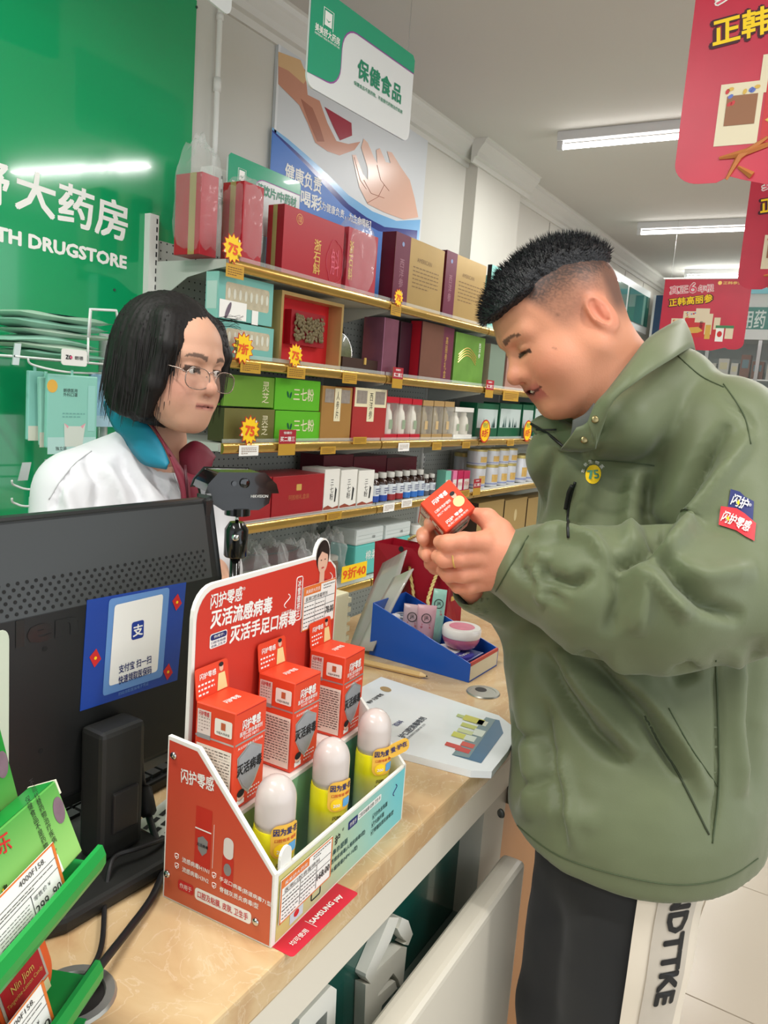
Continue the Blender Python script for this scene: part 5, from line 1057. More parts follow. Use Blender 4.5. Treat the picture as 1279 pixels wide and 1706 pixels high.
# ---- mouth spray cartons
obox = mat('spray_box_orange', (226, 70, 40), 0.42); oboxd = mat('spray_box_dark', (190, 40, 28), 0.45)
silver = mat('silver_print', (196, 192, 190), 0.3, metal=0.6); shm = mat('shield_steel', (168, 170, 174), 0.35, metal=0.3, var=0.25, vscale=40)
def spray_box(label, loc, rz, s=0.0545, h=0.113, rot=None, flap=True, group='orange spray boxes on the stand'):
    t = thing('spray_box', label, 'box', loc, rz, group, rot)
    MB().b2((0, 0, 0), (s, s, h)).build('body', obox, t, bevel=0.0012, seg=1)
    F = Fr((0, 0, 0)); L = Fr((0, s, 0), (0, -1, 0)); T = Fr((0, 0, h), (1, 0, 0), (0, 1, 0))
    for f in (F, L): flat(f, rect(0.001, 0.664 * h, s - 0.001, 0.682 * h), silver, t, 0.0003, 'silver_line')
    text(F, s * 0.5, 0.845 * h, '闪护零感', WPRINT(), t, w=s * 0.58, h=0.012, bold=0.03); text(F, s * 0.5, 0.762 * h, '医用口腔消毒喷剂', WPRINT(), t, w=s * 0.72, h=0.0055, bold=0.012); text(F, s * 0.5, 0.715 * h, '灭活病毒 冰爽护口', WPRINT(), t, w=s * 0.5, h=0.0035, bold=0.0, res=1)
    sh = lambda k: [(s * 0.5 + k * x * s, h * 0.40 + k * y * s) for x, y in ((-0.40, 0.28), (-0.2, 0.38), (0, 0.50), (0.2, 0.38), (0.40, 0.28), (0.36, -0.15), (0.2, -0.42), (0, -0.60), (-0.2, -0.42), (-0.36, -0.15))][::-1]
    flat(F, sh(1.0), silver, t, 0.0003, 'shield_rim'); flat(F, sh(0.9), shm, t, 0.0006, 'shield'); text(F, s * 0.5, 0.40 * h, '灭活病毒', INK(), t, w=s * 0.80, h=0.014, bold=0.03, off=0.0009)
    text(F, s * 0.5, 0.625 * h, '灭活流感病毒 手足口病毒', WPRINT(), t, w=s * 0.8, h=0.003, bold=0.0, res=1)
    flat(F, ell(s * 0.26, 0.13 * h, 0.006, 0.007), mat('printed_skin', (226, 180, 156), 0.5), t, 0.0003, 'printed_child'); flat(F, ell(s * 0.26, 0.155 * h, 0.0062, 0.0045), INK(), t, 0.0005, 'printed_hair'); flat(F, rect(s * 0.14, 0.04 * h, s * 0.38, 0.09 * h), WPRINT(), t, 0.0003, 'printed_shirt'); lines(F, s * 0.48, 0.05 * h, s * 0.86, 0.17 * h, 3, WPRINT(), t, 0.35, 2)
    flat(L, rect(0.06 * s, 0.66 * h, 0.40 * s, 0.94 * h), mat('sticker_pale', (226, 206, 196), 0.5), t, 0.0005, 'paper_sticker'); text(L, 0.23 * s, 0.905 * h, '闪护零感', REDP(), t, w=0.26 * s, h=0.0055, bold=0.01, off=0.0009); flat(L, rect(0.06 * s, 0.655 * h, 0.40 * s, 0.70 * h), mat('sticker_grey', (150, 146, 144), 0.5), t, 0.0007, 'scratch_strip'); lines(L, 0.09 * s, 0.72 * h, 0.37 * s, 0.88 * h, 5, mat('sticker_ink_grey', (160, 130, 120), 0.5), t, 0.35, 1)
    flat(L, rect(0.50 * s, 0.735 * h, 0.93 * s, 0.90 * h, 0.002), mat('sticker_cream', (240, 232, 220), 0.5), t, 0.0005, 'insurance_sticker'); flat(L, rect(0.66 * s, 0.80 * h, 0.77 * s, 0.87 * h), mat('sticker_rust', (190, 96, 60), 0.5), t, 0.0008, 'seal_mark'); text(L, 0.715 * s, 0.765 * h, '中国人保承保', INK(), t, w=0.32 * s, h=0.003, bold=0.0, off=0.0008, res=1)
    flat(L, rect(0.06 * s, 0.04 * h, 0.94 * s, 0.60 * h), mat('leaflet_panel', (236, 222, 206), 0.5), t, 0.0005, 'text_panel'); lines(L, 0.10 * s, 0.07 * h, 0.90 * s, 0.58 * h, 17, mat('leaflet_ink', (96, 80, 74), 0.5), t, 0.42, 4)
    text(T, s * 0.5, s * 0.5, '闪护零感', WPRINT(), t, w=s * 0.45, h=0.008, bold=0.02, rot=0)
    MB().b2((0.002, -0.0004, h - 0.0025), (s - 0.002, 0.0, h - 0.0012)).build('lid_gap', oboxd, t)
    if flap:
        MB().prism(rect(0, 0, s, 0.036, 0.004, 3), (0, s - 0.0008, h - 0.002), (1, 0, 0), (0, 0.12, 0.99), (0, -0.99, 0.12), 0.0008).build('hang_flap', obox, t)
        H = Fr((0, s - 0.0008, h - 0.002), (1, 0, 0), (0, 0.12, 0.99)); text(H, s * 0.36, 0.026, '闪护零感', WPRINT(), t, w=s * 0.5, h=0.007, bold=0.02); lines(H, s * 0.06, 0.004, s * 0.55, 0.02, 3, WPRINT(), t, 0.4, 3); flat(H, ell(s * 0.78, 0.028, 0.0035, 0.0045), mat('printed_skin', (226, 180, 156), 0.5), t, 0.0004, 'printed_face'); flat(H, [(s * 0.62, 0.003), (s * 0.94, 0.003), (s * 0.88, 0.022), (s * 0.68, 0.022)], mat('printed_coat', (236, 214, 150), 0.5), t, 0.0004, 'printed_coat'); flat(H, ell(s * 0.78, 0.0315, 0.0038, 0.0025), INK(), t, 0.0006, 'printed_hair')
    return t
for k, u_ in enumerate((0.012, 0.121, 0.236)):
    spray_box(('orange mouth spray box on the stand beside the slanted side panel', 'middle orange mouth spray box on the stand', 'orange mouth spray box on the stand beside the price label')[k], dloc(u_, 0.0735, 0.1153), DA + (0.0, -0.03, 0.02)[k])
# ---- spray bottles
def yellow_mat():
    m = mat('bottle_yellow_clear', (240, 226, 60), 0.12, coat=0.4); nt = m.node_tree; b = nt.nodes['Principled BSDF']
    tc = nt.nodes.new('ShaderNodeTexCoord'); sp = nt.nodes.new('ShaderNodeSeparateXYZ'); nt.links.new(tc.outputs['Object'], sp.inputs[0])
    r = nt.nodes.new('ShaderNodeValToRGB'); mr = nt.nodes.new('ShaderNodeMapRange'); mr.inputs[2].default_value = 0.1; nt.links.new(sp.outputs[2], mr.inputs[0]); nt.links.new(mr.outputs[0], r.inputs[0])
    e = r.color_ramp.elements; e[0].position = 0.25; e[0].color = lin((206, 216, 190)) + (1,); e[1].position = 0.75; e[1].color = lin((240, 228, 30)) + (1,); nt.links.new(r.outputs[0], b.inputs['Base Color']); return m
ym = yellow_mat(); capm = mat('bottle_cap_pearl', (206, 194, 188), 0.25, coat=0.3)
for k, (u_, d_) in enumerate(((0.040, 0.036), (0.153, 0.036), (0.262, 0.036))):
    t = thing('spray_bottle', ('yellow mouth spray bottle with pearl cap beside the slanted side panel', 'middle yellow mouth spray bottle with pearl cap', 'yellow mouth spray bottle with speech tag, beside the white end panel')[k], 'bottle', dloc(u_, d_, 0.0033), DA - 0.42, 'mouth spray bottles in the trough')
    r = 0.0235
    MB().lathe([(r * 0.9, 0), (r, 0.003), (r, 0.096), (r * 0.96, 0.100)], 28).build('body', ym, t, 'auto')
    cpf = [(r * 0.93, 0.0995), (r * 0.95, 0.108), (r * 0.95, 0.130)] + [(r * 0.95 * math.cos(q), 0.130 + 0.026 * math.sin(q)) for q in np.linspace(0.2, 1.5, 7)]
    MB().lathe(cpf, 28).build('cap', capm, t, True)
    def bw(R):
        return lambda A, B: np.stack([R * np.sin(A / R), -R * np.cos(A / R), B], 1)
    def curved(pts, m, R, name):
        # printed label wrapped round the bottle
        bm_ = bmesh.new(); vs_ = [bm_.verts.new((p[0], p[1], 0)) for p in pts]; bm_.faces.new(vs_); bmesh.ops.triangulate(bm_, faces=bm_.faces[:]); bmesh.ops.subdivide_edges(bm_, edges=bm_.edges[:], cuts=5, use_grid_fill=True)
        for v in bm_.verts: a_, b_ = v.co.x, v.co.y; v.co = (R * math.sin(a_ / R), -R * math.cos(a_ / R), b_)
        me = bpy.data.meshes.new(name); bm_.to_mesh(me); bm_.free(); return link(name, me, m, t, True)
    L2 = r + 0.0004
    curved(rect(-0.017, 0.074, 0.019, 0.112, 0.009, 4), mat('tag_orange', (240, 186, 70), 0.45), r + 0.0012, 'speech_tag')
    text(None, 0.001, 0.104, '因为爱·在', NAVY(), t, w=0.032, h=0.0085, bold=0.03, warp=bw(r + 0.0018)); text(None, 0.001, 0.0945, '口腔有盾 健康', REDP(), t, w=0.028, h=0.004, bold=0.01, warp=bw(r + 0.0018))
    curved(ell(-0.006, 0.083, 0.0075, 0.0075, 14), YELP(), r + 0.0016, 'sun_mark'); curved(rect(0.003, 0.078, 0.016, 0.089, 0.002, 2), mat('tag_blue', (90, 160, 210), 0.45), r + 0.0016, 'blue_mark'); text(None, -0.006, 0.082, '200', WPRINT(), t, w=0.009, h=0.004, bold=0.02, warp=bw(r + 0.0022))
    text(None, -0.004, 0.0655, '闪护', INK(), t, w=0.011, h=0.005, bold=0.02, warp=bw(r + 0.0008)); text(None, 0.002, 0.0575, '医用口腔消毒喷剂', INK(), t, w=0.026, h=0.005, bold=0.0, warp=bw(r + 0.0008)); text(None, 0.003, 0.044, '灭活病毒', INK(), t, w=0.032, h=0.011, bold=0.03, warp=bw(r + 0.0008))
    for q in range(4): text(None, 0.0, 0.033 - q * 0.0065, '☑流感病毒 手足口', mat('print_teal_ink', (44, 84, 84), 0.5), t, w=0.024, h=0.0036, bold=0.0, warp=bw(r + 0.0008), res=1)
    if k == 2:
        MB().prism(rect(-0.004, 0, 0.030, 0.020, 0.008), (0.012, -r - 0.001, 0.094), (0.95, -0.1, 0.25), (-0.25, 0, 0.97), (0.1, -0.99, 0), 0.0006).build('side_tag', mat('tag_orange', (240, 186, 70), 0.45), t); f = Fr((0.012, -r - 0.001, 0.094), (0.95, -0.1, 0.25), (-0.25, 0, 0.97)); text(f, 0.013, 0.012, '爱·护在', NAVY(), t, w=0.026, h=0.008, bold=0.03, off=0.0012)
# ---- payment card tucked under the stand
t = thing('pay_card', 'red payment card lettered in white under the display stand front', 'card')
f = Fr(on_z(462, 1578, ZC + 0.0002)); A_ = on_z(462, 1574, ZC); B_ = on_z(556, 1487, ZC); uu = (B_ - A_) / np.linalg.norm(B_ - A_); vv = np.cross((0, 0, 1), uu)
f = Fr(A_ + np.array([0, 0, 0.0]), uu, vv); wl = np.linalg.norm(B_ - A_)
MB().prism(rect(-0.006, -0.030, wl + 0.012, 0.02, 0.004), (0, 0, 0), (1, 0, 0), (0, 1, 0), (0, 0, 1), 0.0003)
o = MB().prism(rect(-0.006, -0.024, wl + 0.016, 0.018, 0.004), f.o + np.array([0, 0, 0.00034]), f.u, f.v, (0, 0, 1), 0.0003).build('card', mat('pay_red', (206, 34, 56), 0.4), t)
f2 = Fr(f.o + np.array([0, 0, 0.0004]), f.u, f.v)
text(f2, wl * 0.72, -0.010, 'SAMSUNG pay', WPRINT(), t, w=0.058, h=0.009, bold=0.03); text(f2, wl * 0.20, -0.012, '均可使用', WPRINT(), t, w=0.028, h=0.007, bold=0.01); flat(f2, rect(wl * 0.43, -0.018, wl * 0.436, -0.002), WPRINT(), t, 0.0003, 'divider')
# ------------------------------------------------------------------ leaflet folder, pencil, grommets
t = thing('leaflet_folder', 'white folder with product leaflet print lying at the counter edge', 'folder', (0, 0, ZC))
bp = [(1.275, 0.769), (1.199, 0.767), (1.155, 0.737), (1.000, 0.665), (1.004, 0.638), (1.036, 0.451), (1.055, 0.425), (1.137, 0.434), (1.225, 0.452), (1.262, 0.506)]
MB().prism(bp, (0, 0, 0.012), (1, 0, 0), (0, 1, 0), (0, 0, 1), 0.0115).build('cover', mat('folder_white', (226, 230, 232), 0.25, coat=0.2), t)
MB().prism([(p[0] * 0.996 + 0.004, p[1] * 0.996 + 0.002) for p in bp], (0, 0, 0.0068), (1, 0, 0), (0, 1, 0), (0, 0, 1), 0.005)
def bpt(px, py): q = on_z(px, py, ZC + 0.012); return (q[0], q[1])
ft = Fr((0, 0, 0.012), (1, 0, 0), (0, 1, 0))
def bpoly(pts, m, off, nm):
    q = [bpt(*p) for p in pts]; ar = sum(q[i][0] * q[(i + 1) % len(q)][1] - q[(i + 1) % len(q)][0] * q[i][1] for i in range(len(q)))
    flat(ft, q if ar > 0 else q[::-1], m, t, off, nm)
def zz(x, y): return (600 + x / 4.92, 1120 + y / 4.92)
bpoly([zz(*p) for p in ((1030, 370), (1140, 395), (1172, 500), (990, 748), (750, 678), (800, 640))], mat('folder_blue', (42, 96, 130), 0.35), 0.0004, 'blue_panel')
bpoly([zz(*p) for p in ((1030, 370), (1110, 390), (890, 705), (750, 678))], mat('folder_blue_grey', (110, 134, 138), 0.35), 0.0007, 'grey_panel')
for (x, y, w_, h_, c_) in ((930, 395, 170, 50, (196, 190, 70)), (830, 365, 80, 26, (176, 190, 120)), (890, 445, 130, 34, (190, 196, 100)), (860, 490, 130, 34, (196, 204, 150)), (840, 530, 180, 46, (200, 200, 84)), (970, 500, 90, 60, (210, 218, 206)), (900, 545, 90, 50, (210, 218, 206)), (1000, 420, 80, 44, (214, 214, 190)), (760, 605, 130, 34, (196, 62, 50)), (840, 640, 120, 40, (190, 50, 44)), (880, 600, 110, 40, (200, 74, 60))):
    a_ = (x, y); d1 = (w_ * 0.95, w_ * 0.28); d2 = (-h_ * 0.55, h_ * 0.8)
    bpoly([zz(x - d1[0] / 2 - d2[0] / 2, y - d1[1] / 2 - d2[1] / 2), zz(x + d1[0] / 2 - d2[0] / 2, y + d1[1] / 2 - d2[1] / 2), zz(x + d1[0] / 2 + d2[0] / 2, y + d1[1] / 2 + d2[1] / 2), zz(x - d1[0] / 2 + d2[0] / 2, y - d1[1] / 2 + d2[1] / 2)], mat('leaflet_pack_%d_%d' % (c_[0], c_[2]), c_, 0.4), 0.0010 + 0.00001 * (x % 7), 'printed_pack')
q = bpt(*zz(208, 140)); flat(ft, ell(q[0], q[1], 0.014, 0.010, 20, 60), mat('folder_crest', (166, 138, 92), 0.35), t, 0.0005, 'crest'); 
def btext(s, p0, p1, h, m, bold=0.0):
    a_, b_ = np.array(bpt(*p0)), np.array(bpt(*p1)); c_ = (a_ + b_) / 2; text(ft, c_[0], c_[1], s, m, t, w=np.linalg.norm(b_ - a_), h=h, bold=bold, rot=math.degrees(math.atan2(b_[1] - a_[1], b_[0] - a_[0])), off=0.0005)
btext('善护 闪护零感', zz(60, 255), zz(180, 180), 0.010, INK(), 0.02); btext('护口腔消毒喷剂', zz(330, 535), zz(520, 372), 0.014, mat('folder_ink', (70, 76, 84), 0.5), 0.03); btext('医用口腔消毒喷剂 口腔黏膜 皮肤 卫生手', zz(375, 555), zz(530, 425), 0.005, mat('folder_ink', (70, 76, 84), 0.5)); btext('百科', zz(280, 440), zz(340, 400), 0.011, NAVY(), 0.02)
t = thing('pencil', 'plain wooden pencil lying beside the blue tray', 'pencil', (0, 0, 0)); a_ = on_z(598, 1101, ZC + 0.007); b_ = on_z(712, 1127, ZC + 0.007); d_ = (b_ - a_) / np.linalg.norm(b_ - a_)
MB().tube([a_, b_ - d_ * 0.016], 0.0065, 8).build('barrel', mat('pencil_wood', (206, 172, 116), 0.45), t); MB().tube([b_ - d_ * 0.016, b_ - d_ * 0.003], [0.0064, 0.002], 8).build('cone', mat('pencil_cone', (226, 196, 146), 0.6), t); MB().tube([b_ - d_ * 0.003, b_], [0.002, 0.0005], 6).build('lead', INK(), t)
def grommet(label, c, r=0.034):
    t = thing('cable_grommet', label, 'cable grommet', (c[0], c[1], ZC))
    mb = MB(); n = 28; pr = [(r * 0.72, 0.0003), (r * 0.75, 0.003), (r * 0.95, 0.003), (r, 0.0003)]
    for r_, z_ in pr: mb.v += [(r_ * math.cos(2 * PI * i / n), r_ * math.sin(2 * PI * i / n), z_) for i in range(n)]
    mb.f = [(j * n + i, j * n + (i + 1) % n, ((j + 1) % 4) * n + (i + 1) % n, ((j + 1) % 4) * n + i) for j in range(4) for i in range(n)]
    mb.build('ring', mat('grommet_metal', (170, 168, 160), 0.3, metal=0.7), t, 'auto'); MB().lathe([(r * 0.72, 0.0004), (r * 0.70, 0.0008)], n).build('hole', mat('grommet_dark', (24, 22, 20), 0.6), t)
    return t
g = grommet('metal cable grommet beside the blue tray', (1.372, 0.588)); MB().prism(ell(0, 0, 0.034 * 0.74, 0.034 * 0.74, 20), (0, 0, 0.0024), (1, 0, 0), (0, 1, 0), (0, 0, 1), 0.0008).build('cover', mat('grommet_metal', (170, 168, 160), 0.3, metal=0.7), g); MB().lathe([(0.012, 0.0026), (0.0115, 0.003)], 16, (0.006, 0.008, 0)).build('cable_slot', mat('grommet_dark', (24, 22, 20), 0.6), g)
grommet('metal cable grommet under the green rack, cables going in', (0.408, 0.552), 0.040)
# ------------------------------------------------------------------ blue tray and what is in it
TX, TY0, TY1, TW = 1.40, 0.634, 0.880, 0.14
t = thing('counter_tray', 'blue slanted cardboard tray on the counter', 'tray', (TX, TY0, ZC + 0.0004)); tb_ = mat('tray_blue', (22, 78, 168), 0.4, var=0.05)
LY = TY1 - TY0
for x in (0.0, TW - 0.003): MB().prism([(0, 0), (LY, 0), (LY, 0.118), (0, 0.040)], (x + 0.003, 0, 0), (0, 1, 0), (0, 0, 1), (1, 0, 0), 0.003).build('side', tb_, t)
MB().b2((0.003, 0, 0), (TW - 0.003, LY, 0.003)).build('bottom', tb_, t); MB().b2((0.003, LY - 0.003, 0.003), (TW - 0.003, LY, 0.118)).build('back', tb_, t)
MB().b2((0.003, 0, 0.003), (TW - 0.003, 0.003, 0.040)).build('front', mat('tray_cream', (216, 206, 178), 0.5), t); MB().b2((0.003, -0.0005, 0.034), (TW - 0.003, 0.0035, 0.0415)).build('front_edge', mat('tray_red_edge', (186, 66, 56), 0.5), t)
def tl(x, y, z): return (TX + x, TY0 + y, ZC + z)
t = thing('cream_jar', 'round pink cream jar with white lid in the blue tray', 'jar', tl(0.075, 0.062, 0.044))
MB().lathe([(0.024, 0), (0.034, 0.006), (0.040, 0.018), (0.041, 0.026)], 32).build('body', mat('jar_pink', (196, 110, 140), 0.2, coat=0.4), t, 'auto'); MB().lathe([(0.0415, 0.026), (0.0425, 0.028), (0.0425, 0.042), (0.040, 0.046)], 32).build('lid', mat('jar_lid_white', (228, 222, 218), 0.25, coat=0.4), t, 'auto'); MB().lathe([(0.028, 0.0462), (0.027, 0.0468)], 28).build('lid_picture', mat('jar_lid_pink', (206, 120, 140), 0.4, var=0.25, vscale=60), t)
t = thing('cream_tin', 'small white tin under the pink cream jar', 'tin', tl(0.055, 0.082, 0.004)); MB().lathe([(0.026, 0), (0.027, 0.002), (0.027, 0.034), (0.025, 0.0355)], 24).build('body', WHITE(), t, 'auto'); MB().lathe([(0.0275, 0.024), (0.0275, 0.036), (0.026, 0.038)], 24).build('lid', mat('jar_lid_white', (228, 222, 218), 0.25), t, 'auto')
t = thing('balm_pack', 'dark blue flat pack with script lettering in the tray', 'pack', tl(0.012, 0.014, 0.004)); MB().b2((0, 0, 0), (0.085, 0.05, 0.034)).build('body', mat('pack_navy', (26, 34, 110), 0.35), t, bevel=0.003); f = Fr((0, 0.05, 0.034), (0, -1, 0), (1, 0, 0)); flat(Fr((0, 0, 0.034), (1, 0, 0), (0, 1, 0)), ell(0.04, 0.025, 0.028, 0.017), mat('pack_violet', (70, 66, 150), 0.4), t, 0.0004, 'oval'); text(Fr((0, 0, 0.034), (1, 0, 0), (0, 1, 0)), 0.04, 0.025, 'Yucaya', WPRINT(), t, w=0.04, bold=0.02, off=0.0008); flat(Fr((0, 0, 0.034), (1, 0, 0), (0, 1, 0)), rect(0.002, 0.034, 0.014, 0.046), YELP(), t, 0.0004, 'yellow_mark')
def tube_obj(label, x, y, m, h, lean, w=0.042, txt=None, col=None):
    t = thing('cream_tube', label, 'tube', tl(x, y, 0.004), 0, 'hand cream tubes in the blue tray', (lean[0], lean[1], math.radians(-62)))
    mb = MB(); nz = 10; n = 20
    for j in range(nz):
        q = j / (nz - 1); rx = 0.017 * (1 - q) + w / 2 * q; ry = 0.016 * (1 - q) ** 0.7 + 0.0012
        mb.v += [(rx * math.cos(2 * PI * i / n), ry * math.sin(2 * PI * i / n), 0.022 + (h - 0.022) * q) for i in range(n)]
    mb.f = [(j * n + i, j * n + (i + 1) % n, (j + 1) * n + (i + 1) % n, (j + 1) * n + i) for j in range(nz - 1) for i in range(n)] + [tuple(range(n - 1, -1, -1)), tuple((nz - 1) * n + i for i in range(n))]
    mb.build('body', m, t, True); MB().lathe([(0.013, 0), (0.015, 0.001), (0.015, 0.022), (0.012, 0.0225)], 18).build('cap', WHITE(), t, 'auto')
    f = Fr((0, -0.0105, h * 0.6), (1, 0, 0), (0, 0.1, 1)); MB().tube([f.p(0.010 * math.cos(q), h * 0.18 + 0.010 * math.sin(q), 0.0005) for q in np.linspace(0, 2 * PI, 18, endpoint=False)], 0.0008, 4, True).build('ring_mark', INK(), t); text(f, 0, h * 0.18, 'JR', INK(), t, h=0.010, bold=0.0, off=0.001); text(f, 0, h * 0.04, 'HAND\nBUTTER', mat('tube_red_ink', (190, 70, 90), 0.5), t, w=0.022, bold=0.02, off=-0.0006)
tube_obj('pink hand cream tube standing upright in the tray', 0.055, 0.140, mat('tube_pink', (206, 160, 170), 0.2, coat=0.3, var=0.08), 0.125, (0.10, 0.0))
tube_obj('pale mauve hand cream tube behind the pink one', 0.050, 0.178, mat('tube_mauve', (196, 168, 172), 0.2, coat=0.3), 0.118, (0.06, 0.05))
tube_obj('teal tipped cream tube leaning on the gift bag', 0.115, 0.150, mat('tube_teal', (150, 196, 180), 0.25), 0.145, (0.0, 0.05), 0.03)
t = thing('dropper_bottle', 'small white bottle with screw cap in the tray corner', 'bottle', tl(0.045, 0.212, 0.004)); MB().lathe([(0.016, 0), (0.0175, 0.002), (0.0175, 0.055), (0.009, 0.064), (0.009, 0.066)], 20).build('body', WHITE(), t, 'auto'); MB().lathe([(0.0105, 0.066), (0.011, 0.067), (0.0105, 0.084), (0.009, 0.086)], 16).build('cap', mat('jar_lid_white', (228, 222, 218), 0.25), t, 'auto')
t = thing('clear_cup', 'small clear plastic cup beside the dropper bottle', 'cup', tl(0.088, 0.218, 0.004)); MB().lathe([(0.014, 0), (0.016, 0.002), (0.019, 0.075)], 20).build('body', film_mat('cup_clear', (225, 232, 230), 0.25, 0.05, 0.0), t, True); MB().tube([(0.019 * math.cos(q), 0.019 * math.sin(q), 0.075) for q in np.linspace(0, 2 * PI, 20, endpoint=False)], 0.0012, 6, True).build('rim', WHITE(), t, True)
# ------------------------------------------------------------------ red gift bag
t = thing('gift_bag', 'dark red paper gift bag with twisted gold rope handles', 'bag', (1.62, 0.81, ZC + 0.0004)); bgm = mat('bag_red', (150, 14, 34), 0.4, var=0.06); bh = 0.205; bw_ = 0.215; bd = 0.085
mb = MB()
for z_, k in ((0, 0), (bh * 0.5, 0.004), (bh, -0.002)): mb.v += [(0 + k, 0, z_), (0 - k, bw_ * 0.5, z_), (0 + k, bw_, z_), (bd - k, bw_, z_), (bd + k, bw_ * 0.5, z_), (bd - k, 0, z_), (bd * 0.5, 0.0 + 3 * max(k, 0), z_)]
mb.f = [(j * 7 + i, j * 7 + (i + 1) % 7, (j + 1) * 7 + (i + 1) % 7, (j + 1) * 7 + i) for j in range(2) for i in range(7)] + [tuple(range(6, -1, -1))]
mb.build('body', bgm, t)
MB().b2((0.006, 0.01, bh * 0.3), (bd - 0.006, bw_ - 0.01, bh * 0.88)).build('contents', mat('bag_inner', (110, 10, 26), 0.6), t)
def rope(pts, name='rope_handle'):
    pts = [np.array(p, float) for p in pts]; P_ = []
    for i in range(len(pts) - 1):
        for q in np.linspace(0, 1, 10, endpoint=False): P_.append(pts[i] * (1 - q) + pts[i + 1] * q)
    P_.append(pts[-1]); n_ = len(P_); mb = MB()
    for ph in (0, PI):
        mb.tube([p + 0.0022 * np.array([math.cos(i * 1.1 + ph), math.sin(i * 1.1 + ph), 0.3 * math.sin(i * 1.1 + ph)]) for i, p in enumerate(P_)], 0.0026, 6)
    o = mb.build(name, mat('rope_gold', (214, 190, 120), 0.5), t, True); o['kind'] = 'stuff'; return o
def bl(px, py, x): q = on_x(px, py, x); return (q[0] - 1.62, q[1] - 0.81, q[2] - ZC)
rope([bl(682, 947, 1.612), bl(688, 985, 1.606), bl(690, 1020, 1.58), bl(697, 1052, 1.545), bl(708, 1056, 1.53), bl(718, 1040, 1.53), bl(712, 1000, 1.56), bl(720, 975, 1.59), bl(728, 955, 1.612)])
rope([bl(680, 899, 1.70), bl(692, 893, 1.69), bl(712, 894, 1.69), bl(735, 900, 1.70)])
for q in ((682, 947), (728, 955)): c_ = bl(q[0], q[1], 1.6195); MB().lathe([(0.005, -0.0005), (0.005, 0.0005)], 12, c_, (1, 0, 0)).build('eyelet', GOLDP(), t)
flat(Fr((0.02, -0.0005, 0.09)), rect(0, 0, 0.018, 0.012), GOLDP(), t, 0.0, 'side_mark'); c_ = bl(668, 915, 1.6195); MB().lathe([(0.007, -0.0006), (0.007, 0.0004)], 14, c_, (1, 0, 0)).build('punch_hole', INK(), t)
# ---- clear sheet pockets leaning on the bag
def sheet(label, P_, m, name='sheet_pocket'):
    t = thing(name, label, 'folder'); P_ = [np.array(p) for p in P_]; n_ = np.cross(P_[1] - P_[0], P_[3] - P_[0]); n_ /= np.linalg.norm(n_)
    rows = []
    for j in range(6):
        q = j / 5; a_ = P_[0] * (1 - q) + P_[3] * q; b_ = P_[1] * (1 - q) + P_[2] * q; rows.append([tuple(a_ * (1 - i / 5) + b_ * i / 5 + n_ * 0.004 * math.sin(PI * q)) for i in range(6)])
    o = MB().grid(rows).build('sheets', m, t, True, fix=False); o.modifiers.new('thick', 'SOLIDIFY').thickness = 0.003
    return t, P_, n_
sheet('grey clear sheet pocket leaning on the gift bag', [on_x(580, 1082, 1.415), on_x(634, 1082, 1.415), on_x(677, 916, 1.590), on_x(637, 938, 1.590)], mat('sheet_grey', (168, 162, 156), 0.15, coat=0.5, alpha=0.9))
sheet('pale clear sheet pocket in front of the grey one', [on_x(594, 1084, 1.392), on_x(620, 1084, 1.388), on_x(688, 947, 1.500), on_x(655, 962, 1.500)], mat('sheet_pale', (190, 184, 176), 0.15, coat=0.5, alpha=0.85))
t = thing('tag_box', 'cream plastic block with toothed edge behind the display stand', 'holder', (0.955, 0.66, ZC + 0.0003)); cm = mat('cream_plastic', (214, 208, 176), 0.4)
MB().b2((-0.03, 0, 0), (0.024, 0.045, 0.262)).build('body', cm, t, bevel=0.003)
for k in range(7): MB().b2((0.024, 0.002, 0.150 + k * 0.0155), (0.034, 0.043, 0.158 + k * 0.0155)).build('tooth', cm, t)
# white boxes with gold edges past the gift bag
for k, (y0, z0, c_, lab) in enumerate(((0.60, 0.0, 0, 'white and gold medicine carton, lower one past the gift bag'), (0.60, 0.083, 1, 'white and gold medicine carton, upper one past the gift bag'), (0.515, 0.0, 2, 'white carton with line mark at the end of the counter'), (0.515, 0.083, 3, 'white carton with red labels stacked at the counter end'))):
    b = Box('medicine_carton', lab, 'carton', 1.80, 1.90, y0, ZC + 0.0004 + z0, ZC + z0 + 0.0815, 0.08, mat('carton_pearl', (214, 208, 200), 0.35), 'cartons at the end of the counter')
    MB().b2((-0.001, -0.001, -0.0 + 0.0005), (0.101, 0.081, 0.006)).build('gold_edge', GOLDP(), b.t); flat(b.L, rect(0.008, 0.015, 0.072, 0.072), whitec, b.t, 0.0006, 'panel'); flat(b.L, rect(0.046, 0.055, 0.066, 0.064), REDP(), b.t, 0.001, 'red_label'); flat(b.L, rect(0.046, 0.022, 0.066, 0.031), REDP(), b.t, 0.001, 'red_label'); lines(b.L, 0.012, 0.02, 0.04, 0.068, 6, mat('label_ink', (60, 58, 60), 0.5), b.t, 0.25, k)
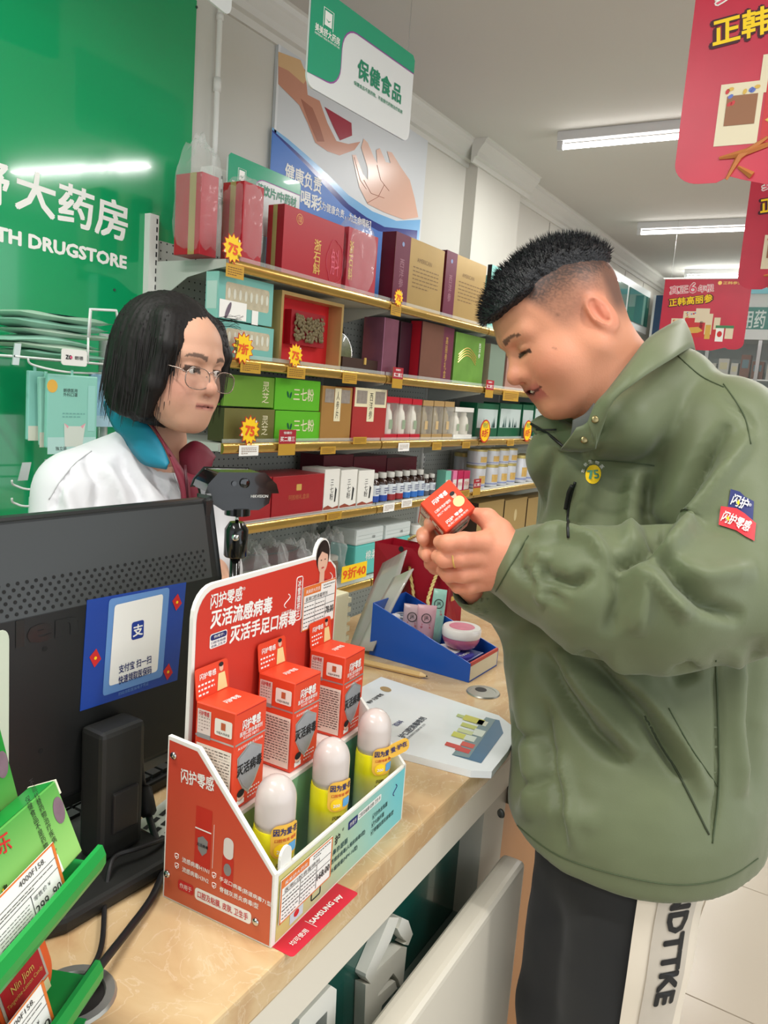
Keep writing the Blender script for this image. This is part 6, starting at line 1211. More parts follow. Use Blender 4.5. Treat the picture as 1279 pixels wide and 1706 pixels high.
# ------------------------------------------------------------------ monitor seen from behind
t = thing('monitor', 'black computer monitor seen from behind with a blue payment poster', 'monitor', (0, 0, 0)); mbk = mat('monitor_black', (24, 25, 25), 0.38, var=0.06); mgr = mat('monitor_lit_grey', (58, 60, 60), 0.35)
mx0, mx1, mz0, mz1, my = 0.235, 0.745, 0.945, 1.297, 0.735
prof_ = [(my + 0.022, mz0), (my + 0.022, mz1), (my + 0.001, mz1), (my - 0.022, 1.195), (my - 0.022, mz0 + 0.03), (my, mz0)]
mb = MB(); n = len(prof_)
for x, k in ((mx0, 0), (mx1, 0)): mb.v += [(x, y_, z_) for y_, z_ in prof_]
mb.f = [(i, (i + 1) % n, n + (i + 1) % n, n + i) for i in range(n)] + [tuple(range(n)), tuple(range(2 * n - 1, n - 1, -1))]
mb.build('shell', mbk, t, bevel=0.004)
fu = Fr((mx0, my - 0.022, 1.195), (1, 0, 0), (0, 0.023, 0.102)); Lu = math.hypot(0.023, 0.102)
flat(fu, rect(0.006, 0.001, mx1 - mx0 - 0.014, Lu - 0.006), mgr, t, 0.0004, 'lit_upper_face')  # lighter grey puts the light on the upward slope into the colour
vh = MB()
for r_ in range(6):
    for c_ in range(46):
        a_ = 0.012 + c_ * 0.0104 + (r_ % 2) * 0.0052; b_ = 0.006 + r_ * 0.0062
        if a_ < mx1 - mx0 - 0.018: vh.add([fu.p(p[0], p[1], 0.0008) for p in ell(a_, b_, 0.0021, 0.0021, 8)], [tuple(range(8))])
o = vh.build('vent_holes', mat('vent_dark', (8, 8, 8), 0.7), t, fix=False); o['kind'] = 'stuff'
MB().b2((mx1 - 0.012, my - 0.004, mz0 + 0.004), (mx1 + 0.0005, my + 0.0225, mz1 - 0.002)).build('bezel_edge', mat('monitor_edge', (40, 38, 38), 0.3), t)
fm = Fr((0, my - 0.022, 0)); 
def mp(px, py): q = on_y(px, py, my - 0.0225); return (q[0], q[2])
text(fm, mp(80, 1045)[0], mp(80, 1045)[1], 'lenovo'[:3], mat('monitor_emboss', (34, 35, 35), 0.2), t, w=0.075, h=0.03, bold=0.04)
for q in ((75, 1081), (68, 1251)): a_, b_ = mp(*q); flat(fm, ell(a_, b_, 0.003, 0.003, 10), mat('vent_dark', (8, 8, 8), 0.7), t, 0.0005, 'screw_hole')
# blue poster stuck on the shell (its code square is left blank)
pp = thing('payment_poster', 'blue poster with white payment card stuck on the monitor back', 'poster'); 
def pq(pts, m, off, nm): flat(fm, [mp(*p) for p in pts][::-1], m, pp, off, nm)
blu = mat('poster_royal', (26, 66, 156), 0.25, coat=0.3)
MB().prism([mp(*p) for p in ((133, 1185), (295, 1133), (310, 970), (145, 1000))], (0, my - 0.0228, 0), (1, 0, 0), (0, 0, 1), (0, -1, 0), 0.0006).build('sheet', blu, pp)
fm = Fr((0, my - 0.0228, 0))
def quad_round(c4, r=0.12):
    out = []; c4 = [np.array(c, float) for c in c4]
    for i in range(4):
        p, a_, b_ = c4[i], c4[i - 1], c4[(i + 1) % 4]; s_, e_ = p + (a_ - p) * r, p + (b_ - p) * r * 0.8
        for q in np.linspace(0, 1, 5): out.append(tuple((1 - q) ** 2 * s_ + 2 * q * (1 - q) * p + q * q * e_))
    return out
pq(quad_round([(170, 1160), (181, 998), (282, 978), (270, 1127)][::-1], 0.06)[::-1], mat('poster_sky', (104, 148, 206), 0.3), 0.0005, 'pale_border')
pq(quad_round([(180, 1143), (190, 1008), (271, 989), (261, 1118)][::-1], 0.06)[::-1], WPRINT(), 0.0009, 'white_card')
c_ = mp(228, 1049); flat(fm, rect(c_[0] - 0.009, c_[1] - 0.011, c_[0] + 0.009, c_[1] + 0.011, 0.003), mat('poster_logo', (30, 60, 150), 0.3), pp, 0.0013, 'logo_square'); text(fm, c_[0], c_[1], '支', WPRINT(), pp, h=0.015, bold=0.03, off=0.0017)
a_ = mp(224, 1106); text(fm, a_[0], a_[1], '支付宝 扫一扫', NAVY(), pp, w=mp(250, 1100)[0] - mp(196, 1110)[0], h=0.0105, bold=0.02, off=0.0013, rot=1); a_ = mp(224, 1124); text(fm, a_[0], a_[1], '快速领取医保码', NAVY(), pp, w=mp(250, 1118)[0] - mp(195, 1128)[0], h=0.0105, bold=0.02, off=0.0013, rot=1)
a_ = mp(222, 1147); text(fm, a_[0], a_[1], '扫码领取医保电子凭证', mat('poster_sky', (104, 148, 206), 0.3), pp, w=0.045, bold=0.0, off=0.0006, rot=1)
for q in ((158, 1096), (294, 1003), (279, 1119)):
    a_ = mp(*q); flat(fm, [(a_[0] - 0.008, a_[1] + 0.003), (a_[0] - 0.001, a_[1] - 0.011), (a_[0] + 0.008, a_[1] - 0.003), (a_[0] + 0.001, a_[1] + 0.011)], REDP(), pp, 0.0006, 'red_packet'); flat(fm, ell(a_[0], a_[1], 0.002, 0.002, 8), YELP(), pp, 0.0009, 'gold_dot')
# stand
t2 = MB(); colp = [(0.455, 0.0), (0.535, 0.0)]
cx0, cx1 = mp(133, 1195)[0], mp(205, 1195)[0]
MB().b2((cx0, my - 0.062, ZC + 0.02), (cx1, my - 0.024, 1.055)).build('stand_column', mat('monitor_stand', (34, 34, 32), 0.5), t, bevel=0.006)
MB().b2((cx0 + 0.015, my - 0.066, ZC + 0.05), (cx1 - 0.01, my - 0.060, ZC + 0.10)).build('cable_clip', mat('monitor_edge', (40, 38, 38), 0.3), t, bevel=0.002)
MB().prism([(0.400, 0.650), (0.455, 0.625), (0.585, 0.622), (0.612, 0.650), (0.612, 0.800), (0.400, 0.800)], (0, 0, ZC + 0.020), (1, 0, 0), (0, 1, 0), (0, 0, 1), 0.0195).build('stand_base', mat('monitor_stand', (34, 34, 32), 0.5), t, bevel=0.006)
# ---- keyboard, note sheet, mouse behind the monitor
t = thing('keyboard', 'black keyboard behind the monitor', 'keyboard', (0.62, 0.83, ZC + 0.0004), 0.05)
MB().b2((-0.22, -0.06, 0), (0.22, 0.075, 0.018)).build('body', BLACK(), t, bevel=0.004)
kbm = MB().b2((-0.0075, -0.0075, 0), (0.0075, 0.0075, 0.006)).mesh('key'); kbm.materials.append(mat('key_black', (30, 30, 30), 0.45))
for r_ in range(5):
    for c_ in range(22):
        o = bpy.data.objects.new('key', kbm); C.objects.link(o); o.parent = t; o.location = (-0.205 + c_ * 0.0195, -0.045 + r_ * 0.0195, 0.0181)
t = thing('note_sheet', 'printed white sheet lying under the keyboard edge', 'paper', (0.685, 0.690, ZC + 0.0003), 0.25); MB().b2((-0.075, -0.055, 0), (0.075, 0.055, 0.0004)).build('sheet', mat('paper_grey', (206, 204, 196), 0.6), t); lines(Fr((0, 0, 0.0005), (1, 0, 0), (0, 1, 0)), -0.065, -0.045, 0.065, 0.045, 6, INK(), t, 0.45, 9)
t = thing('mouse', 'black computer mouse beside the display stand', 'mouse', (0.738, 0.705, ZC + 0.001), 0.9)
mb = MB()
for j in range(7):
    q = j / 6; mb.v += [((-0.05 + 0.1 * q), 0.03 * math.sin(PI * (0.1 + 0.8 * q)) * math.cos(a), max(0, 0.034 * math.sin(PI * (0.12 + 0.7 * q)) * math.sin(a))) for a in np.linspace(0, PI, 12)]
mb.f = [(j * 12 + i, j * 12 + (i + 1) % 12, (j + 1) * 12 + (i + 1) % 12, (j + 1) * 12 + i) for j in range(6) for i in range(12)] + [tuple(range(11, -1, -1)), tuple(6 * 12 + i for i in range(12))]
mb.build('body', BLACK(), t, True); MB().tube([(0.02, 0, 0.026), (0.034, 0, 0.021)], 0.004, 8).build('wheel', mat('key_black', (30, 30, 30), 0.45), t)
# ---- cables
def smooth(pts, k=8):
    pts = [np.array(p, float) for p in pts]; out = []
    P = [pts[0]] + pts + [pts[-1]]
    for i in range(1, len(P) - 2):
        for q in np.linspace(0, 1, k, endpoint=False):
            a, b, c, d = P[i - 1], P[i], P[i + 1], P[i + 2]; out.append(0.5 * ((2 * b) + (-a + c) * q + (2 * a - 5 * b + 4 * c - d) * q * q + (-a + 3 * b - 3 * c + d) * q ** 3))
    out.append(pts[-1]); return out
cab = mat('cable_black', (26, 25, 26), 0.5)
t = thing('monitor_cable', 'thick black monitor cable with a ferrite block', 'cable')
pts = [on_y(234, 1210, 0.700), on_y(233, 1262, 0.69), on_z(238, 1310, ZC + 0.06), on_z(248, 1360, ZC + 0.03), on_z(265, 1412, ZC + 0.012), on_z(276, 1436, ZC + 0.007), on_z(255, 1492, ZC + 0.007), on_z(215, 1548, ZC + 0.010), on_z(168, 1608, ZC + 0.016), on_z(140, 1648, ZC + 0.008), np.array([0.415, 0.553, ZC - 0.0])]
MB().tube(smooth(pts), 0.0042, 8).build('cord', cab, t, True); a_, b_ = np.array(pts[2]), np.array(pts[3]); d_ = b_ - a_; MB().tube([a_ - d_ * 0.0, a_ + d_ * 0.1, a_ + d_ * 0.9, a_ + d_], [0.006, 0.0105, 0.0105, 0.007], 12).build('ferrite', cab, t, True)
t = thing('power_cable', 'thin black power cable running over the monitor stand foot', 'cable')
pts = [on_z(300, 1385, ZC + 0.012), on_z(262, 1402, ZC + 0.03), on_z(225, 1415, ZC + 0.035), on_z(195, 1425, ZC + 0.035), on_z(183, 1445, ZC + 0.030), on_z(175, 1500, ZC + 0.008), on_z(170, 1570, ZC + 0.006), on_z(155, 1610, ZC + 0.006), np.array([0.420, 0.560, ZC])]
MB().tube(smooth(pts), 0.0028, 8).build('cord', cab, t, True)
# ------------------------------------------------------------------ camera on its small tripod
wc = on_y(395, 860, 0.86)
t = thing('desk_camera', 'black desk camera on a mini tripod pole behind the monitor', 'camera', (wc[0], wc[1], ZC + 0.0004)); hz = on_y(393, 900, 0.86)[2] - ZC
gb = mat('gloss_black', (16, 16, 17), 0.15, coat=0.4)
MB().tube([(0, 0, 0.05), (0, 0, hz)], 0.0088, 14).build('pole', gb, t, True)
for k in range(3): a_ = k * 2.1 + 0.4; MB().tube([(0, 0, 0.06), (0.06 * math.cos(a_), 0.06 * math.sin(a_), 0.004)], 0.006, 8).build('leg', gb, t, True)
MB().lathe([(0.017, hz - 0.028), (0.0195, hz - 0.025), (0.0195, hz + 0.018), (0.012, hz + 0.03)], 20).build('ball_head', gb, t, 'auto'); MB().lathe([(0.003, hz + 0.03), (0.003, hz + 0.042)], 10).build('stud', CHROME(), t, True); MB().lathe([(0.006, 0), (0.006, 0.002), (0.003, 0.004)], 12, (-0.015, -0.0125, hz + 0.008), (-0.7, -0.6, 0.2)).build('lock_screw', CHROME(), t, True)
MB().lathe([(0.021, hz + 0.042), (0.021, hz + 0.054)], 20).build('mount_disc', gb, t, 'auto')
ha = math.radians(-116)    # the head looks out over the counter
hd = bpy.data.objects.new('head', None); 
ux, uy = np.array([math.cos(ha + PI / 2), math.sin(ha + PI / 2), 0]), np.array([math.cos(ha), math.sin(ha), 0])
def hp(a_, b_, c_): return tuple(ux * a_ + uy * b_ + np.array([0, 0, hz + c_]))
def hbox(name, m, prof, d0, d1, taper=1.0, par=t):
    mb = MB(); n = len(prof)
    for d_, k in ((d0, 1.0), (d1, taper)): mb.v += [hp(a_ * k, d_, 0.078 + (c_ - 0.078) * (1 if k == 1 else 0.9)) for a_, c_ in prof]
    mb.f = [(i, (i + 1) % n, n + (i + 1) % n, n + i) for i in range(n)] + [tuple(range(n)), tuple(range(2 * n - 1, n - 1, -1))]; return mb.build(name, m, par, bevel=0.002)
hbox('lower_housing', gb, [(-0.050, 0.082), (-0.046, 0.064), (-0.030, 0.054), (0.030, 0.054), (0.046, 0.064), (0.050, 0.082)], 0.016, -0.05)
hbox('upper_housing', gb, [(-0.060, 0.082), (-0.056, 0.094), (-0.040, 0.112), (0.036, 0.112), (0.056, 0.094), (0.060, 0.082)], 0.020, -0.055)
MB().lathe([(0.008, 0), (0.008, 0.003), (0.005, 0.004)], 18, hp(0.002, 0.020, 0.097), uy).build('lens', mat('lens_glass', (10, 10, 14), 0.05, coat=1.0), t, 'auto'); MB().lathe([(0.004, 0), (0.004, 0.002)], 14, hp(-0.016, 0.020, 0.096), uy).build('sensor', mat('lens_glass', (10, 10, 14), 0.05, coat=1.0), t)
text(Fr(hp(0.030, 0.0165, 0.075), -ux if np.cross(ux, (0, 0, 1)) @ uy < 0 else ux), 0.0, 0.0, 'HIKVISION', WPRINT(), t, w=0.030, h=0.005, bold=0.02)
MB().tube(smooth([hp(-0.05, -0.03, 0.07), hp(-0.06, -0.02, 0.0), hp(-0.055, 0.0, -0.08), hp(-0.03, 0.01, -0.14), hp(-0.02, 0.02, -0.25)]), 0.0022, 8).build('cable', cab, t, True)
# ------------------------------------------------------------------ green candy rack at the near end of the counter
RA = math.radians(25); RO = np.array([0.400, 0.518, ZC + 0.0004]); rlen = 0.24
t = thing('counter_rack', 'small green tiered counter rack holding boxes and candy packs', 'rack', RO, RA); rg = mat('rack_green', (30, 150, 66), 0.3); 
for k, (z_, y0) in enumerate(((0.045, 0.0), (0.155, 0.0))):
    sh = MB().b2((-rlen, 0.0, z_ - 0.003), (-0.001, 0.135, z_)).build('shelf', rg, t)
    MB().prism([(0, 0), (0, -0.012), (0.004, -0.012), (0.0075, -0.004), (0.0075, 0.004), (0.004, 0.012), (0, 0.012)], (-rlen, -0.006, z_ + 0.004), (0, -1, 0), (0, 0, 1), (-1, 0, 0), rlen).build('lip', rg, sh)
MB().b2((-rlen, 0.135, 0), (-0.03, 0.139, 0.29)).build('back', rg, t); MB().b2((-rlen, 0, 0), (-0.002, 0.135, 0.003)).build('base', rg, t)
for x in (-rlen + 0.003,): MB().prism([(0, 0), (0.07, 0), (0.07, 0.3), (0.0, 0.06)], (x, 0, 0), (0, 1, 0), (0, 0, 1), (1, 0, 0), 0.003).build('end_panel', rg, t)
MB().prism(rect(-rlen, 0, 0.044, 0.182, 0.012), (0, 0.1050, 0.157), (1, 0, 0), (0, 0, 1), (0, -1, 0), 0.0012).build('header', mat('rack_header', (206, 216, 196), 0.4), t)
def rloc(x, y, z): return RO + np.array([math.cos(RA) * x - math.sin(RA) * y, math.sin(RA) * x + math.cos(RA) * y, z])
gbm = grad_mat('herb_box_green', (164, 216, 120), (26, 142, 50), 'Z', 0.0, 0.085, 0.35); 
def herb_box(label, x, y, z, lean, h=0.092, w=0.20, note=False):
    z += 0.027 * math.sin(lean); t = thing('herb_box', label, 'box', rloc(x, y, z), 0, 'green boxes on the rack', (0, 0, 0)); t.rotation_euler = (Matrix.Rotation(RA, 3, 'Z') @ Matrix.Rotation(-lean, 3, 'X')).to_euler()
    MB().b2((-w, 0, 0), (0, 0.026, h)).build('body', gbm, t, bevel=0.0012, seg=1); F = Fr((0, 0, 0))
    flat(Fr((0, 0, h), (1, 0, 0), (0, 1, 0)), rect(-w + 0.001, 0.001, -0.001, 0.025), mat('herb_top', (20, 140, 54), 0.35), t, 0.0004, 'lid_top')
    MB().b2((-0.0015, -0.0005, h - 0.012), (0.0006, 0.0265, h + 0.0006)).build('paper_edge', mat('paper_edge', (226, 224, 200), 0.6), t)
    text(F, -0.028, 0.050, '不能代替药物治疗疾病。', INK(), t, h=0.062, w=0.0062, bold=0.0, vertical=True); text(F, -0.039, 0.046, '保健食品不是药物，', INK(), t, h=0.052, w=0.0062, bold=0.0, vertical=True)
    flat(F, ell(-0.0095, h * 0.66, 0.0075, 0.011, 16, -15)[:], mat('printed_seed_violet', (124, 100, 112), 0.5, var=0.3, vscale=90), t, 0.0004, 'printed_seed')
    text(F, -0.078, 0.055, '乐', REDP(), t, h=0.014, bold=0.02, rot=-12)
    for q in range(14): flat(F, rect(-0.085 + q * 0.0035, 0.004, -0.085 + q * 0.0035 + (0.0008 if q % 3 else 0.002), 0.014), INK(), t, 0.0008, 'bar')
    flat(F, rect(-0.092, 0.001, -0.030, 0.016), WPRINT(), t, 0.0004, 'barcode_panel')
    for q in range(8): flat(F, ell(-0.10 + 0.008 * math.sin(q * 2.1), 0.024 + 0.003 * (q % 3), 0.004, 0.0016, 8, q * 40), mat('printed_plant', (52, 66, 30), 0.5) if q % 2 else YELP(), t, 0.0005 + 0.0001 * q, 'printed_plant')
    return t
herb_box('green herbal box leaning on the rack lip, price label before it', -0.006, 0.0045, 0.1565, 0.40, 0.066)
herb_box('green herbal box standing behind the front one', -0.016, 0.043, 0.1565, 0.27, 0.130)
herb_box('rearmost green herbal box under the pale header', -0.034, 0.1075, 0.1565, 0.0, 0.166)
def rack_label(label, x, y, z, price, lean=0.30, w=0.085, h=0.052):
    t = thing('price_label', label, 'price label', rloc(x, y, z)); t.rotation_euler = (Matrix.Rotation(RA, 3, 'Z') @ Matrix.Rotation(-lean, 3, 'X')).to_euler()
    MB().b2((-w, -0.0006, 0), (0, 0, h)).build('card', WPRINT(), t); f = Fr((-w, -0.0006, 0)); om = mat('label_orange', (226, 120, 50), 0.5); k = mat('label_ink', (60, 58, 60), 0.5)
    for r_ in (rect(0.96 * w, 0, w, h), rect(0, 0.965 * h, w, h)): flat(f, r_, om, t, 0.0003, 'orange_rule')
    for z_ in (0.72, 0.52): flat(f, rect(0.02 * w, z_ * h, 0.96 * w, (z_ + 0.012) * h), k, t, 0.0003, 'rule')
    flat(f, rect(0.52 * w, 0.05 * h, 0.528 * w, 0.52 * h), k, t, 0.0003, 'rule'); text(f, 0.74 * w, 0.20 * h, price, k, t, w=0.40 * w, h=0.17 * h, bold=0.0); text(f, 0.68 * w, 0.42 * h, '零售价 ¥', k, t, w=0.26 * w, h=0.09 * h, bold=0.0)
    text(f, 0.62 * w, 0.86 * h, '4000F158.', k, t, w=0.4 * w, h=0.10 * h, bold=0.0); lines(f, 0.05 * w, 0.58 * h, 0.9 * w, 0.68 * h, 2, k, t, 0.3, 3); lines(f, 0.04 * w, 0.1 * h, 0.48 * w, 0.46 * h, 6, k, t, 0.2, 8)
    return t
rack_label('price label 299 clipped to the upper rack lip', -0.044, -0.0020, 0.157, '299. 90', 0.30, 0.085, 0.042); rack_label('price label 9.80 clipped to the lower rack lip', -0.058, -0.0020, 0.048, '9. 80', 0.30, 0.085, 0.040)
# candy packs on the lower tier: orange rounded packs with a red printed front
def candy(label, x, y, z, rz, lean=0.35):
    t = thing('candy_pack', label, 'candy pack', rloc(x, y, z + 0.0125 * math.sin(lean)), 0, 'orange candy packs on the rack'); t.rotation_euler = (Matrix.Rotation(RA + rz, 3, 'Z') @ Matrix.Rotation(-lean, 3, 'X')).to_euler()
    MB().prism(rect(-0.036, 0, 0.036, 0.082, 0.022, 8), (0, 0, 0), (1, 0, 0), (0, 0, 1), (0, -1, 0), 0.012).build('body', mat('candy_orange', (220, 92, 40), 0.35, var=0.12, vscale=30), t, bevel=0.003)
    f = Fr((0, 0, 0)); flat(f, rect(-0.032, 0.012, 0.026, 0.070), mat('candy_silver', (170, 164, 150), 0.4, var=0.3, vscale=120), t, 0.0004, 'silver_rim'); flat(f, rect(-0.029, 0.0145, 0.023, 0.0675), mat('candy_red', (166, 26, 34), 0.4), t, 0.0008, 'red_front')
    text(f, -0.003, 0.030, 'Nin Jiom', GOLDP(), t, w=0.030, bold=0.01, off=0.0012); text(f, -0.003, 0.0225, 'Tangerine-Lemon Candy', GOLDP(), t, w=0.048, bold=0.0, off=0.0012); flat(f, ell(-0.010, 0.055, 0.011, 0.011, 20), mat('candy_ring', (206, 196, 180), 0.5, var=0.4, vscale=200), t, 0.0012, 'portrait_ring'); flat(f, ell(-0.010, 0.055, 0.007, 0.007, 16), mat('candy_ring_in', (120, 74, 60), 0.5, var=0.4, vscale=200), t, 0.0015, 'portrait'); text(f, 0.006, 0.0405, '京都念慈菴枇杷糖', mat('candy_dark', (60, 12, 16), 0.5), t, w=0.044, bold=0.01, off=0.0012); flat(f, ell(0.028, 0.062, 0.0035, 0.005, 10), GOLDP(), t, 0.0005, 'gold_drop')
    flat(f, rect(-0.026, 0.002, 0.024, 0.011), mat('candy_note', (214, 210, 160), 0.5), t, 0.0006, 'pale_note')
    return t
candy('orange candy pack with red front at the rack end', -0.050, 0.020, 0.0456, 0.0); candy('orange candy pack partly behind the lower price label', -0.128, 0.016, 0.0456, 0.12)
# ------------------------------------------------------------------ face mask stand by the green board
MY = 1.72
t = thing('mask_stand', 'white wire stand with basket and hooks before the green board', 'display stand'); wm = mat('wire_white', (222, 226, 222), 0.35); clr = mat('stand_clear', (190, 200, 196), 0.2, metal=0.3)
pp_ = on_y(173, 590, MY + 0.12); 
MB().tube([(pp_[0], pp_[1], 0.02), (pp_[0], pp_[1], on_y(173, 556, MY + 0.12)[2])], 0.014, 12).build('post', clr, t, True); MB().lathe([(0.16, 0.0), (0.16, 0.015), (0.03, 0.025)], 24, (pp_[0], pp_[1], 0)).build('foot', clr, t, 'auto')
def W(px, py, y=MY): return on_y(px, py, y)
def wire(pts, r=0.0026, name='wire'): return MB().tube(smooth(pts, 5), r, 6).build(name, wm, t, True)
bz = W(100, 600)[2]
# basket: front rail, back rail, cross wires, back loop
xl, xr = W(25, 588)[0], W(215, 605)[0]
for k, y in enumerate(np.linspace(MY, MY + 0.20, 6)): MB().tube([(xl, y, bz), (xr, y, bz)], 0.0026, 6).build('basket_wire', wm, t, True)
for x in (xl, xr): MB().tube([(x, MY, bz), (x, MY + 0.2, bz)], 0.003, 6).build('basket_wire', wm, t, True)
MB().prism([(0, 0), (0.016, 0), (0.022, 0.05), (0.006, 0.05)], (xl - 0.006, MY, bz - 0.02), (1, 0, 0), (0, 0, 1), (0, -1, 0), 0.004).build('end_clip', clr, t)
lp = [W(147, 562), W(150, 515), W(193, 517), W(198, 545)]
MB().tube(lp, 0.0035, 8).build('back_loop', wm, t, True); MB().tube([p + np.array([0.012, 0.012, 0]) for p in lp], 0.003, 8).build('back_loop', wm, t, True)
MB().tube([lp[0], (lp[0][0], MY, bz)], 0.003, 6).build('loop_leg', wm, t, True)
q = W(103, 594, MY - 0.006); w_ = W(145, 594, MY - 0.006)[0] - q[0]; h_ = W(120, 580)[2] - W(120, 607)[2]; f = Fr((q[0], MY - 0.006, q[2] - h_ / 2))
tg = MB().prism(rect(0, 0, w_, h_, 0.006), f.o, f.u, f.v, f.n, 0.003).build('name_tag', WHITE(), t)
text(f, w_ * 0.27, h_ * 0.5, 'ZO', INK(), t, w=w_ * 0.26, h=h_ * 0.28, bold=0.05, off=0.0006); flat(f, ell(w_ * 0.36, h_ * 0.5, w_ * 0.05, h_ * 0.10, 14), mat('tag_pink', (214, 80, 120), 0.5), t, 0.001, 'pink_dot'); text(f, w_ * 0.67, h_ * 0.5, '朗德', INK(), t, w=w_ * 0.34, h=h_ * 0.24, bold=0.01, off=0.0006)
for (a_, b_, y0) in (((45, 606), (112, 620), MY), ((18, 808), (66, 815), MY + 0.03), ((18, 838), (62, 842), MY)):
    A_, B_ = W(*a_, y0), W(*b_, y0); back = np.array([B_[0], MY + 0.22, B_[2]])
    MB().tube(smooth([A_ + np.array([0.0, -0.004, 0.012]), A_ + (B_ - A_) * 0.15, B_, (pp_[0], pp_[1], B_[2] + 0.004)], 6), 0.0028, 6).build('hook', wm, t, True)
for k, q in enumerate(((30, 793), (68, 787))): c_ = W(q[0], q[1], MY + 0.05); MB().prism([(0, 0), (0.026, 0), (0.036, 0.045), (0.012, 0.045)], c_ - np.array([0, 0, 0.012]), (1, 0, 0), (0, 0, 1), (0, -1, 0), 0.002).build('label_holder', clr, t)
# stacked pouches in the basket
mint = [(150, 206, 184), (206, 222, 204), (168, 214, 196), (196, 214, 198), (150, 200, 180), (180, 210, 190)]
def pouch(label, a_, b_, z, th, ci, y=MY + 0.02, d=0.15):
    x0, x1 = W(a_, 560, y)[0], W(b_, 560, y)[0]; t = thing('mask_pouch', label, 'mask pack', ((x0 + x1) / 2, y + d / 2, z), 0, 'mask pouches in the wire basket')
    rows = []; hw = (x1 - x0) / 2; n = 9
    for s in (1, -1):
        rows = []
        for j in range(n):
            v = -1 + 2 * j / (n - 1); rows.append([(hw * u_, d / 2 * v, s * th / 2 * (max(0, 1 - abs(u_) ** 6) * max(0, 1 - abs(v) ** 8)) * (1 + 0.25 * math.sin(5 * u_ + ci)) + 0.010 * (u_ ** 2) * (-1 if ci == 2 else 0.3)) for u_ in np.linspace(-1, 1, 13)])
        if s < 0: rows = rows[::-1]
        MB().grid(rows).build('front_film' if s > 0 else 'back_film', mat('pouch_mint_%d' % ci, mint[ci], 0.28, var=0.10, vscale=20), t, True, fix=False)
    flat(Fr((0, 0, th / 2 + 0.003), (1, 0, 0), (0, 1, 0)), rect(-hw * 0.2, -d * 0.2, hw * 0.5, d * 0.2), mat('pouch_aqua', (110, 196, 190), 0.35), t, 0.0, 'print_block')
    return t
z_ = bz + 0.0035
for k, (a_, b_, th) in enumerate(((45, 190, 0.016), (30, 175, 0.018), (20, 165, 0.018), (38, 195, 0.016), (24, 182, 0.020), (34, 190, 0.018))):
    z_ += th / 2 + 0.0004; pouch('mint mask pouch in the basket, ' + ('at the bottom of the pile', 'second from the bottom', 'third from the bottom, flap hanging out', 'fourth from the bottom', 'second from the top', 'on top of the pile')[k], a_, b_, z_, th, k); z_ += th / 2
# packs hanging on the hooks
def mask_pack(label, pts, y, cols, th=0.012, art=True, tilt=0):
    P_ = [W(*p, y) for p in pts]; t = thing('mask_pack', label, 'mask pack', (0, 0, 0), 0, 'mask packs hanging on the hooks')
    x0 = min(p[0] for p in P_); x1 = max(p[0] for p in P_); z0 = min(p[2] for p in P_); z1 = max(p[2] for p in P_); w, h = x1 - x0, z1 - z0
    pl2 = [(p[0], p[2]) for p in P_]; ar = sum(pl2[i][0] * pl2[(i + 1) % 4][1] - pl2[(i + 1) % 4][0] * pl2[i][1] for i in range(4)); pl2 = pl2 if ar > 0 else pl2[::-1]
    MB().prism(pl2, (0, y, 0), (1, 0, 0), (0, 0, 1), (0, -1, 0), th).build('pack', mat('pack_' + '_'.join(map(str, cols[0])), cols[0], 0.3, var=0.06), t, bevel=0.003)
    f = Fr((x0, y, z0)); flat(f, rect(0.02 * w, 0.01 * h, 0.98 * w, 0.22 * h), mat('pack_' + '_'.join(map(str, cols[1])), cols[1], 0.35), t, 0.0005, 'pale_foot')
    MB().tube([((x0 + x1) / 2, y + th / 2, z1 - 0.006), ((x0 + x1) / 2, y + th / 2, z1 + 0.012)], 0.004, 6).build('hang_tab', mat('pack_' + '_'.join(map(str, cols[0])), cols[0], 0.3), t)
    if art:
        flat(f, ell(0.10 * w, 0.85 * h, 0.10 * w, 0.08 * h), mat('pack_sun', (224, 172, 66), 0.4), t, 0.0005, 'sun_print'); flat(f, [(0.35 * w, 0.10 * h), (0.70 * w, 0.10 * h), (0.76 * w, 0.40 * h), (0.66 * w, 0.36 * h), (0.42 * w, 0.36 * h), (0.33 * w, 0.40 * h)], mat('pack_cat', (206, 214, 204), 0.4), t, 0.0008, 'mask_picture'); flat(f, [(0.33 * w, 0.40 * h), (0.42 * w, 0.36 * h), (0.40 * w, 0.33 * h)], mat('pack_pink', (226, 160, 170), 0.4), t, 0.0011, 'pink_tip'); flat(f, [(0.76 * w, 0.40 * h), (0.66 * w, 0.36 * h), (0.70 * w, 0.33 * h)], mat('pack_pink', (226, 160, 170), 0.4), t, 0.0011, 'pink_tip')
        text(f, 0.45 * w, 0.78 * h, '朗德医用\n外科口罩', INK(), t, h=0.10 * h, bold=0.0); text(f, 0.28 * w, 0.08 * h, '独立装', INK(), t, h=0.05 * h, bold=0.0, off=0.001); lines(f, 0.3 * w, 0.46 * h, 0.75 * w, 0.54 * h, 2, mat('pack_line', (110, 170, 160), 0.4), t, 0.4, 3)
        flat(f, rect(0.80 * w, 0.3 * h, 0.95 * w, 0.88 * h), mat('pack_strip', (150, 206, 196), 0.4), t, 0.0006, 'side_strip')
mask_pack('mint mask pack with cat-eared mask picture on the front of the hook', [(77, 746), (160, 756), (163, 628), (80, 622)], MY, ((136, 198, 182), (176, 214, 208)))
mask_pack('narrow mint mask pack edge behind the cat-eared one', [(68, 742), (90, 746), (90, 628), (66, 628)], MY + 0.022, ((150, 206, 190), (222, 218, 204)), art=False)
mask_pack('mint mask pack at the hook tip, partly covered', [(46, 733), (72, 735), (74, 619), (48, 617)], MY + 0.045, ((140, 202, 190), (224, 220, 206)), art=False)
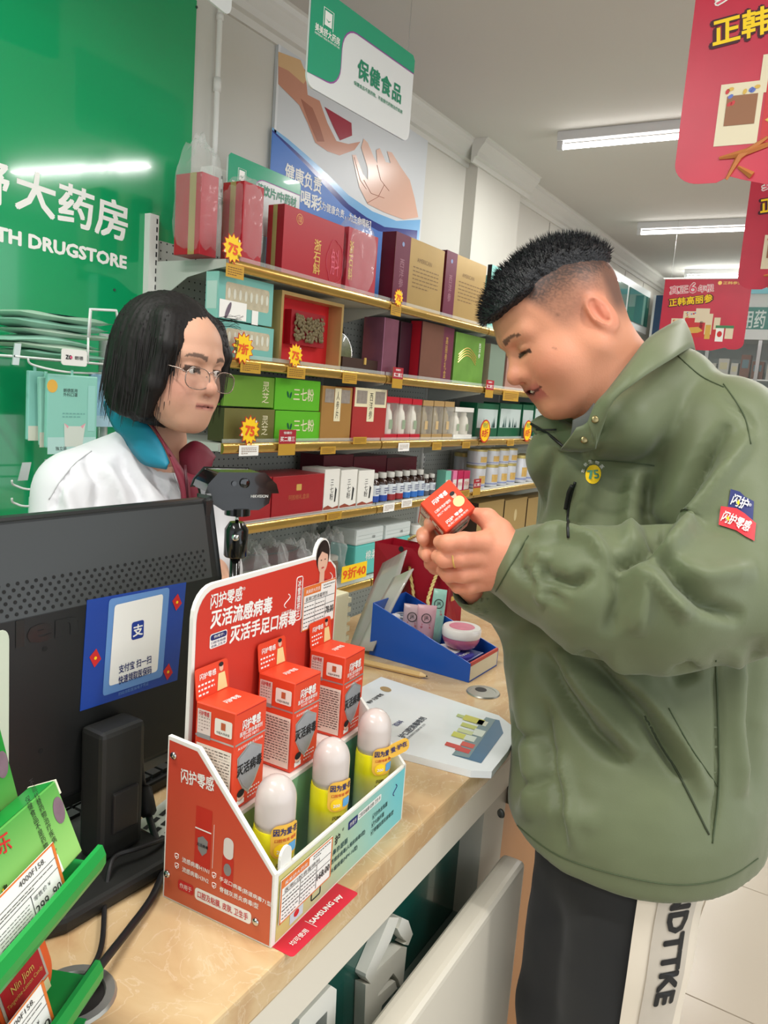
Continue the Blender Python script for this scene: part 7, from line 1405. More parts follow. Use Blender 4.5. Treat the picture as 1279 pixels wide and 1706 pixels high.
mask_pack('light blue mask pack with orange print near the post', [(150, 700), (190, 712), (196, 626), (152, 622)], MY + 0.075, ((140, 190, 216), (170, 206, 222)), art=False)
mask_pack('pale green mask pack on the low hook', [(50, 872), (80, 872), (80, 828), (52, 828)], MY + 0.02, ((176, 214, 196), (196, 222, 206)), art=False)
# ================================================================== people: smooth implicit bodies meshed with surface nets
def A3(*p): return np.array(p, dtype=np.float32)
def sd_ell(p, c, r, R=None):
    q = p - np.asarray(c, np.float32)
    if R is not None: q = q @ np.asarray(R, np.float32)          # columns of R = axes
    r = np.asarray(r, np.float32); k0 = np.sqrt(((q / r) ** 2).sum(-1)); k1 = np.sqrt(((q / (r * r)) ** 2).sum(-1))
    return k0 * (k0 - 1.0) / np.maximum(k1, 1e-6)
def sd_cap(p, a, b, ra, rb=None):
    a = np.asarray(a, np.float32); b = np.asarray(b, np.float32); rb = ra if rb is None else rb
    ab = b - a; t = np.clip(((p - a) @ ab) / max(float(ab @ ab), 1e-9), 0, 1)
    return np.sqrt(((p - a - t[..., None] * ab) ** 2).sum(-1)) - (ra + (rb - ra) * t)
def sd_chain(p, pts, rs, k=0.01):
    d = None
    for i in range(len(pts) - 1):
        e = sd_cap(p, pts[i], pts[i + 1], rs[i], rs[i + 1]); d = e if d is None else smin(d, e, k)
    return d
def smin(a, b, k):
    h = np.clip(0.5 + 0.5 * (b - a) / k, 0, 1); return b + (a - b) * h - k * h * (1 - h)
def smax(a, b, k): return -smin(-a, -b, k)
def surface_nets(fn, lo, hi, step):
    lo = np.array(lo, float); hi = np.array(hi, float); n = np.ceil((hi - lo) / step).astype(int) + 1
    xs, ys, zs = (lo[i] + step * np.arange(n[i]) for i in range(3))
    V = np.empty(n, np.float32)
    cs = max(1, int(400000 // (n[1] * n[2])))
    YY, ZZ = np.meshgrid(ys, zs, indexing='ij')
    for i in range(0, n[0], cs):
        xx = xs[i:i + cs]; P = np.empty((len(xx), n[1], n[2], 3), np.float32); P[..., 0] = xx[:, None, None]; P[..., 1] = YY; P[..., 2] = ZZ
        V[i:i + cs] = fn(P.reshape(-1, 3)).reshape(len(xx), n[1], n[2])
    V[0] = V[-1] = np.maximum(V[0], 1e-3); V[:, 0] = np.maximum(V[:, 0], 1e-3); V[:, -1] = np.maximum(V[:, -1], 1e-3); V[:, :, 0] = np.maximum(V[:, :, 0], 1e-3); V[:, :, -1] = np.maximum(V[:, :, -1], 1e-3); V[-1] = np.maximum(V[-1], 1e-3)
    ins = V < 0
    m = [k - 1 for k in n]
    cnt = np.zeros(m, np.int8)
    for dx in (0, 1):
        for dy in (0, 1):
            for dz in (0, 1): cnt += ins[dx:dx + m[0], dy:dy + m[1], dz:dz + m[2]]
    act = (cnt > 0) & (cnt < 8); idx = -np.ones(m, np.int64); ijk = np.argwhere(act); idx[act] = np.arange(len(ijk))
    acc = np.zeros((len(ijk), 3)); num = np.zeros(len(ijk))
    corners = [(a, b, c) for a in (0, 1) for b in (0, 1) for c in (0, 1)]
    vals = {c: V[ijk[:, 0] + c[0], ijk[:, 1] + c[1], ijk[:, 2] + c[2]] for c in corners}
    for c in corners:
        for ax in range(3):
            if c[ax] == 0:
                d = list(c); d[ax] = 1; d = tuple(d); va, vb = vals[c], vals[d]; s = (va < 0) != (vb < 0)
                t = np.where(s, va / np.where(s, va - vb, 1), 0); p = np.array(c, float)[None] + np.zeros((len(ijk), 3)); p[:, ax] += t
                acc[s] += p[s]; num[s] += 1
    P = lo + step * (ijk + acc / num[:, None])
    F = []
    for ax in range(3):
        o = [1, 1, 1]; o[ax] = 0; b = [(ax + 1) % 3, (ax + 2) % 3]
        sl0 = [slice(1, n[i] - 1) for i in range(3)]; sl0[ax] = slice(0, n[ax] - 1); sl1 = list(sl0); sl1[ax] = slice(1, n[ax])
        a_, b_ = ins[tuple(sl0)], ins[tuple(sl1)]; e = np.argwhere(a_ != b_); fl = a_[tuple(e.T)]
        base = e + np.array(o)
        def ix(d1, d2):
            q = base.copy(); q[:, b[0]] -= d1; q[:, b[1]] -= d2; return idx[q[:, 0], q[:, 1], q[:, 2]]
        q = np.stack([ix(1, 1), ix(0, 1), ix(0, 0), ix(1, 0)], 1); q[~fl] = q[~fl][:, ::-1]; F.append(q)
    F = np.concatenate(F); F = F[(F >= 0).all(1)]
    return P, F
def relax(P, F, it=1, lam=0.5):
    for _ in range(it):
        acc = np.zeros_like(P); num = np.zeros(len(P))
        for a, b in ((0, 1), (1, 2), (2, 3), (3, 0)):
            np.add.at(acc, F[:, a], P[F[:, b]]); np.add.at(acc, F[:, b], P[F[:, a]]); np.add.at(num, F[:, a], 1); np.add.at(num, F[:, b], 1)
        P = P + lam * (acc / np.maximum(num, 1)[:, None] - P)
    return P
def vnormals(P, F):
    n = np.cross(P[F[:, 2]] - P[F[:, 0]], P[F[:, 3]] - P[F[:, 1]]); N = np.zeros_like(P)
    for k in range(4): np.add.at(N, F[:, k], n)
    return N / np.maximum(np.linalg.norm(N, axis=1), 1e-9)[:, None]
def mesh_obj(name, P, F, m, parent, col=None):
    me = bpy.data.meshes.new(name); me.from_pydata(P.tolist(), [], F.tolist()); me.update()
    if col is not None:
        at = me.color_attributes.new('Col', 'FLOAT_COLOR', 'POINT'); at.data.foreach_set('color', np.concatenate([col, np.ones((len(col), 1))], 1).astype(np.float32).ravel())
    o = link(name, me, m, parent, True); return o
def vc_mat(name, rough=0.5, sss=0.0, bump=0.0, bscale=200, spec=0.4, sheen=0.0):
    m = mat(name, (200, 160, 140), rough, spec=spec, sss=sss, bump=bump, bscale=bscale, sheen=sheen); nt = m.node_tree
    a = nt.nodes.new('ShaderNodeVertexColor'); a.layer_name = 'Col'; nt.links.new(a.outputs[0], nt.nodes['Principled BSDF'].inputs['Base Color']); return m
def sstep(x, a, b): t = np.clip((x - a) / (b - a), 0, 1); return t * t * (3 - 2 * t)
def head_rot(yaw, pitch, roll, face):
    fx = face * RGT; ly = np.cross(UPV, fx); B = np.array([fx, ly, UPV]).T
    cy, sy, cp, sp, cr, sr = math.cos(yaw), math.sin(yaw), math.cos(pitch), math.sin(pitch), math.cos(roll), math.sin(roll)
    return B @ np.array([[cy, -sy, 0], [sy, cy, 0], [0, 0, 1]]) @ np.array([[cp, 0, sp], [0, 1, 0], [-sp, 0, cp]]) @ np.array([[1, 0, 0], [0, cr, -sr], [0, sr, cr]])
def rotY(a): c, s = math.cos(a), math.sin(a); return np.array([[c, 0, s], [0, 1, 0], [-s, 0, c]])
def rotZ(a): c, s = math.cos(a), math.sin(a); return np.array([[c, -s, 0], [s, c, 0], [0, 0, 1]])
def npnoise(P, s, seed=0.0):
    return np.array([mnoise.noise(Vector((float(p[0]) * s + seed, float(p[1]) * s, float(p[2]) * s))) for p in P])
def pix(P):
    v = (P - CAM) @ RC; return np.stack([IMW / 2 + FPX * v[:, 0] / -v[:, 2], IMH / 2 - FPX * v[:, 1] / -v[:, 2]], 1)
def poly_dist(Q, pts):
    """distance of 2-D points to a polyline and parameter along it"""
    best = np.full(len(Q), 1e9); par = np.zeros(len(Q)); L = len(pts) - 1
    for i in range(L):
        a, b = np.array(pts[i], float), np.array(pts[i + 1], float); ab = b - a; t = np.clip(((Q - a) @ ab) / (ab @ ab), 0, 1); d = np.linalg.norm(Q - a - t[:, None] * ab, axis=1)
        k = d < best; best[k] = d[k]; par[k] = (i + t[k]) / L
    return best, par

def make_head(par):
    """returns sdf(local points) for the skin of a head; local x = face, y = subject's left, z = up"""
    f = par
    def sdf(p):
        q = p.copy(); q[:, 1] = np.abs(q[:, 1])
        d = sd_ell(q, (f['cx'], 0, f['cz']), f['cr'])
        d = smin(d, sd_ell(q, (0.045, 0, 0.052), (0.052, 0.060, 0.050)), 0.03)
        d = smin(d, sd_ell(q, (0.040, 0, -0.030), (0.060, f['fw'], 0.080)), 0.035)
        d = smin(d, sd_cap(q, (-0.005, f['jw'], -0.045), (0.066, 0.020, f['chz'] + 0.022), 0.026, 0.020), 0.03)
        d = smin(d, sd_ell(q, (0.058, 0.036, -0.032), (0.034, 0.030 * f['chub'], 0.038)), 0.025)
        d = smin(d, sd_ell(q, (0.080, 0, f['chz'] + 0.022), (0.022, 0.024, 0.021)), 0.022)
        d = smin(d, sd_cap(q, (0.090, 0.010, 0.034), (0.076, 0.046, 0.034), 0.012, 0.010), 0.018)
        d = smin(d, sd_ell(q, (0.086, 0, -0.056), (0.018, 0.028, 0.022)), 0.02)
        # sockets, eyelids
        d = smax(d, -sd_ell(q, (0.106, 0.031, 0.013), (0.018, 0.020, 0.011)), 0.014)
        d = smin(d, sd_ell(q, (0.0795, 0.0315, 0.0125), (0.0145, 0.0175, 0.0125)), 0.006)
        d = smax(d, -sd_ell(q, (0.0975, 0.0325, 0.0095 + f['lid']), (0.010, 0.0145, f['open']), rotZ(-0.45)), 0.0035)
        # nose
        nz = sd_cap(q, (0.088, 0, 0.020), (0.108, 0, -0.016), 0.0085, 0.0115)
        nk = f['nose']; nz = smin(nz, sd_ell(q, (0.1095, 0, -0.0225), (0.0140 * nk, 0.0130 * nk, 0.0115 * nk)), 0.010); nz = smin(nz, sd_ell(q, (0.0975, 0.0135 * nk, -0.0260), (0.0125 * nk, 0.0085 * nk, 0.0090 * nk)), 0.006)
        d = smin(d, nz, 0.012)
        d = smax(d, -sd_ell(q, (0.107, 0.0065, -0.0345), (0.006, 0.0038, 0.0035)), 0.004)
        # lips
        mz = f['mz']
        lk = f['lip']; d = smin(d, sd_ell(q, (0.0965, 0.004, mz + 0.0055 * lk), (0.010 * (0.5 + lk / 2), 0.019, 0.0062 * lk)), 0.006); d = smin(d, sd_ell(q, (0.0945, 0, mz - 0.0065 * lk - f['gap']), (0.010 * (0.5 + lk / 2), 0.0175, 0.0070 * lk)), 0.006)
        d = smax(d, -sd_cap(q, (0.1085, 0, mz - f['gap'] * 0.5), (0.0915 - f['gap'] * 2.0, f['mw'], mz + f['smile']), 0.0022 + f['gap'] * 0.9, 0.0014), 0.003)
        # ears
        Re = rotY(0.20) @ rotZ(0.35)
        e = sd_ell(q, (f['ex'], f['ey'], -0.002), (0.0215, 0.0100, 0.035), Re); e = smin(e, sd_ell(q, (f['ex'] + 0.006, f['ey'] - 0.004, -0.028), (0.009, 0.007, 0.012)), 0.008)
        e = smax(e, -sd_ell(q, (f['ex'] + 0.004, f['ey'] + 0.0060, 0.000), (0.0135, 0.0090, 0.0240), Re), 0.0025)
        e = smin(e, sd_cap(q, (f['ex'] - 0.002, f['ey'] + 0.001, 0.014), (f['ex'] - 0.004, f['ey'] + 0.002, -0.012), 0.004, 0.003), 0.004)
        d = smin(d, e, 0.006)
        for (a, b, ra, rb, k) in f['neck']: d = smin(d, sd_cap(p, a, b, ra, rb), k)
        return d
    return sdf
skin_m = vc_mat('skin', 0.5, 0.12, 0.06, 350)
# ------------------------------------------------------------------ the customer
MR = head_rot(0.1385, 0.5705, -0.0514, -1); MO = np.array([1.1421, 0.4174, 1.5657]); MS = 0.905
def m_loc(p): return (np.asarray(p) - MO) @ MR / MS
def m_wld(p): return MO + (np.asarray(p) * MS) @ MR.T
n0 = m_loc(at_d(1020, 640, 1.20)); n1 = m_loc(at_d(1075, 745, 1.26)); n2 = m_loc(at_d(985, 640, 1.17))
mp_ = dict(cx=-0.016, cz=0.042, cr=(0.102, 0.083, 0.090), fw=0.068, jw=0.062, chz=-0.116, chub=1.3, lip=1.0, nose=1.18, lid=-0.0045, open=0.0022, mz=-0.056, gap=0.0062, smile=0.006, mw=0.036, ex=-0.030, ey=0.080,
           neck=[((-0.030, 0, -0.030), n0, 0.070, 0.074, 0.03), (n0, n1, 0.072, 0.060, 0.03), ((0.030, 0, -0.085), n2, 0.045, 0.060, 0.04)])
msdf = make_head(mp_)
def skin_cols(P, base, f, stub=None, lipc=(176, 92, 84), brow=(46, 36, 32), brow_z=0.034, cheek=(206, 140, 118)):
    b = np.array(lin(base)); col = np.tile(b, (len(P), 1)); y = np.abs(P[:, 1])
    def mixc(c, w): 
        w = np.clip(w, 0, 1)[:, None]; col[:] = col * (1 - w) + np.array(lin(c)) * w
    mixc(cheek, 0.7 * np.exp(-(((P[:, 0] - 0.07) / 0.035) ** 2 + ((y - 0.045) / 0.028) ** 2 + ((P[:, 2] + 0.028) / 0.028) ** 2)))
    mixc(cheek, 0.5 * np.exp(-(((P[:, 0] - 0.112) / 0.02) ** 2 + (y / 0.02) ** 2 + ((P[:, 2] + 0.022) / 0.016) ** 2)))
    mixc(cheek, 0.75 * np.exp(-(((P[:, 0] - f['ex']) / 0.03) ** 2 + ((y - f['ey'] - 0.004) / 0.012) ** 2 + ((P[:, 2]) / 0.035) ** 2)))
    if stub is not None: mixc((46, 38, 36), stub(P))
    mz = f['mz']; lip = (np.exp(-((P[:, 2] - mz + f['gap'] * 0.5) / (0.0095 * f['lip'] + f['gap'])) ** 4) * (y < f['mw'] * 0.92) * (P[:, 0] > 0.070)); mixc(lipc, lip * 0.85)
    # brows
    t = (y - 0.014) / 0.036; bz = brow_z + 0.006 * np.sin(np.clip(t, 0, 1) * 2.6) - 0.003 * t
    w = (np.abs(P[:, 2] - bz) < 0.0042 * (1.15 - 0.6 * np.clip(t, 0, 1))) & (t > -0.05) & (t < 1.05) & (P[:, 0] > 0.05); mixc(brow, w * 0.8)
    # lash line
    ez = 0.0095 + f['lid']; xx = (y - 0.0325) / 0.0165
    w = (np.abs(P[:, 2] - ez - 0.0012 + 0.002 * xx * xx) < f['open'] + 0.0012) & (np.abs(xx) < 1) & (P[:, 0] > 0.075); mixc((34, 24, 22), w * 0.9)
    w = (np.abs(P[:, 2] - mz + f['gap'] * 0.5 - f['smile'] * (y / f['mw']) * 0.8) < 0.0012 + f['gap'] * 0.4 * (1 - 0.6 * y / f['mw'])) & (y < f['mw']) & (P[:, 0] > 0.072); mixc((84, 40, 38), w * 0.9)
    return col
def m_stub(P):
    # clipped sides and back of the head, sideburn
    s = (0.45 * sstep(P[:, 2], -0.010, 0.030) + 0.55 * sstep(P[:, 2] + 0.3 * np.maximum(-P[:, 0] - 0.02, 0), 0.030, 0.088)) * (0.85 + 0.3 * rng.random(len(P))) * (1 - sstep(P[:, 0] - 0.35 * (P[:, 2] - 0.03), 0.030, 0.050))
    back = sstep(-P[:, 0], 0.035, 0.075) * sstep(P[:, 2], -0.050, 0.0)
    ear = np.exp(-(((P[:, 0] + 0.030) / 0.026) ** 2 + ((P[:, 2] + 0.002) / 0.036) ** 2) ** 3) * (np.abs(P[:, 1]) > 0.074)
    return np.clip(np.maximum(s, back * 0.85), 0, 1) * 0.96 * (1 - ear)
lo = (-0.16, -0.12, -0.24); hi = (0.15, 0.12, 0.17)
man = thing('person', 'man in olive green jacket and black track trousers reading a small box', 'person', (1.16, 0.2, 0))
man_parts = []
def unparent_local(P): return P - np.array([1.16, 0.2, 0])
ML = np.array([1.16, 0.2, 0.0])
Ph, Fh = surface_nets(msdf, lo, hi, 0.0027); Ph = relax(Ph, Fh, 1, 0.3); colh = skin_cols(Ph, (212, 146, 114), mp_, m_stub, cheek=(208, 122, 98))
for (mx_, my_, mz_, mr_) in ((0.062, 0.062, -0.010, 0.0016), (0.060, 0.063, -0.013, 0.0014), (0.030, 0.066, 0.030, 0.0022)):
    w = np.exp(-((Ph[:, 0] - mx_) ** 2 + (Ph[:, 2] - mz_) ** 2) / mr_ ** 2) * (Ph[:, 1] > 0); colh = colh * (1 - 0.5 * w[:, None])
Pw = m_wld(Ph)
# --- hands (world space): left hand round the box, right hand behind it
def pd(*q): return at_d(*q)
LH = dict(wrist=pd(862, 936, 1.115), palm=[(pd(838, 936, 1.105), 0.030), (pd(808, 905, 1.085), 0.021), (pd(806, 950, 1.100), 0.025), (pd(782, 925, 1.085), 0.024)])
def hands_sdf(p):
    d = sd_cap(p, pd(900, 948, 1.12), pd(850, 938, 1.108), 0.030, 0.029)
    d = smin(d, sd_chain(p, [pd(850, 938, 1.108), pd(825, 918, 1.092), pd(806, 905, 1.080)], [0.029, 0.026, 0.016], 0.01), 0.02)
    d = smin(d, sd_chain(p, [pd(848, 948, 1.110), pd(825, 950, 1.102), pd(806, 950, 1.096)], [0.028, 0.026, 0.018], 0.01), 0.02)
    # index, middle, ring, little finger of the near hand, closing round the box foot
    d = smin(d, sd_chain(p, [pd(805, 903, 1.076), pd(772, 902, 1.055), pd(746, 905, 1.058), pd(733, 903, 1.074)], [0.0150, 0.0125, 0.0115, 0.0100], 0.006), 0.008)
    d = smin(d, sd_chain(p, [pd(800, 928, 1.082), pd(766, 930, 1.064), pd(740, 932, 1.070), pd(729, 927, 1.086)], [0.0148, 0.0122, 0.0112, 0.0100], 0.006), 0.006)
    d = smin(d, sd_chain(p, [pd(800, 952, 1.092), pd(770, 957, 1.080), pd(747, 957, 1.088), pd(737, 950, 1.102)], [0.0145, 0.0118, 0.0106, 0.0095], 0.006), 0.006)
    d = smin(d, sd_chain(p, [pd(806, 970, 1.104), pd(782, 977, 1.098), pd(763, 977, 1.106), pd(755, 970, 1.118)], [0.0135, 0.0105, 0.0095, 0.0085], 0.006), 0.006)
    # thumb leaving the side of the palm, along the right flank of the box
    d = smin(d, sd_chain(p, [pd(845, 915, 1.100), pd(832, 885, 1.100), pd(812, 864, 1.106), pd(794, 858, 1.116)], [0.024, 0.0170, 0.0135, 0.0110], 0.008), 0.018)
    # far hand: palm behind and under the box, two fingertips and thumb showing on its left flank
    e = sd_chain(p, [pd(800, 985, 1.19), pd(770, 950, 1.175), pd(752, 925, 1.160)], [0.027, 0.030, 0.024], 0.01)
    e = smin(e, sd_chain(p, [pd(756, 905, 1.160), pd(738, 876, 1.150), pd(724, 864, 1.128), pd(717, 872, 1.108)], [0.0140, 0.0118, 0.0110, 0.0100], 0.006), 0.01)
    e = smin(e, sd_chain(p, [pd(745, 920, 1.158), pd(720, 898, 1.146), pd(706, 891, 1.124), pd(705, 898, 1.104)], [0.0140, 0.0115, 0.0105, 0.0095], 0.006), 0.01)
    e = smin(e, sd_chain(p, [pd(745, 935, 1.160), pd(722, 923, 1.142), pd(709, 920, 1.120), pd(711, 926, 1.102)], [0.0135, 0.0110, 0.0100, 0.0090], 0.006), 0.01)
    e = smin(e, sd_chain(p, [pd(750, 948, 1.165), pd(725, 945, 1.150), pd(716, 940, 1.135)], [0.0120, 0.0100, 0.0090], 0.006), 0.01)
    return np.minimum(d, e)
q = np.array([pd(685, 835, 1.03), pd(685, 1010, 1.03), pd(915, 835, 1.03), pd(915, 1010, 1.03), pd(685, 835, 1.24), pd(685, 1010, 1.24), pd(915, 835, 1.24), pd(915, 1010, 1.24)])
Pn, Fn = surface_nets(hands_sdf, q.min(0), q.max(0), 0.0028)
Nn = vnormals(Pn, Fn); hp_ = pix(Pn)
coln = np.tile(np.array(lin((220, 148, 118))), (len(Pn), 1))
kn = np.exp(-(((hp_[:, 0] - 785) / 12) ** 2 + ((hp_[:, 1] - 920) / 30) ** 2)); coln = coln * (1 - 0.25 * kn[:, None]) + np.array(lin((206, 126, 104))) * 0.25 * kn[:, None]
# nails on the far hand's fingertips
for c_ in ((716, 866), (702, 894)): 
    w = np.exp(-(((hp_[:, 0] - c_[0]) / 5) ** 2 + ((hp_[:, 1] - c_[1]) / 5) ** 2))[:, None] * 0.35; coln = coln * (1 - w) + np.array(lin((240, 200, 186))) * w
def core_sdf(p):
    d = sd_cap(p, pd(1075, 745, 1.26), pd(1080, 1000, 1.29), 0.10, 0.13); d = smin(d, sd_cap(p, pd(1080, 1000, 1.29), pd(1075, 1330, 1.29), 0.13, 0.13), 0.05)
    d = smin(d, sd_chain(p, [pd(1190, 740, 1.16), pd(1195, 985, 1.06), pd(905, 950, 1.12)], [0.05, 0.042, 0.03], 0.02), 0.04)
    d = smin(d, sd_chain(p, [pd(1000, 800, 1.36), pd(960, 1010, 1.40), pd(800, 985, 1.19)], [0.05, 0.042, 0.028], 0.02), 0.04)
    return d
q = np.array([pd(780, 690, 1.0), pd(780, 1500, 1.0), pd(1290, 690, 1.0), pd(1290, 1500, 1.0), pd(780, 690, 1.46), pd(780, 1500, 1.46), pd(1290, 690, 1.46), pd(1290, 1500, 1.46)])
Pc, Fc = surface_nets(core_sdf, q.min(0), q.max(0), 0.016)
PA = np.concatenate([Pw, Pn, Pc]) - ML; FA = np.concatenate([Fh, Fn + len(Pw), Fc + len(Pw) + len(Pn)]); CAo = np.concatenate([colh, coln, np.tile(np.array(lin((214, 152, 122))), (len(Pc), 1))])
mesh_obj('body', PA, FA, skin_m, man, CAo)
# teeth, eyes (barely open), ring
th = MB(); 
for k in range(5): th.lathe([(0.0005, -0.004), (0.0032, -0.003), (0.0032, 0.003), (0.001, 0.0042)], 8, tuple(m_wld((0.0985 - 0.0009 * k * k, 0.0 + k * 0.0056, mp_['mz'] + 0.0004 + 0.0009 * k)) - ML))
o = th.build('teeth', mat('teeth', (226, 216, 200), 0.3), man, True); o['kind'] = 'stuff'
rg_ = pd(757, 931, 1.066); ax = pd(740, 932, 1.070) - pd(766, 930, 1.064); ax /= np.linalg.norm(ax)
MB().lathe([(0.0122, -0.0014), (0.0130, -0.0008), (0.0130, 0.0008), (0.0122, 0.0014)], 20, tuple(rg_ - ML), tuple(ax)).build('ring', GOLDP(), man, True)
# --- hair: short on top, standing up a little
def m_hair_t(P):
    top = sstep(P[:, 2] + 0.40 * np.maximum(P[:, 0] * -1 - 0.02, 0), 0.078, 0.116)
    front = sstep(P[:, 2] + 0.15 * (P[:, 0] - 0.05), 0.074, 0.092) * sstep(P[:, 0], 0.02, 0.05)
    w = np.maximum(top, front)
    return -0.005 + 0.019 * w + 0.004 * front
def m_hair(p): return (msdf(p) - m_hair_t(p).astype(np.float32))
Pq, Fq = surface_nets(m_hair, (-0.16, -0.12, 0.02), (0.15, 0.12, 0.20), 0.0034)
N_ = vnormals(Pq, Fq); nz = npnoise(Pq * np.array([1, 1, 0.5]), 150.0); Pq = Pq + N_ * (0.0022 * nz)[:, None]
hair_m = mat('hair_black', (20, 19, 22), 0.45, spec=0.5, bump=0.4, bscale=260)
ho = mesh_obj('hair', m_wld(Pq) - ML, Fq, hair_m, man)
# spiky tufts on top
tf = MB(); rr_ = random.Random(5); Mi = MR
topi = [i for i in range(0, len(Pq), 1) if m_hair_t(Pq[i:i + 1])[0] > 0.0015]
for k in range(3800):
    i = topi[rr_.randrange(len(topi))]; p = Pq[i]; n_ = N_[i]; d_ = n_ * 0.9 + np.array([0.25 * (1 if p[0] > 0.03 else -0.15), 0, 0.55]) + np.array([rr_.uniform(-.35, .35), rr_.uniform(-.35, .35), rr_.uniform(-.2, .2)]); d_ /= np.linalg.norm(d_); L_ = rr_.uniform(0.006, 0.014) * (0.35 + 0.65 * float(m_hair_t(p[None])[0] > 0.010))
    a_ = np.cross(d_, (0, 0.3, 0.95)); a_ /= np.linalg.norm(a_); b_ = np.cross(d_, a_); w_ = 0.0009
    tf.add([m_wld(p - n_ * 0.002 + a_ * w_) - ML, m_wld(p - n_ * 0.002 - a_ * w_ * 0.5 + b_ * w_ * 0.87) - ML, m_wld(p - n_ * 0.002 - a_ * w_ * 0.5 - b_ * w_ * 0.87) - ML, m_wld(p + d_ * L_) - ML], [(0, 1, 3), (1, 2, 3), (2, 0, 3)])
o = tf.build('hair_tufts', hair_m, man, fix=False); o['kind'] = 'stuff'
# --- jacket
Hn = np.array([at_d(835, 1372, 1.2), at_d(1130, 1490, 1.075), at_d(1262, 1440, 1.12)]); hn_ = np.cross(Hn[1] - Hn[0], Hn[2] - Hn[0]); hn_ /= np.linalg.norm(hn_)
if hn_[2] < 0: hn_ = -hn_
hn_ = hn_ * 0.35 + np.array([0, 0, 0.65]); hn_ /= np.linalg.norm(hn_); hc_ = Hn[1]
CB = np.array([RGT, UPV, FWD]).T.astype(np.float32)      # columns: camera right, up, forward
def camrot(a): c, s = math.cos(a), math.sin(a); return CB @ np.array([[c, -s, 0], [s, c, 0], [0, 0, 1]], np.float32)
def jacket_sdf(p):
    d = sd_ell(p, pd(1085, 840, 1.30), (0.185, 0.20, 0.165), camrot(0.15))
    d = smin(d, sd_ell(p, pd(1065, 1090, 1.275), (0.222, 0.24, 0.190), camrot(0.06)), 0.08)
    d = smin(d, sd_ell(p, pd(1057, 1330, 1.252), (0.218, 0.20, 0.215)), 0.08)
    d = smin(d, sd_ell(p, pd(1110, 700, 1.28), (0.120, 0.085, 0.13), camrot(-0.55)), 0.06)
    d = smin(d, sd_cap(p, pd(940, 760, 1.24), pd(1090, 690, 1.27), 0.060, 0.09), 0.06)                 # upper chest under the collar
    d = smin(d, sd_cap(p, pd(1045, 705, 1.13), pd(1125, 640, 1.19), 0.050, 0.055), 0.04)
    # near arm
    arm = sd_chain(p, [pd(1200, 735, 1.165), pd(1215, 880, 1.115), pd(1205, 985, 1.065)], [0.098, 0.098, 0.098], 0.02)
    d = smin(d, arm, 0.016)
    fore = sd_chain(p, [pd(1205, 985, 1.065), pd(1100, 998, 1.035), pd(1000, 986, 1.048), pd(905, 955, 1.095), pd(846, 939, 1.118)], [0.098, 0.096, 0.086, 0.066, 0.049], 0.02)
    d = smin(d, fore, 0.007)
    # far arm
    far = sd_chain(p, [pd(985, 790, 1.38), pd(950, 1000, 1.40), pd(880, 1005, 1.30), pd(795, 980, 1.19)], [0.085, 0.080, 0.060, 0.040], 0.03)
    d = smin(d, far, 0.03)
    d = smax(d, -sd_cap(p, pd(800, 926, 1.128), pd(855, 940, 1.116), 0.040, 0.040), 0.004)             # cuff openings
    d = smax(d, -sd_cap(p, pd(770, 965, 1.165), pd(800, 984, 1.195), 0.030, 0.031), 0.004)
    # neck opening
    d = smax(d, -sd_cap(p, pd(985, 590, 1.18), pd(1022, 650, 1.205), 0.070, 0.062), 0.010)
    d = smax(d, np.where(p[:, 2] < 0.93, p[:, 1] - 0.421 - 0.0428 * (p[:, 0] - 0.518), -1.0), 0.012)
    d = smax(d, (hc_ - p) @ hn_.astype(np.float32), 0.01)
    return d
q = np.array([pd(a_, b_, c_) for a_ in (740, 1420) for b_ in (600, 1530) for c_ in (0.94, 1.50)])
Pj, Fj = surface_nets(jacket_sdf, q.min(0), q.max(0), 0.0062)
Nj = vnormals(Pj, Fj); px_ = pix(Pj); facing = ((CAM - Pj) * Nj).sum(1) / np.linalg.norm(CAM - Pj, axis=1); fw_ = sstep(facing, -0.1, 0.25)
dep_ = (Pj - CAM) @ FWD
disp = np.zeros(len(Pj))
def fold(pts, amp, wid, dmin=0.0, dmax=9.0):
    global disp
    d, t = poly_dist(px_, pts); g = np.exp(-(d / (0.85 * wid)) ** 2) * np.clip(np.minimum(t, 1 - t) * 5, 0.0, 1) ** 0.7
    disp += 2.3 * amp * g * fw_ * ((dep_ > dmin) & (dep_ < dmax))
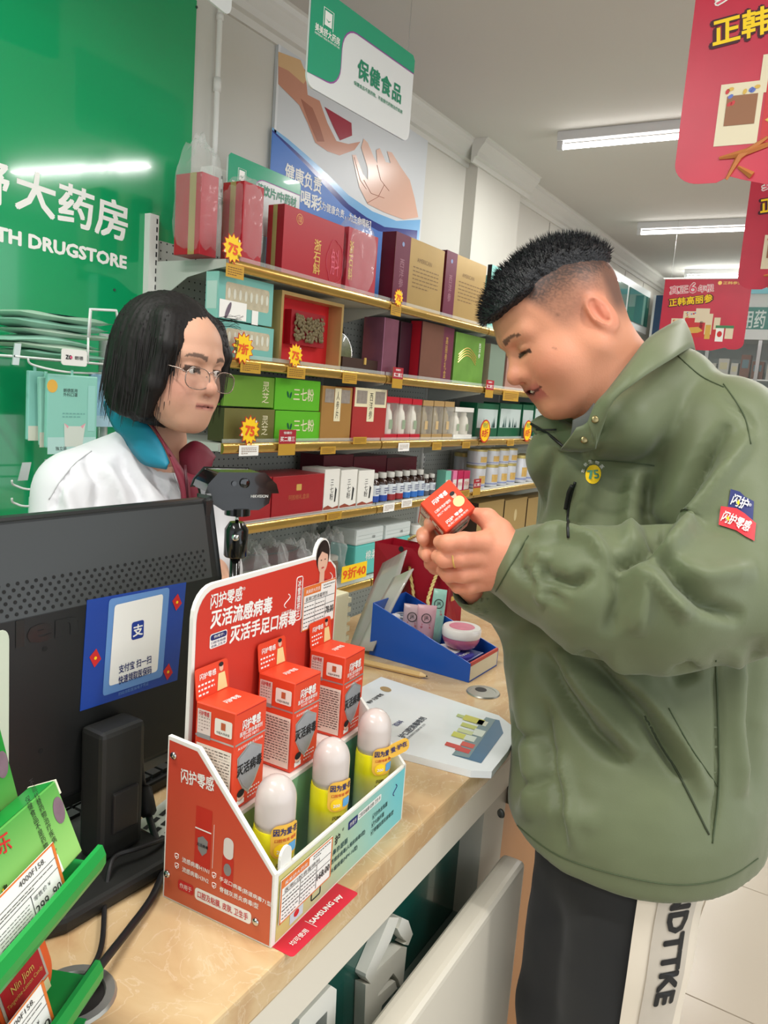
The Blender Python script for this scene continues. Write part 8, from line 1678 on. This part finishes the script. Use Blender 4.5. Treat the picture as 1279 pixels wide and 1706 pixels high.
# creases and folds read off the photograph (metres, width in photo pixels)
for pts, amp, w in (([(1215, 705), (1150, 800), (1100, 880), (1086, 912)], -0.014, 14), ([(1250, 720), (1180, 830), (1125, 900), (1095, 930)], 0.010, 16),
    ([(1088, 905), (1060, 925), (1022, 945)], -0.012, 12), ([(885, 893), (930, 885), (990, 900), (1015, 940)], 0.007, 12), ([(895, 925), (905, 960), (950, 975), (985, 950)], -0.008, 13),
    ([(1095, 920), (1130, 965), (1180, 1010), (1240, 1030)], -0.012, 14), ([(1075, 945), (1110, 990), (1150, 1030)], 0.009, 14), ([(1022, 948), (1030, 1000), (1010, 1060)], -0.006, 16), ([(1060, 930), (1075, 990), (1060, 1060)], 0.007, 18),
    ([(870, 900), (860, 940), (900, 985), (950, 1010)], -0.005, 9), ([(905, 915), (890, 960), (905, 1010)], 0.006, 10), ([(1100, 940), (1170, 960), (1260, 950)], 0.006, 22),
    ([(895, 1075), (930, 1150), (985, 1220), (1050, 1270)], -0.013, 15), ([(930, 1080), (975, 1150), (1030, 1215), (1062, 1262)], 0.011, 18), ([(965, 1085), (1030, 1150), (1075, 1190), (1140, 1300)], -0.013, 13), ([(1010, 1090), (1070, 1150), (1130, 1235), (1180, 1330)], 0.010, 18),
    ([(900, 1160), (910, 1240), (935, 1330), (945, 1420)], -0.008, 13), ([(925, 1250), (945, 1340), (960, 1430)], 0.006, 15), ([(870, 1090), (880, 1200), (885, 1300), (880, 1370)], 0.008, 22), ([(850, 1180), (860, 1260), (870, 1340)], -0.006, 14),
    ([(845, 1210), (880, 1230), (905, 1225)], -0.006, 10), ([(865, 1300), (895, 1310), (915, 1290)], -0.005, 10), ([(1192, 1090), (1195, 1200), (1197, 1320), (1186, 1400)], -0.004, 5), ([(1230, 1080), (1225, 1200), (1240, 1330)], 0.007, 20), ([(1265, 1060), (1250, 1200), (1265, 1350)], -0.007, 18),
    ([(1118, 1130), (1150, 1120), (1160, 1110)], -0.007, 14), ([(1005, 720), (985, 800), (965, 880)], 0.006, 18), ([(1080, 790), (1075, 850), (1086, 905)], -0.010, 9), ([(1060, 780), (1050, 860), (1050, 910)], 0.006, 16), ([(930, 745), (905, 800), (885, 870)], -0.006, 14),
    ([(1190, 655), (1240, 690), (1260, 720)], -0.002, 7), ([(900, 1345), (950, 1360), (1000, 1370)], 0.004, 25)):
    fold(pts, amp, w)
disp += 0.0022 * npnoise(Pj, 14.0) + 0.0009 * npnoise(Pj, 40.0, 5.0)
Pj = Pj + Nj * disp[:, None]; Pj = relax(Pj, Fj, 1, 0.25)
jk_m = mat('jacket_olive', (102, 110, 80), 0.50, spec=0.35, sheen=0.15, bump=0.03, bscale=500, var=0.03, vscale=5)
jk = mesh_obj('jacket', Pj - ML, Fj, jk_m, man)
from mathutils.bvhtree import BVHTree
def bvh_of(P, F): return BVHTree.FromPolygons([Vector(p) for p in P.tolist()], F.tolist())
def hit(tree, px, py, off=0.0012, miss=1.15):
    r = wr(px, py); l, n, i, d = tree.ray_cast(Vector(CAM), Vector(r))
    if l is None: return at_d(px, py, miss)
    n = np.array(n); n = n if n @ r < 0 else -n
    return np.array(l) + n * off
jt = bvh_of(Pj, Fj)
def drape_poly(tree, pts, m, parent, name, off=0.0012, cuts=4):
    bm_ = bmesh.new(); vs_ = [bm_.verts.new((p[0], p[1], 0)) for p in pts]; bm_.faces.new(vs_); bmesh.ops.triangulate(bm_, faces=bm_.faces[:]); bmesh.ops.subdivide_edges(bm_, edges=bm_.edges[:], cuts=cuts, use_grid_fill=True)
    for v in bm_.verts: v.co = Vector(hit(tree, v.co.x, v.co.y, off) - ML)
    me = bpy.data.meshes.new(name); bm_.to_mesh(me); bm_.free(); return link(name, me, m, parent, True)
def drape_text(tree, cx, cy, body, m, parent, w, h, rot=0.0, off=0.002, bold=0.02, **k):
    def warp(A, B): return np.array([hit(tree, a, -b, off) - ML for a, b in zip(A, B)])
    return text(None, cx, -cy, body, m, parent, w=w, h=h, rot=rot, bold=bold, warp=warp, **k)
def drape_tube(tree, pts, r, m, parent, name, off=0.0006, n=6):
    P_ = smooth([np.array([p[0], p[1], 0.0]) for p in pts], 6); return MB().tube([hit(tree, p[0], p[1], off) - ML for p in P_], r, n).build(name, m, parent, True)
seam = mat('jacket_seam', (66, 78, 50), 0.6)
# sleeve patches
drape_poly(jt, [(1216, 815), (1232, 820), (1240, 828), (1255, 836), (1253, 868), (1238, 860), (1226, 850), (1212, 846)], NAVY(), jk, 'blue_patch', 0.0015)
drape_poly(jt, [(1200, 844), (1226, 848), (1240, 857), (1258, 873), (1255, 903), (1240, 895), (1225, 885), (1197, 876)], mat('patch_red', (206, 40, 52), 0.5), jk, 'red_patch', 0.0024)
drape_text(jt, 1232, 838, '闪护', WPRINT(), jk, 28, 20, -22, 0.0034); drape_text(jt, 1248, 843, '®', WPRINT(), jk, 5, 5, -22, 0.0034, 0.0); drape_text(jt, 1226, 871, '闪护零感', WPRINT(), jk, 48, 20, -24, 0.0042)
drape_poly(jt, [(1228, 834), (1231, 839), (1228, 840), (1230, 845), (1225, 839), (1228, 838)], YELP(), jk, 'bolt_mark', 0.0046, 1); drape_poly(jt, [(1212, 861), (1215, 866), (1212, 867), (1214, 872), (1209, 866), (1212, 865)], YELP(), jk, 'bolt_mark', 0.0054, 1)
# chest emblem
drape_poly(jt, ell(988, 790, 12, 16, 20, 10), YELP(), jk, 'round_emblem', 0.0015); drape_text(jt, 988, 790, '75', mat('emblem_green', (80, 140, 110), 0.5), jk, 16, 15, 8, 0.003, 0.03)
for k, s in enumerate('东航生物医'): 
    a_ = math.radians(165 - k * 32); drape_text(jt, 988 + 17 * math.cos(a_), 790 - 22 * math.sin(a_), s, WPRINT(), jk, 6, 6, math.degrees(a_) - 90, 0.002, 0.0)
# zip pocket, seams, snaps
blk = mat('zip_black', (24, 26, 24), 0.5)
drape_tube(jt, [(958, 803), (950, 830), (946, 860), (947, 896)], 0.0022, blk, jk, 'chest_zip'); drape_tube(jt, [(954, 808), (948, 822), (944, 848)], 0.0034, blk, jk, 'zip_pull', 0.003)
drape_tube(jt, [(985, 766), (1050, 770), (1090, 776)], 0.0009, seam, jk, 'yoke_seam'); drape_tube(jt, [(1120, 585), (1165, 625), (1205, 645)], 0.0010, seam, jk, 'shoulder_seam'); drape_tube(jt, [(1205, 640), (1238, 690), (1250, 740)], 0.0010, seam, jk, 'sleeve_seam')
drape_tube(jt, [(1192, 1100), (1196, 1200), (1197, 1310), (1186, 1405)], 0.0012, seam, jk, 'side_seam'); drape_tube(jt, [(1073, 1193), (1100, 1240), (1130, 1290), (1180, 1390)], 0.0016, mat('pocket_shadow', (58, 66, 44), 0.7), jk, 'pocket_shadow_line'); drape_tube(jt, [(1113, 1180), (1150, 1245), (1195, 1310)], 0.0009, seam, jk, 'pocket_seam')  # the dark pocket line is a shadow put into the colour
drape_tube(jt, [(862, 1375), (930, 1425), (1030, 1458), (1130, 1474), (1210, 1462), (1262, 1430)], 0.0009, seam, jk, 'hem_seam')
drape_tube(jt, [(880, 893), (852, 940), (826, 985)], 0.0010, seam, jk, 'cuff_seam')
p = hit(jt, 835, 1355, 0.0); MB().lathe([(0.007, 0), (0.006, 0.003), (0.002, 0.004)], 14, tuple(p - ML), tuple(-FWD * 0.6 - RGT * 0.8)).build('hem_toggle', blk, jk, True)
# --- collar: folded ribbon round the neck
def ribbon(name, up_, dn_, m, parent, th=0.0035, base=ML, k=6):
    U = smooth([at_d(*q) for q in up_], k); D = smooth([at_d(*q) for q in dn_], k); mb = MB(); rows = []
    for a_, b_ in zip(U, D): rows.append([tuple(a_ * (1 - s) + b_ * s - base + (0.006 * math.sin(PI * s)) * (-FWD)) for s in np.linspace(0, 1, 6)])
    o = mb.grid(rows).build(name, m, parent, True, fix=False); s_ = o.modifiers.new('thick', 'SOLIDIFY'); s_.thickness = th; s_.offset = 0; return o
ribbon('collar', [(978, 704, 1.085), (993, 672, 1.080), (1014, 649, 1.075), (1050, 602, 1.080), (1082, 562, 1.115), (1133, 532, 1.20), (1128, 545, 1.29), (1060, 590, 1.36), (985, 650, 1.36)],
       [(990, 748, 1.105), (1006, 704, 1.078), (1022, 668, 1.062), (1066, 632, 1.055), (1122, 596, 1.095), (1150, 580, 1.20), (1150, 596, 1.31), (1080, 650, 1.40), (1000, 700, 1.40)], jk_m, jk)
ribbon('front_placket', [(960, 712, 1.10), (975, 706, 1.094), (993, 690, 1.083)], [(934, 748, 1.13), (968, 752, 1.118), (992, 748, 1.100)], jk_m, jk)
ribbon('far_lapel', [(884, 704, 1.235), (905, 692, 1.225), (935, 700, 1.20), (962, 712, 1.17)], [(886, 716, 1.235), (910, 738, 1.215), (936, 752, 1.18), (958, 752, 1.15)], jk_m, jk)
MB().tube([at_d(a_, b_, c_) - ML for a_, b_, c_ in ((884, 706, 1.226), (912, 722, 1.205), (938, 744, 1.165))], 0.0022, 6).build('neck_zip', blk, jk, True)
MB().tube([at_d(a_, b_, c_) - ML for a_, b_, c_ in ((893, 716, 1.212), (926, 716, 1.19))], 0.0016, 6).build('zip_teeth', blk, jk, True)
for q in ((991, 699, 1.078), (973, 733, 1.100)): p = at_d(*q); MB().lathe([(0.0055, 0), (0.0055, 0.002), (0.003, 0.003)], 14, tuple(p - ML), tuple(-FWD)).build('snap_button', mat('snap_brass', (150, 136, 96), 0.3, metal=0.8), jk, True)
# inner grey shirt collar
ribbon('shirt_collar', [(955, 700, 1.135), (975, 690, 1.115), (990, 672, 1.105)], [(948, 735, 1.15), (972, 722, 1.12), (992, 700, 1.10)], mat('shirt_grey', (92, 94, 92), 0.7), man)
# --- trousers and shoes
hipL = np.array([*at_d(1048, 1500, 1.175)[:2], 0.81]); kneeL = np.array([hipL[0] - 0.005, hipL[1] - 0.0, 0.47]); ankL = np.array([kneeL[0] + 0.03, kneeL[1] - 0.01, 0.10]); hipR = at_d(965, 1400, 1.36); hipR = np.array([*(at_d(946, 1500, 1.28)[:2] - np.array([-0.004, 0.017])), 0.81]); kneeR = np.array([hipR[0] - 0.01, hipR[1], 0.47]); ankR = np.array([kneeR[0] + 0.03, kneeR[1], 0.10])
rT, rK, rA = 0.096, 0.083, 0.068
def trouser_sdf(p):
    d = sd_chain(p, [hipL, kneeL, ankL], [rT, rK, rA], 0.02); d = smin(d, sd_chain(p, [hipR, kneeR, ankR], [rT - 0.018, rK - 0.006, rA], 0.02), 0.02)
    return smin(d, sd_cap(p, (hipL + hipR) / 2 + (0, 0, 0.0), (hipL + hipR) / 2 - (0, 0, 0.05), 0.09, 0.09), 0.04)
lo_ = np.minimum(np.minimum(hipL, hipR), np.minimum(ankL, ankR)) - 0.18; hi_ = np.maximum(hipL, hipR) + 0.2; lo_[2] = 0.03
Pt, Ft = surface_nets(trouser_sdf, lo_, hi_, 0.010); Pt += vnormals(Pt, Ft) * (0.0030 * npnoise(Pt, 9.0) + 0.001 * npnoise(Pt, 26.0))[:, None]
tr = mesh_obj('trousers', Pt - ML, Ft, mat('trouser_black', (30, 31, 33), 0.75, sheen=0.1, var=0.06, vscale=12), man)
# white side stripe with black lettering, wrapped round the outer side of the near leg
def leg_pt(z, a, off):
    t = np.clip((hipL[2] - z) / (hipL[2] - kneeL[2]), 0, 1); c = hipL * (1 - t) + kneeL * t; r = rT * (1 - t) + rK * t + off; return np.array([c[0] + r * math.cos(a), c[1] + r * math.sin(a), z])
va = math.atan2(-hipL[1], -hipL[0])      # azimuth facing the photographer
a0s, a1s = va + 0.10, va + 1.40
def strip(name, a0, a1, m, off, z0=0.30, z1=None):
    z1 = hipL[2] + 0.035 if z1 is None else z1; rows = []
    for z in np.linspace(z0, z1, 20): rows.append([tuple(leg_pt(z, a0 + (a1 - a0) * s, off + 0.0015 * math.sin(z * 40)) - ML) for s in np.linspace(0, 1, 9)])
    return MB().grid(rows).build(name, m, tr, True, fix=False)
strip('side_stripe', a0s, a1s, mat('stripe_cream', (226, 214, 196), 0.7), 0.0075); strip('stripe_band', a0s + 0.26, a1s - 0.40, mat('stripe_grey', (196, 186, 172), 0.75, var=0.06, vscale=40), 0.0092)
am = (a0s + a1s) / 2 - 0.06
def legwarp(A, B): return np.array([leg_pt(b, am + a / 0.09, 0.0108 + 0.0015 * math.sin(b * 40)) - ML for a, b in zip(A, B)])
text(None, 0.0, at_d(1082, 1590, 1.06)[2], 'NDTTKE', INK(), tr, w=0.185, h=0.030, bold=0.045, rot=-90, warp=legwarp, name='stripe_lettering')
for c_ in (ankL, ankR):
    mb = MB(); n = 18; rows = [(0, 0.030, 0.040), (0.03, 0.045, 0.042), (0.055, 0.046, 0.032), (0.085, 0.040, 0.022)]
    for z_, rx, ry in ((0.0, 0.135, 0.048), (0.02, 0.138, 0.050), (0.05, 0.120, 0.046), (0.085, 0.070, 0.042), (0.11, 0.055, 0.042)):
        mb.v += [(c_[0] - ML[0] - 0.93 * rx * math.cos(2 * PI * i / n) + 0.36 * ry * math.sin(2 * PI * i / n) - (0.035 if z_ < 0.06 else 0), c_[1] - ML[1] + 0.36 * rx * math.cos(2 * PI * i / n) + 0.93 * ry * math.sin(2 * PI * i / n) + (0.012 if z_ < 0.06 else 0.0) - 0.01, z_) for i in range(n)]
    mb.f = [(j * n + i, j * n + (i + 1) % n, (j + 1) * n + (i + 1) % n, (j + 1) * n + i) for j in range(4) for i in range(n)] + [tuple(range(n - 1, -1, -1)), tuple(4 * n + i for i in range(n))]
    mb.build('shoe', mat('shoe_dark', (40, 40, 42), 0.6), man, True)
# --- the box in his hands
xv = np.array([0.70, 0.58, -0.14]); yv = np.array([-0.60, 0.79, -0.20]); xv /= np.linalg.norm(xv); yv -= xv * (xv @ yv); yv /= np.linalg.norm(yv); zv = np.cross(xv, yv)
toW = np.array([RGT, UPV, -FWD]).T
RB = toW @ np.array([xv, yv, zv]).T; s_ = 0.0545; top0 = at_d(743, 887, 1.070)
org = top0 - RB @ np.array([0, 0, 0.113])
hb = spray_box('orange mouth spray box held up in the man\'s hands', org, 0, s_, 0.113, Matrix(RB.tolist()).to_euler(), False, None)
T_ = Fr((0, 0, 0.113), (1, 0, 0), (0, 1, 0))
for ch in list(hb.children):
    if ch.name.startswith('lettering') and ch.data.vertices[0].co.z > 0.1132: bpy.data.objects.remove(ch)
text(T_, 0.026, 0.043, '闪护零感', WPRINT(), hb, w=0.026, h=0.007, bold=0.03, rot=0); text(T_, 0.021, 0.031, '口腔冲洗护理剂', WPRINT(), hb, w=0.028, h=0.0042, bold=0.015); text(T_, 0.018, 0.025, '清新口气 健康呵护', WPRINT(), hb, w=0.024, h=0.0034, bold=0.0); text(T_, 0.024, 0.010, '闪护 零感', WPRINT(), hb, w=0.030, h=0.005, bold=0.03); text(T_, 0.026, 0.0045, '医用口腔消毒喷剂', WPRINT(), hb, w=0.036, h=0.003, bold=0.0)
flat(T_, ell(0.043, 0.033, 0.0038, 0.0046), mat('printed_skin', (226, 180, 156), 0.5), hb, 0.0006, 'printed_face'); flat(T_, ell(0.043, 0.0362, 0.0040, 0.0028), INK(), hb, 0.0009, 'printed_hair'); flat(T_, ell(0.043, 0.022, 0.0085, 0.0075), mat('printed_coat', (236, 214, 150), 0.5), hb, 0.0005, 'printed_coat')

# ------------------------------------------------------------------ the pharmacist
WR = head_rot(-0.52, 0.23, 0.03, 1); WO = np.array([0.9912, 1.0919, 1.4657]); WS = 0.93
WL = np.array([1.0, 1.30, 0.0])
def w_wld(p): return WO + (np.asarray(p) * WS) @ WR.T
def w_loc(p): return (np.asarray(p) - WO) @ WR / WS
n0 = w_loc(at_d(262, 735, 1.47)); n1 = w_loc(at_d(245, 800, 1.50)); n2 = n0
wp_ = dict(cx=-0.015, cz=0.048, cr=(0.100, 0.076, 0.092), fw=0.060, jw=0.054, chz=-0.106, chub=0.80, lip=0.62, nose=0.95, lid=0.0005, open=0.0048, mz=-0.055, gap=0.0, smile=-0.001, mw=0.0245, ex=-0.030, ey=0.074,
           neck=[((-0.025, 0, -0.04), n0, 0.046, 0.046, 0.02), (n0, n1, 0.050, 0.058, 0.03), (n0, n1, 0.045, 0.045, 0.03)])
wsdf = make_head(wp_)
wom = thing('person', 'woman in white coat with teal collar and glasses behind the counter', 'person', WL)
Ph, Fh = surface_nets(wsdf, (-0.15, -0.11, -0.24), (0.15, 0.11, 0.17), 0.0027); Ph = relax(Ph, Fh, 1, 0.3); colh = skin_cols(Ph, (206, 158, 132), wp_, None, (170, 100, 92), (64, 50, 44), 0.033, (206, 140, 122))
# forearm resting on the counter
def whand(p):
    d = sd_chain(p, [at_d(345, 930, 1.40), at_d(356, 955, 1.36), at_d(360, 966, 1.33)], [0.026, 0.024, 0.022], 0.01)
    for k, (a_, b_) in enumerate(((372, 976), (364, 982), (354, 984), (346, 982))): d = smin(d, sd_chain(p, [at_d(360 - 3 * k, 970, 1.33), at_d(a_ - 4, b_, 1.30), at_d(a_ - 6, b_ + 10, 1.28)], [0.011, 0.0095, 0.008], 0.005), 0.008)
    d = smin(d, sd_chain(p, [at_d(366, 955, 1.34), at_d(374, 966, 1.32), at_d(376, 978, 1.30)], [0.012, 0.010, 0.008], 0.005), 0.01)
    return d
q = np.array([at_d(a_, b_, c_) for a_ in (315, 405) for b_ in (900, 1010) for c_ in (1.20, 1.46)]); Pn, Fn = surface_nets(whand, q.min(0), q.max(0), 0.0035)
def wcore(p):
    d = sd_chain(p, [at_d(245, 800, 1.50), np.array([0.98, 1.30, 1.0]), np.array([0.98, 1.32, 0.75])], [0.08, 0.10, 0.11], 0.03)
    d = smin(d, sd_chain(p, [np.array([0.95, 1.32, 0.75]), np.array([0.94, 1.33, 0.45]), np.array([0.94, 1.34, 0.1])], [0.09, 0.06, 0.045], 0.03), 0.03); d = smin(d, sd_chain(p, [np.array([1.07, 1.32, 0.75]), np.array([1.08, 1.33, 0.45]), np.array([1.08, 1.34, 0.1])], [0.09, 0.06, 0.045], 0.03), 0.03)
    return d
Pc, Fc = surface_nets(wcore, (0.70, 1.05, 0.03), (1.30, 1.50, 1.40), 0.018)
PA = np.concatenate([w_wld(Ph), Pn, Pc]) - WL; FA = np.concatenate([Fh, Fn + len(Ph), Fc + len(Ph) + len(Pn)]); CAo = np.concatenate([colh, np.tile(np.array(lin((206, 158, 132))), (len(Pn) + len(Pc), 1))])
mesh_obj('body', PA, FA, skin_m, wom, CAo)
for s in (-1, 1):
    c_ = w_wld((0.0800, s * 0.0315, 0.0095)); e = MB().lathe([(0.0126 * math.cos(a_), 0.0126 * math.sin(a_)) for a_ in np.linspace(-1.5, 1.5, 14)], 18, tuple(c_ - WL), tuple(WR @ np.array([1.0, 0, 0]))).build('eyeball', mat('eye_white', (222, 214, 206), 0.2, coat=0.4), wom, True)
    MB().lathe([(0.0052, 0.0), (0.0050, 0.0012), (0.003, 0.002)], 16, tuple(w_wld((0.0912, s * 0.0315 + 0.002, 0.0090)) - WL), tuple(WR @ np.array([1.0, 0.1, -0.05]))).build('iris', mat('iris_dark', (30, 20, 16), 0.1, coat=0.6), wom, True)
# bob of straight black hair
def w_hair(p):
    q = p.copy(); q[:, 1] = np.abs(q[:, 1])
    shell = sd_ell(p, (-0.020, 0, 0.046), (0.110, 0.096, 0.103))
    bob = sd_ell(p, (-0.034, 0, -0.025), (0.094, 0.100, 0.118)); bob = smax(bob, -0.100 - p[:, 2] - 0.15 * (p[:, 0] + 0.05), 0.012)
    d = smin(shell, bob, 0.03)
    d = smin(d, sd_chain(q, [(0.040, 0.060, 0.09), (0.058, 0.070, 0.045), (0.045, 0.076, -0.03), (0.026, 0.076, -0.085)], [0.022, 0.020, 0.018, 0.013], 0.01), 0.02)
    # face opening
    op = smin(sd_ell(q, (0.122, 0, -0.046), (0.074, 0.057, 0.088)), sd_ell(p, (0.122, 0.012, 0.036), (0.060, 0.034, 0.052)), 0.015); op = smin(op, sd_cap(q, (0.13, 0.0, -0.15), (0.03, 0.0, -0.20), 0.075, 0.075), 0.03)
    d = smax(d, -op, 0.012)
    d = smax(d, -sd_cap(p, (0.10, 0.014, 0.075), (0.02, 0.014, 0.168), 0.003, 0.003), 0.01)      # parting
    return d
Pq, Fq = surface_nets(w_hair, (-0.18, -0.14, -0.16), (0.14, 0.14, 0.19), 0.0036)
N_ = vnormals(Pq, Fq); ang_ = np.arctan2(Pq[:, 1], Pq[:, 0] + 0.02); nz = np.array([mnoise.noise(Vector((float(a_) * 26, float(p[2]) * 9, 0.0))) + 0.6 * mnoise.noise(Vector((float(a_) * 60, float(p[2]) * 14, 3.0))) for a_, p in zip(ang_, Pq)]); Pq = Pq + N_ * (0.0028 * nz)[:, None]
hw = mesh_obj('hair', w_wld(Pq) - WL, Fq, mat('hair_dark', (24, 21, 20), 0.6, spec=0.35), wom)
tf = MB(); rr_ = random.Random(8)
for k in range(700):      # loose strands following the fall of the bob
    i = rr_.randrange(len(Pq)); p = Pq[i]
    if p[2] > 0.12 or N_[i] @ (p - np.array([-0.03, 0, 0.03])) < 0: continue
    pts = []; q = p + N_[i] * 0.001; L_ = rr_.uniform(0.03, 0.07)
    for s in range(5): pts.append(w_wld(q) - WL); q = q + np.array([-0.006 * (q[0] > 0), 0, -1.0]) * L_ / 4 + N_[i] * 0.0003
    if pts[-1][2] + WL[2] < w_wld((0, 0, -0.115))[2]: continue
    tf.tube(pts, [0.0006, 0.0007, 0.0007, 0.0006, 0.0002], 3)
for k in range(16):
    a_ = np.array([0.055 + 0.01 * rr_.random(), 0.045 + 0.02 * rr_.random(), 0.10 + 0.02 * rr_.random()]); tf.tube([w_wld(a_) - WL, w_wld(a_ + np.array([0.02, 0.006, 0.008 * rr_.random()])) - WL, w_wld(a_ + np.array([0.035, 0.012, -0.004 + 0.02 * rr_.random()])) - WL], 0.0004, 3)
o = tf.build('hair_strands', mat('hair_dark', (24, 21, 20), 0.6, spec=0.35), wom, fix=False); o['kind'] = 'stuff'
# glasses
gl_ = bpy.data.objects.new('glasses', None)
mbf = MB(); lensm = film_mat('lens_tint', (120, 112, 104), 0.18, 0.03, 0.0)
for s in (-1, 1):
    cen = np.array([0.110, s * 0.0365, -0.005]); pts = []
    for a_ in np.linspace(0, 2 * PI, 26, endpoint=False): r_ = (abs(math.cos(a_)) ** 2.6 + abs(math.sin(a_)) ** 2.6) ** (-1 / 2.6); pts.append(cen + np.array([-0.010 * (r_ * math.cos(a_)) * s * math.copysign(1, 1) * 0.25, 0.0285 * r_ * math.cos(a_), 0.0195 * r_ * math.sin(a_)]))
    mbf.tube([w_wld(p) - WL for p in pts], 0.0009, 6, True)
    l_ = MB().add([w_wld(p) - WL for p in pts], [tuple(range(26))]).build('lens', lensm if s < 0 else film_mat('lens_tint_dark', (70, 62, 56), 0.40, 0.03, 0.0), wom, fix=False)
    mbf.tube([w_wld(p) - WL for p in ((0.108, s * 0.064, 0.003), (0.098, s * 0.072, 0.008), (0.03, s * 0.080, 0.012), (-0.03, s * 0.080, 0.006))], 0.0011, 6)
    mbf.tube([w_wld(p) - WL for p in ((0.106, s * 0.010, 0.002), (0.102, s * 0.009, -0.004), (0.100, s * 0.010, -0.010))], 0.0009, 6)
mbf.tube([w_wld(p) - WL for p in ((0.106, -0.0085, 0.008), (0.111, 0, 0.011), (0.106, 0.0085, 0.008))], 0.0011, 6)
mbf.build('glasses_frame', mat('glasses_metal', (170, 150, 140), 0.25, metal=0.8), wom, True)['kind'] = 'stuff'
# white coat
def coat_sdf(p):
    d = sd_ell(p, at_d(225, 880, 1.50), (0.150, 0.16, 0.13), camrot(-0.1))
    d = smin(d, sd_cap(p, at_d(135, 818, 1.42), at_d(235, 775, 1.52), 0.075, 0.075), 0.05)
    d = smin(d, sd_cap(p, at_d(300, 840, 1.50), at_d(330, 870, 1.54), 0.075, 0.070), 0.05)
    d = smin(d, sd_chain(p, [at_d(128, 828, 1.405), at_d(110, 960, 1.37), at_d(150, 1080, 1.30)], [0.074, 0.072, 0.060], 0.02), 0.03)
    d = smin(d, sd_chain(p, [at_d(330, 870, 1.54), at_d(345, 950, 1.46), at_d(350, 945, 1.39)], [0.070, 0.062, 0.040], 0.02), 0.03)
    d = smin(d, sd_cap(p, np.array([0.99, 1.29, 1.05]), np.array([0.99, 1.33, 0.62]), 0.15, 0.17), 0.06)
    d = smax(d, -sd_cap(p, at_d(290, 735, 1.44), at_d(262, 780, 1.48), 0.052, 0.042), 0.012)
    d = smax(d, (1.052 - p[:, 1]) - np.where(p[:, 2] > 0.90, 0.35, 0.0), 0.02)
    return smax(d, 0.60 - p[:, 2], 0.01)
q = np.array([at_d(a_, b_, c_) for a_ in (20, 430) for b_ in (720, 1120) for c_ in (1.22, 1.72)]); lo_ = q.min(0); hi_ = q.max(0); lo_[2] = 0.56; hi_[1] = 1.56
Pk, Fk = surface_nets(coat_sdf, lo_, hi_, 0.0078); Nk = vnormals(Pk, Fk); px_ = pix(Pk); fw_ = sstep(((CAM - Pk) * Nk).sum(1), 0.0, 0.3); dep_ = (Pk - CAM) @ FWD; disp = np.zeros(len(Pk))
for pts, amp, w in (([(140, 760), (165, 800), (160, 860)], -0.006, 10), ([(195, 760), (225, 810), (240, 850)], -0.007, 10), ([(170, 770), (200, 820), (215, 860)], 0.007, 12), ([(120, 780), (100, 820), (85, 860)], -0.004, 5), ([(250, 790), (285, 830), (300, 860)], -0.006, 8), ([(105, 800), (120, 850), (115, 900)], 0.005, 12)): fold(pts, amp, w)
disp += 0.0018 * npnoise(Pk, 16.0); Pk = Pk + Nk * disp[:, None]
coat_m = mat('coat_white', (212, 212, 215), 0.65, var=0.02, sheen=0.1); ct = mesh_obj('coat', Pk - WL, Fk, coat_m, wom)
kt = bvh_of(Pk, Fk); ML_save = ML; ML = WL
drape_tube(kt, [(152, 752), (125, 772), (100, 802), (82, 832)], 0.0012, mat('coat_seam', (196, 196, 198), 0.7), ct, 'shoulder_seam')
drape_tube(kt, [(285, 780), (300, 820), (312, 850)], 0.0012, mat('coat_seam', (196, 196, 198), 0.7), ct, 'front_seam')
ribbon('teal_collar', [(174, 668, 1.52), (200, 678, 1.47), (222, 686, 1.42), (250, 712, 1.385), (272, 745, 1.370), (282, 772, 1.365)], [(178, 686, 1.55), (190, 712, 1.49), (212, 740, 1.43), (226, 760, 1.395), (243, 775, 1.380), (278, 781, 1.365)], mat('collar_teal', (22, 122, 148), 0.6), wom, 0.004, WL)
ribbon('maroon_collar', [(226, 684, 1.425), (246, 698, 1.405), (268, 730, 1.385), (292, 765, 1.375), (312, 800, 1.37), (318, 845, 1.37)], [(236, 690, 1.40), (262, 720, 1.378), (280, 752, 1.366), (292, 785, 1.360), (302, 820, 1.360), (306, 860, 1.36)], mat('jacket_maroon', (112, 24, 44), 0.6), wom, 0.004, WL)
ribbon('maroon_lapel', [(300, 752, 1.455), (322, 736, 1.45), (342, 744, 1.46), (358, 762, 1.47)], [(304, 790, 1.44), (318, 800, 1.425), (336, 800, 1.43), (350, 778, 1.46)], mat('jacket_maroon', (112, 24, 44), 0.6), wom, 0.006, WL)
ribbon('maroon_front', [(300, 780, 1.40), (322, 792, 1.40), (345, 790, 1.43)], [(306, 862, 1.40), (330, 862, 1.40), (350, 850, 1.43)], mat('jacket_maroon', (112, 24, 44), 0.6), wom, 0.006, WL)
MB().tube([at_d(a_, b_, c_) - WL for a_, b_, c_ in ((308, 775, 1.365), (310, 800, 1.36), (313, 840, 1.36))], 0.0025, 6).build('zip', mat('zip_plum', (70, 22, 34), 0.4), wom, True)
for x in (0.94, 1.08):
    MB().b2((x - WL[0] - 0.045, 1.24 - WL[1], 0.0), (x - WL[0] + 0.045, 1.44 - WL[1], 0.07)).build('shoe', mat('shoe_dark', (40, 40, 42), 0.6), wom, bevel=0.02)
ML = ML_save
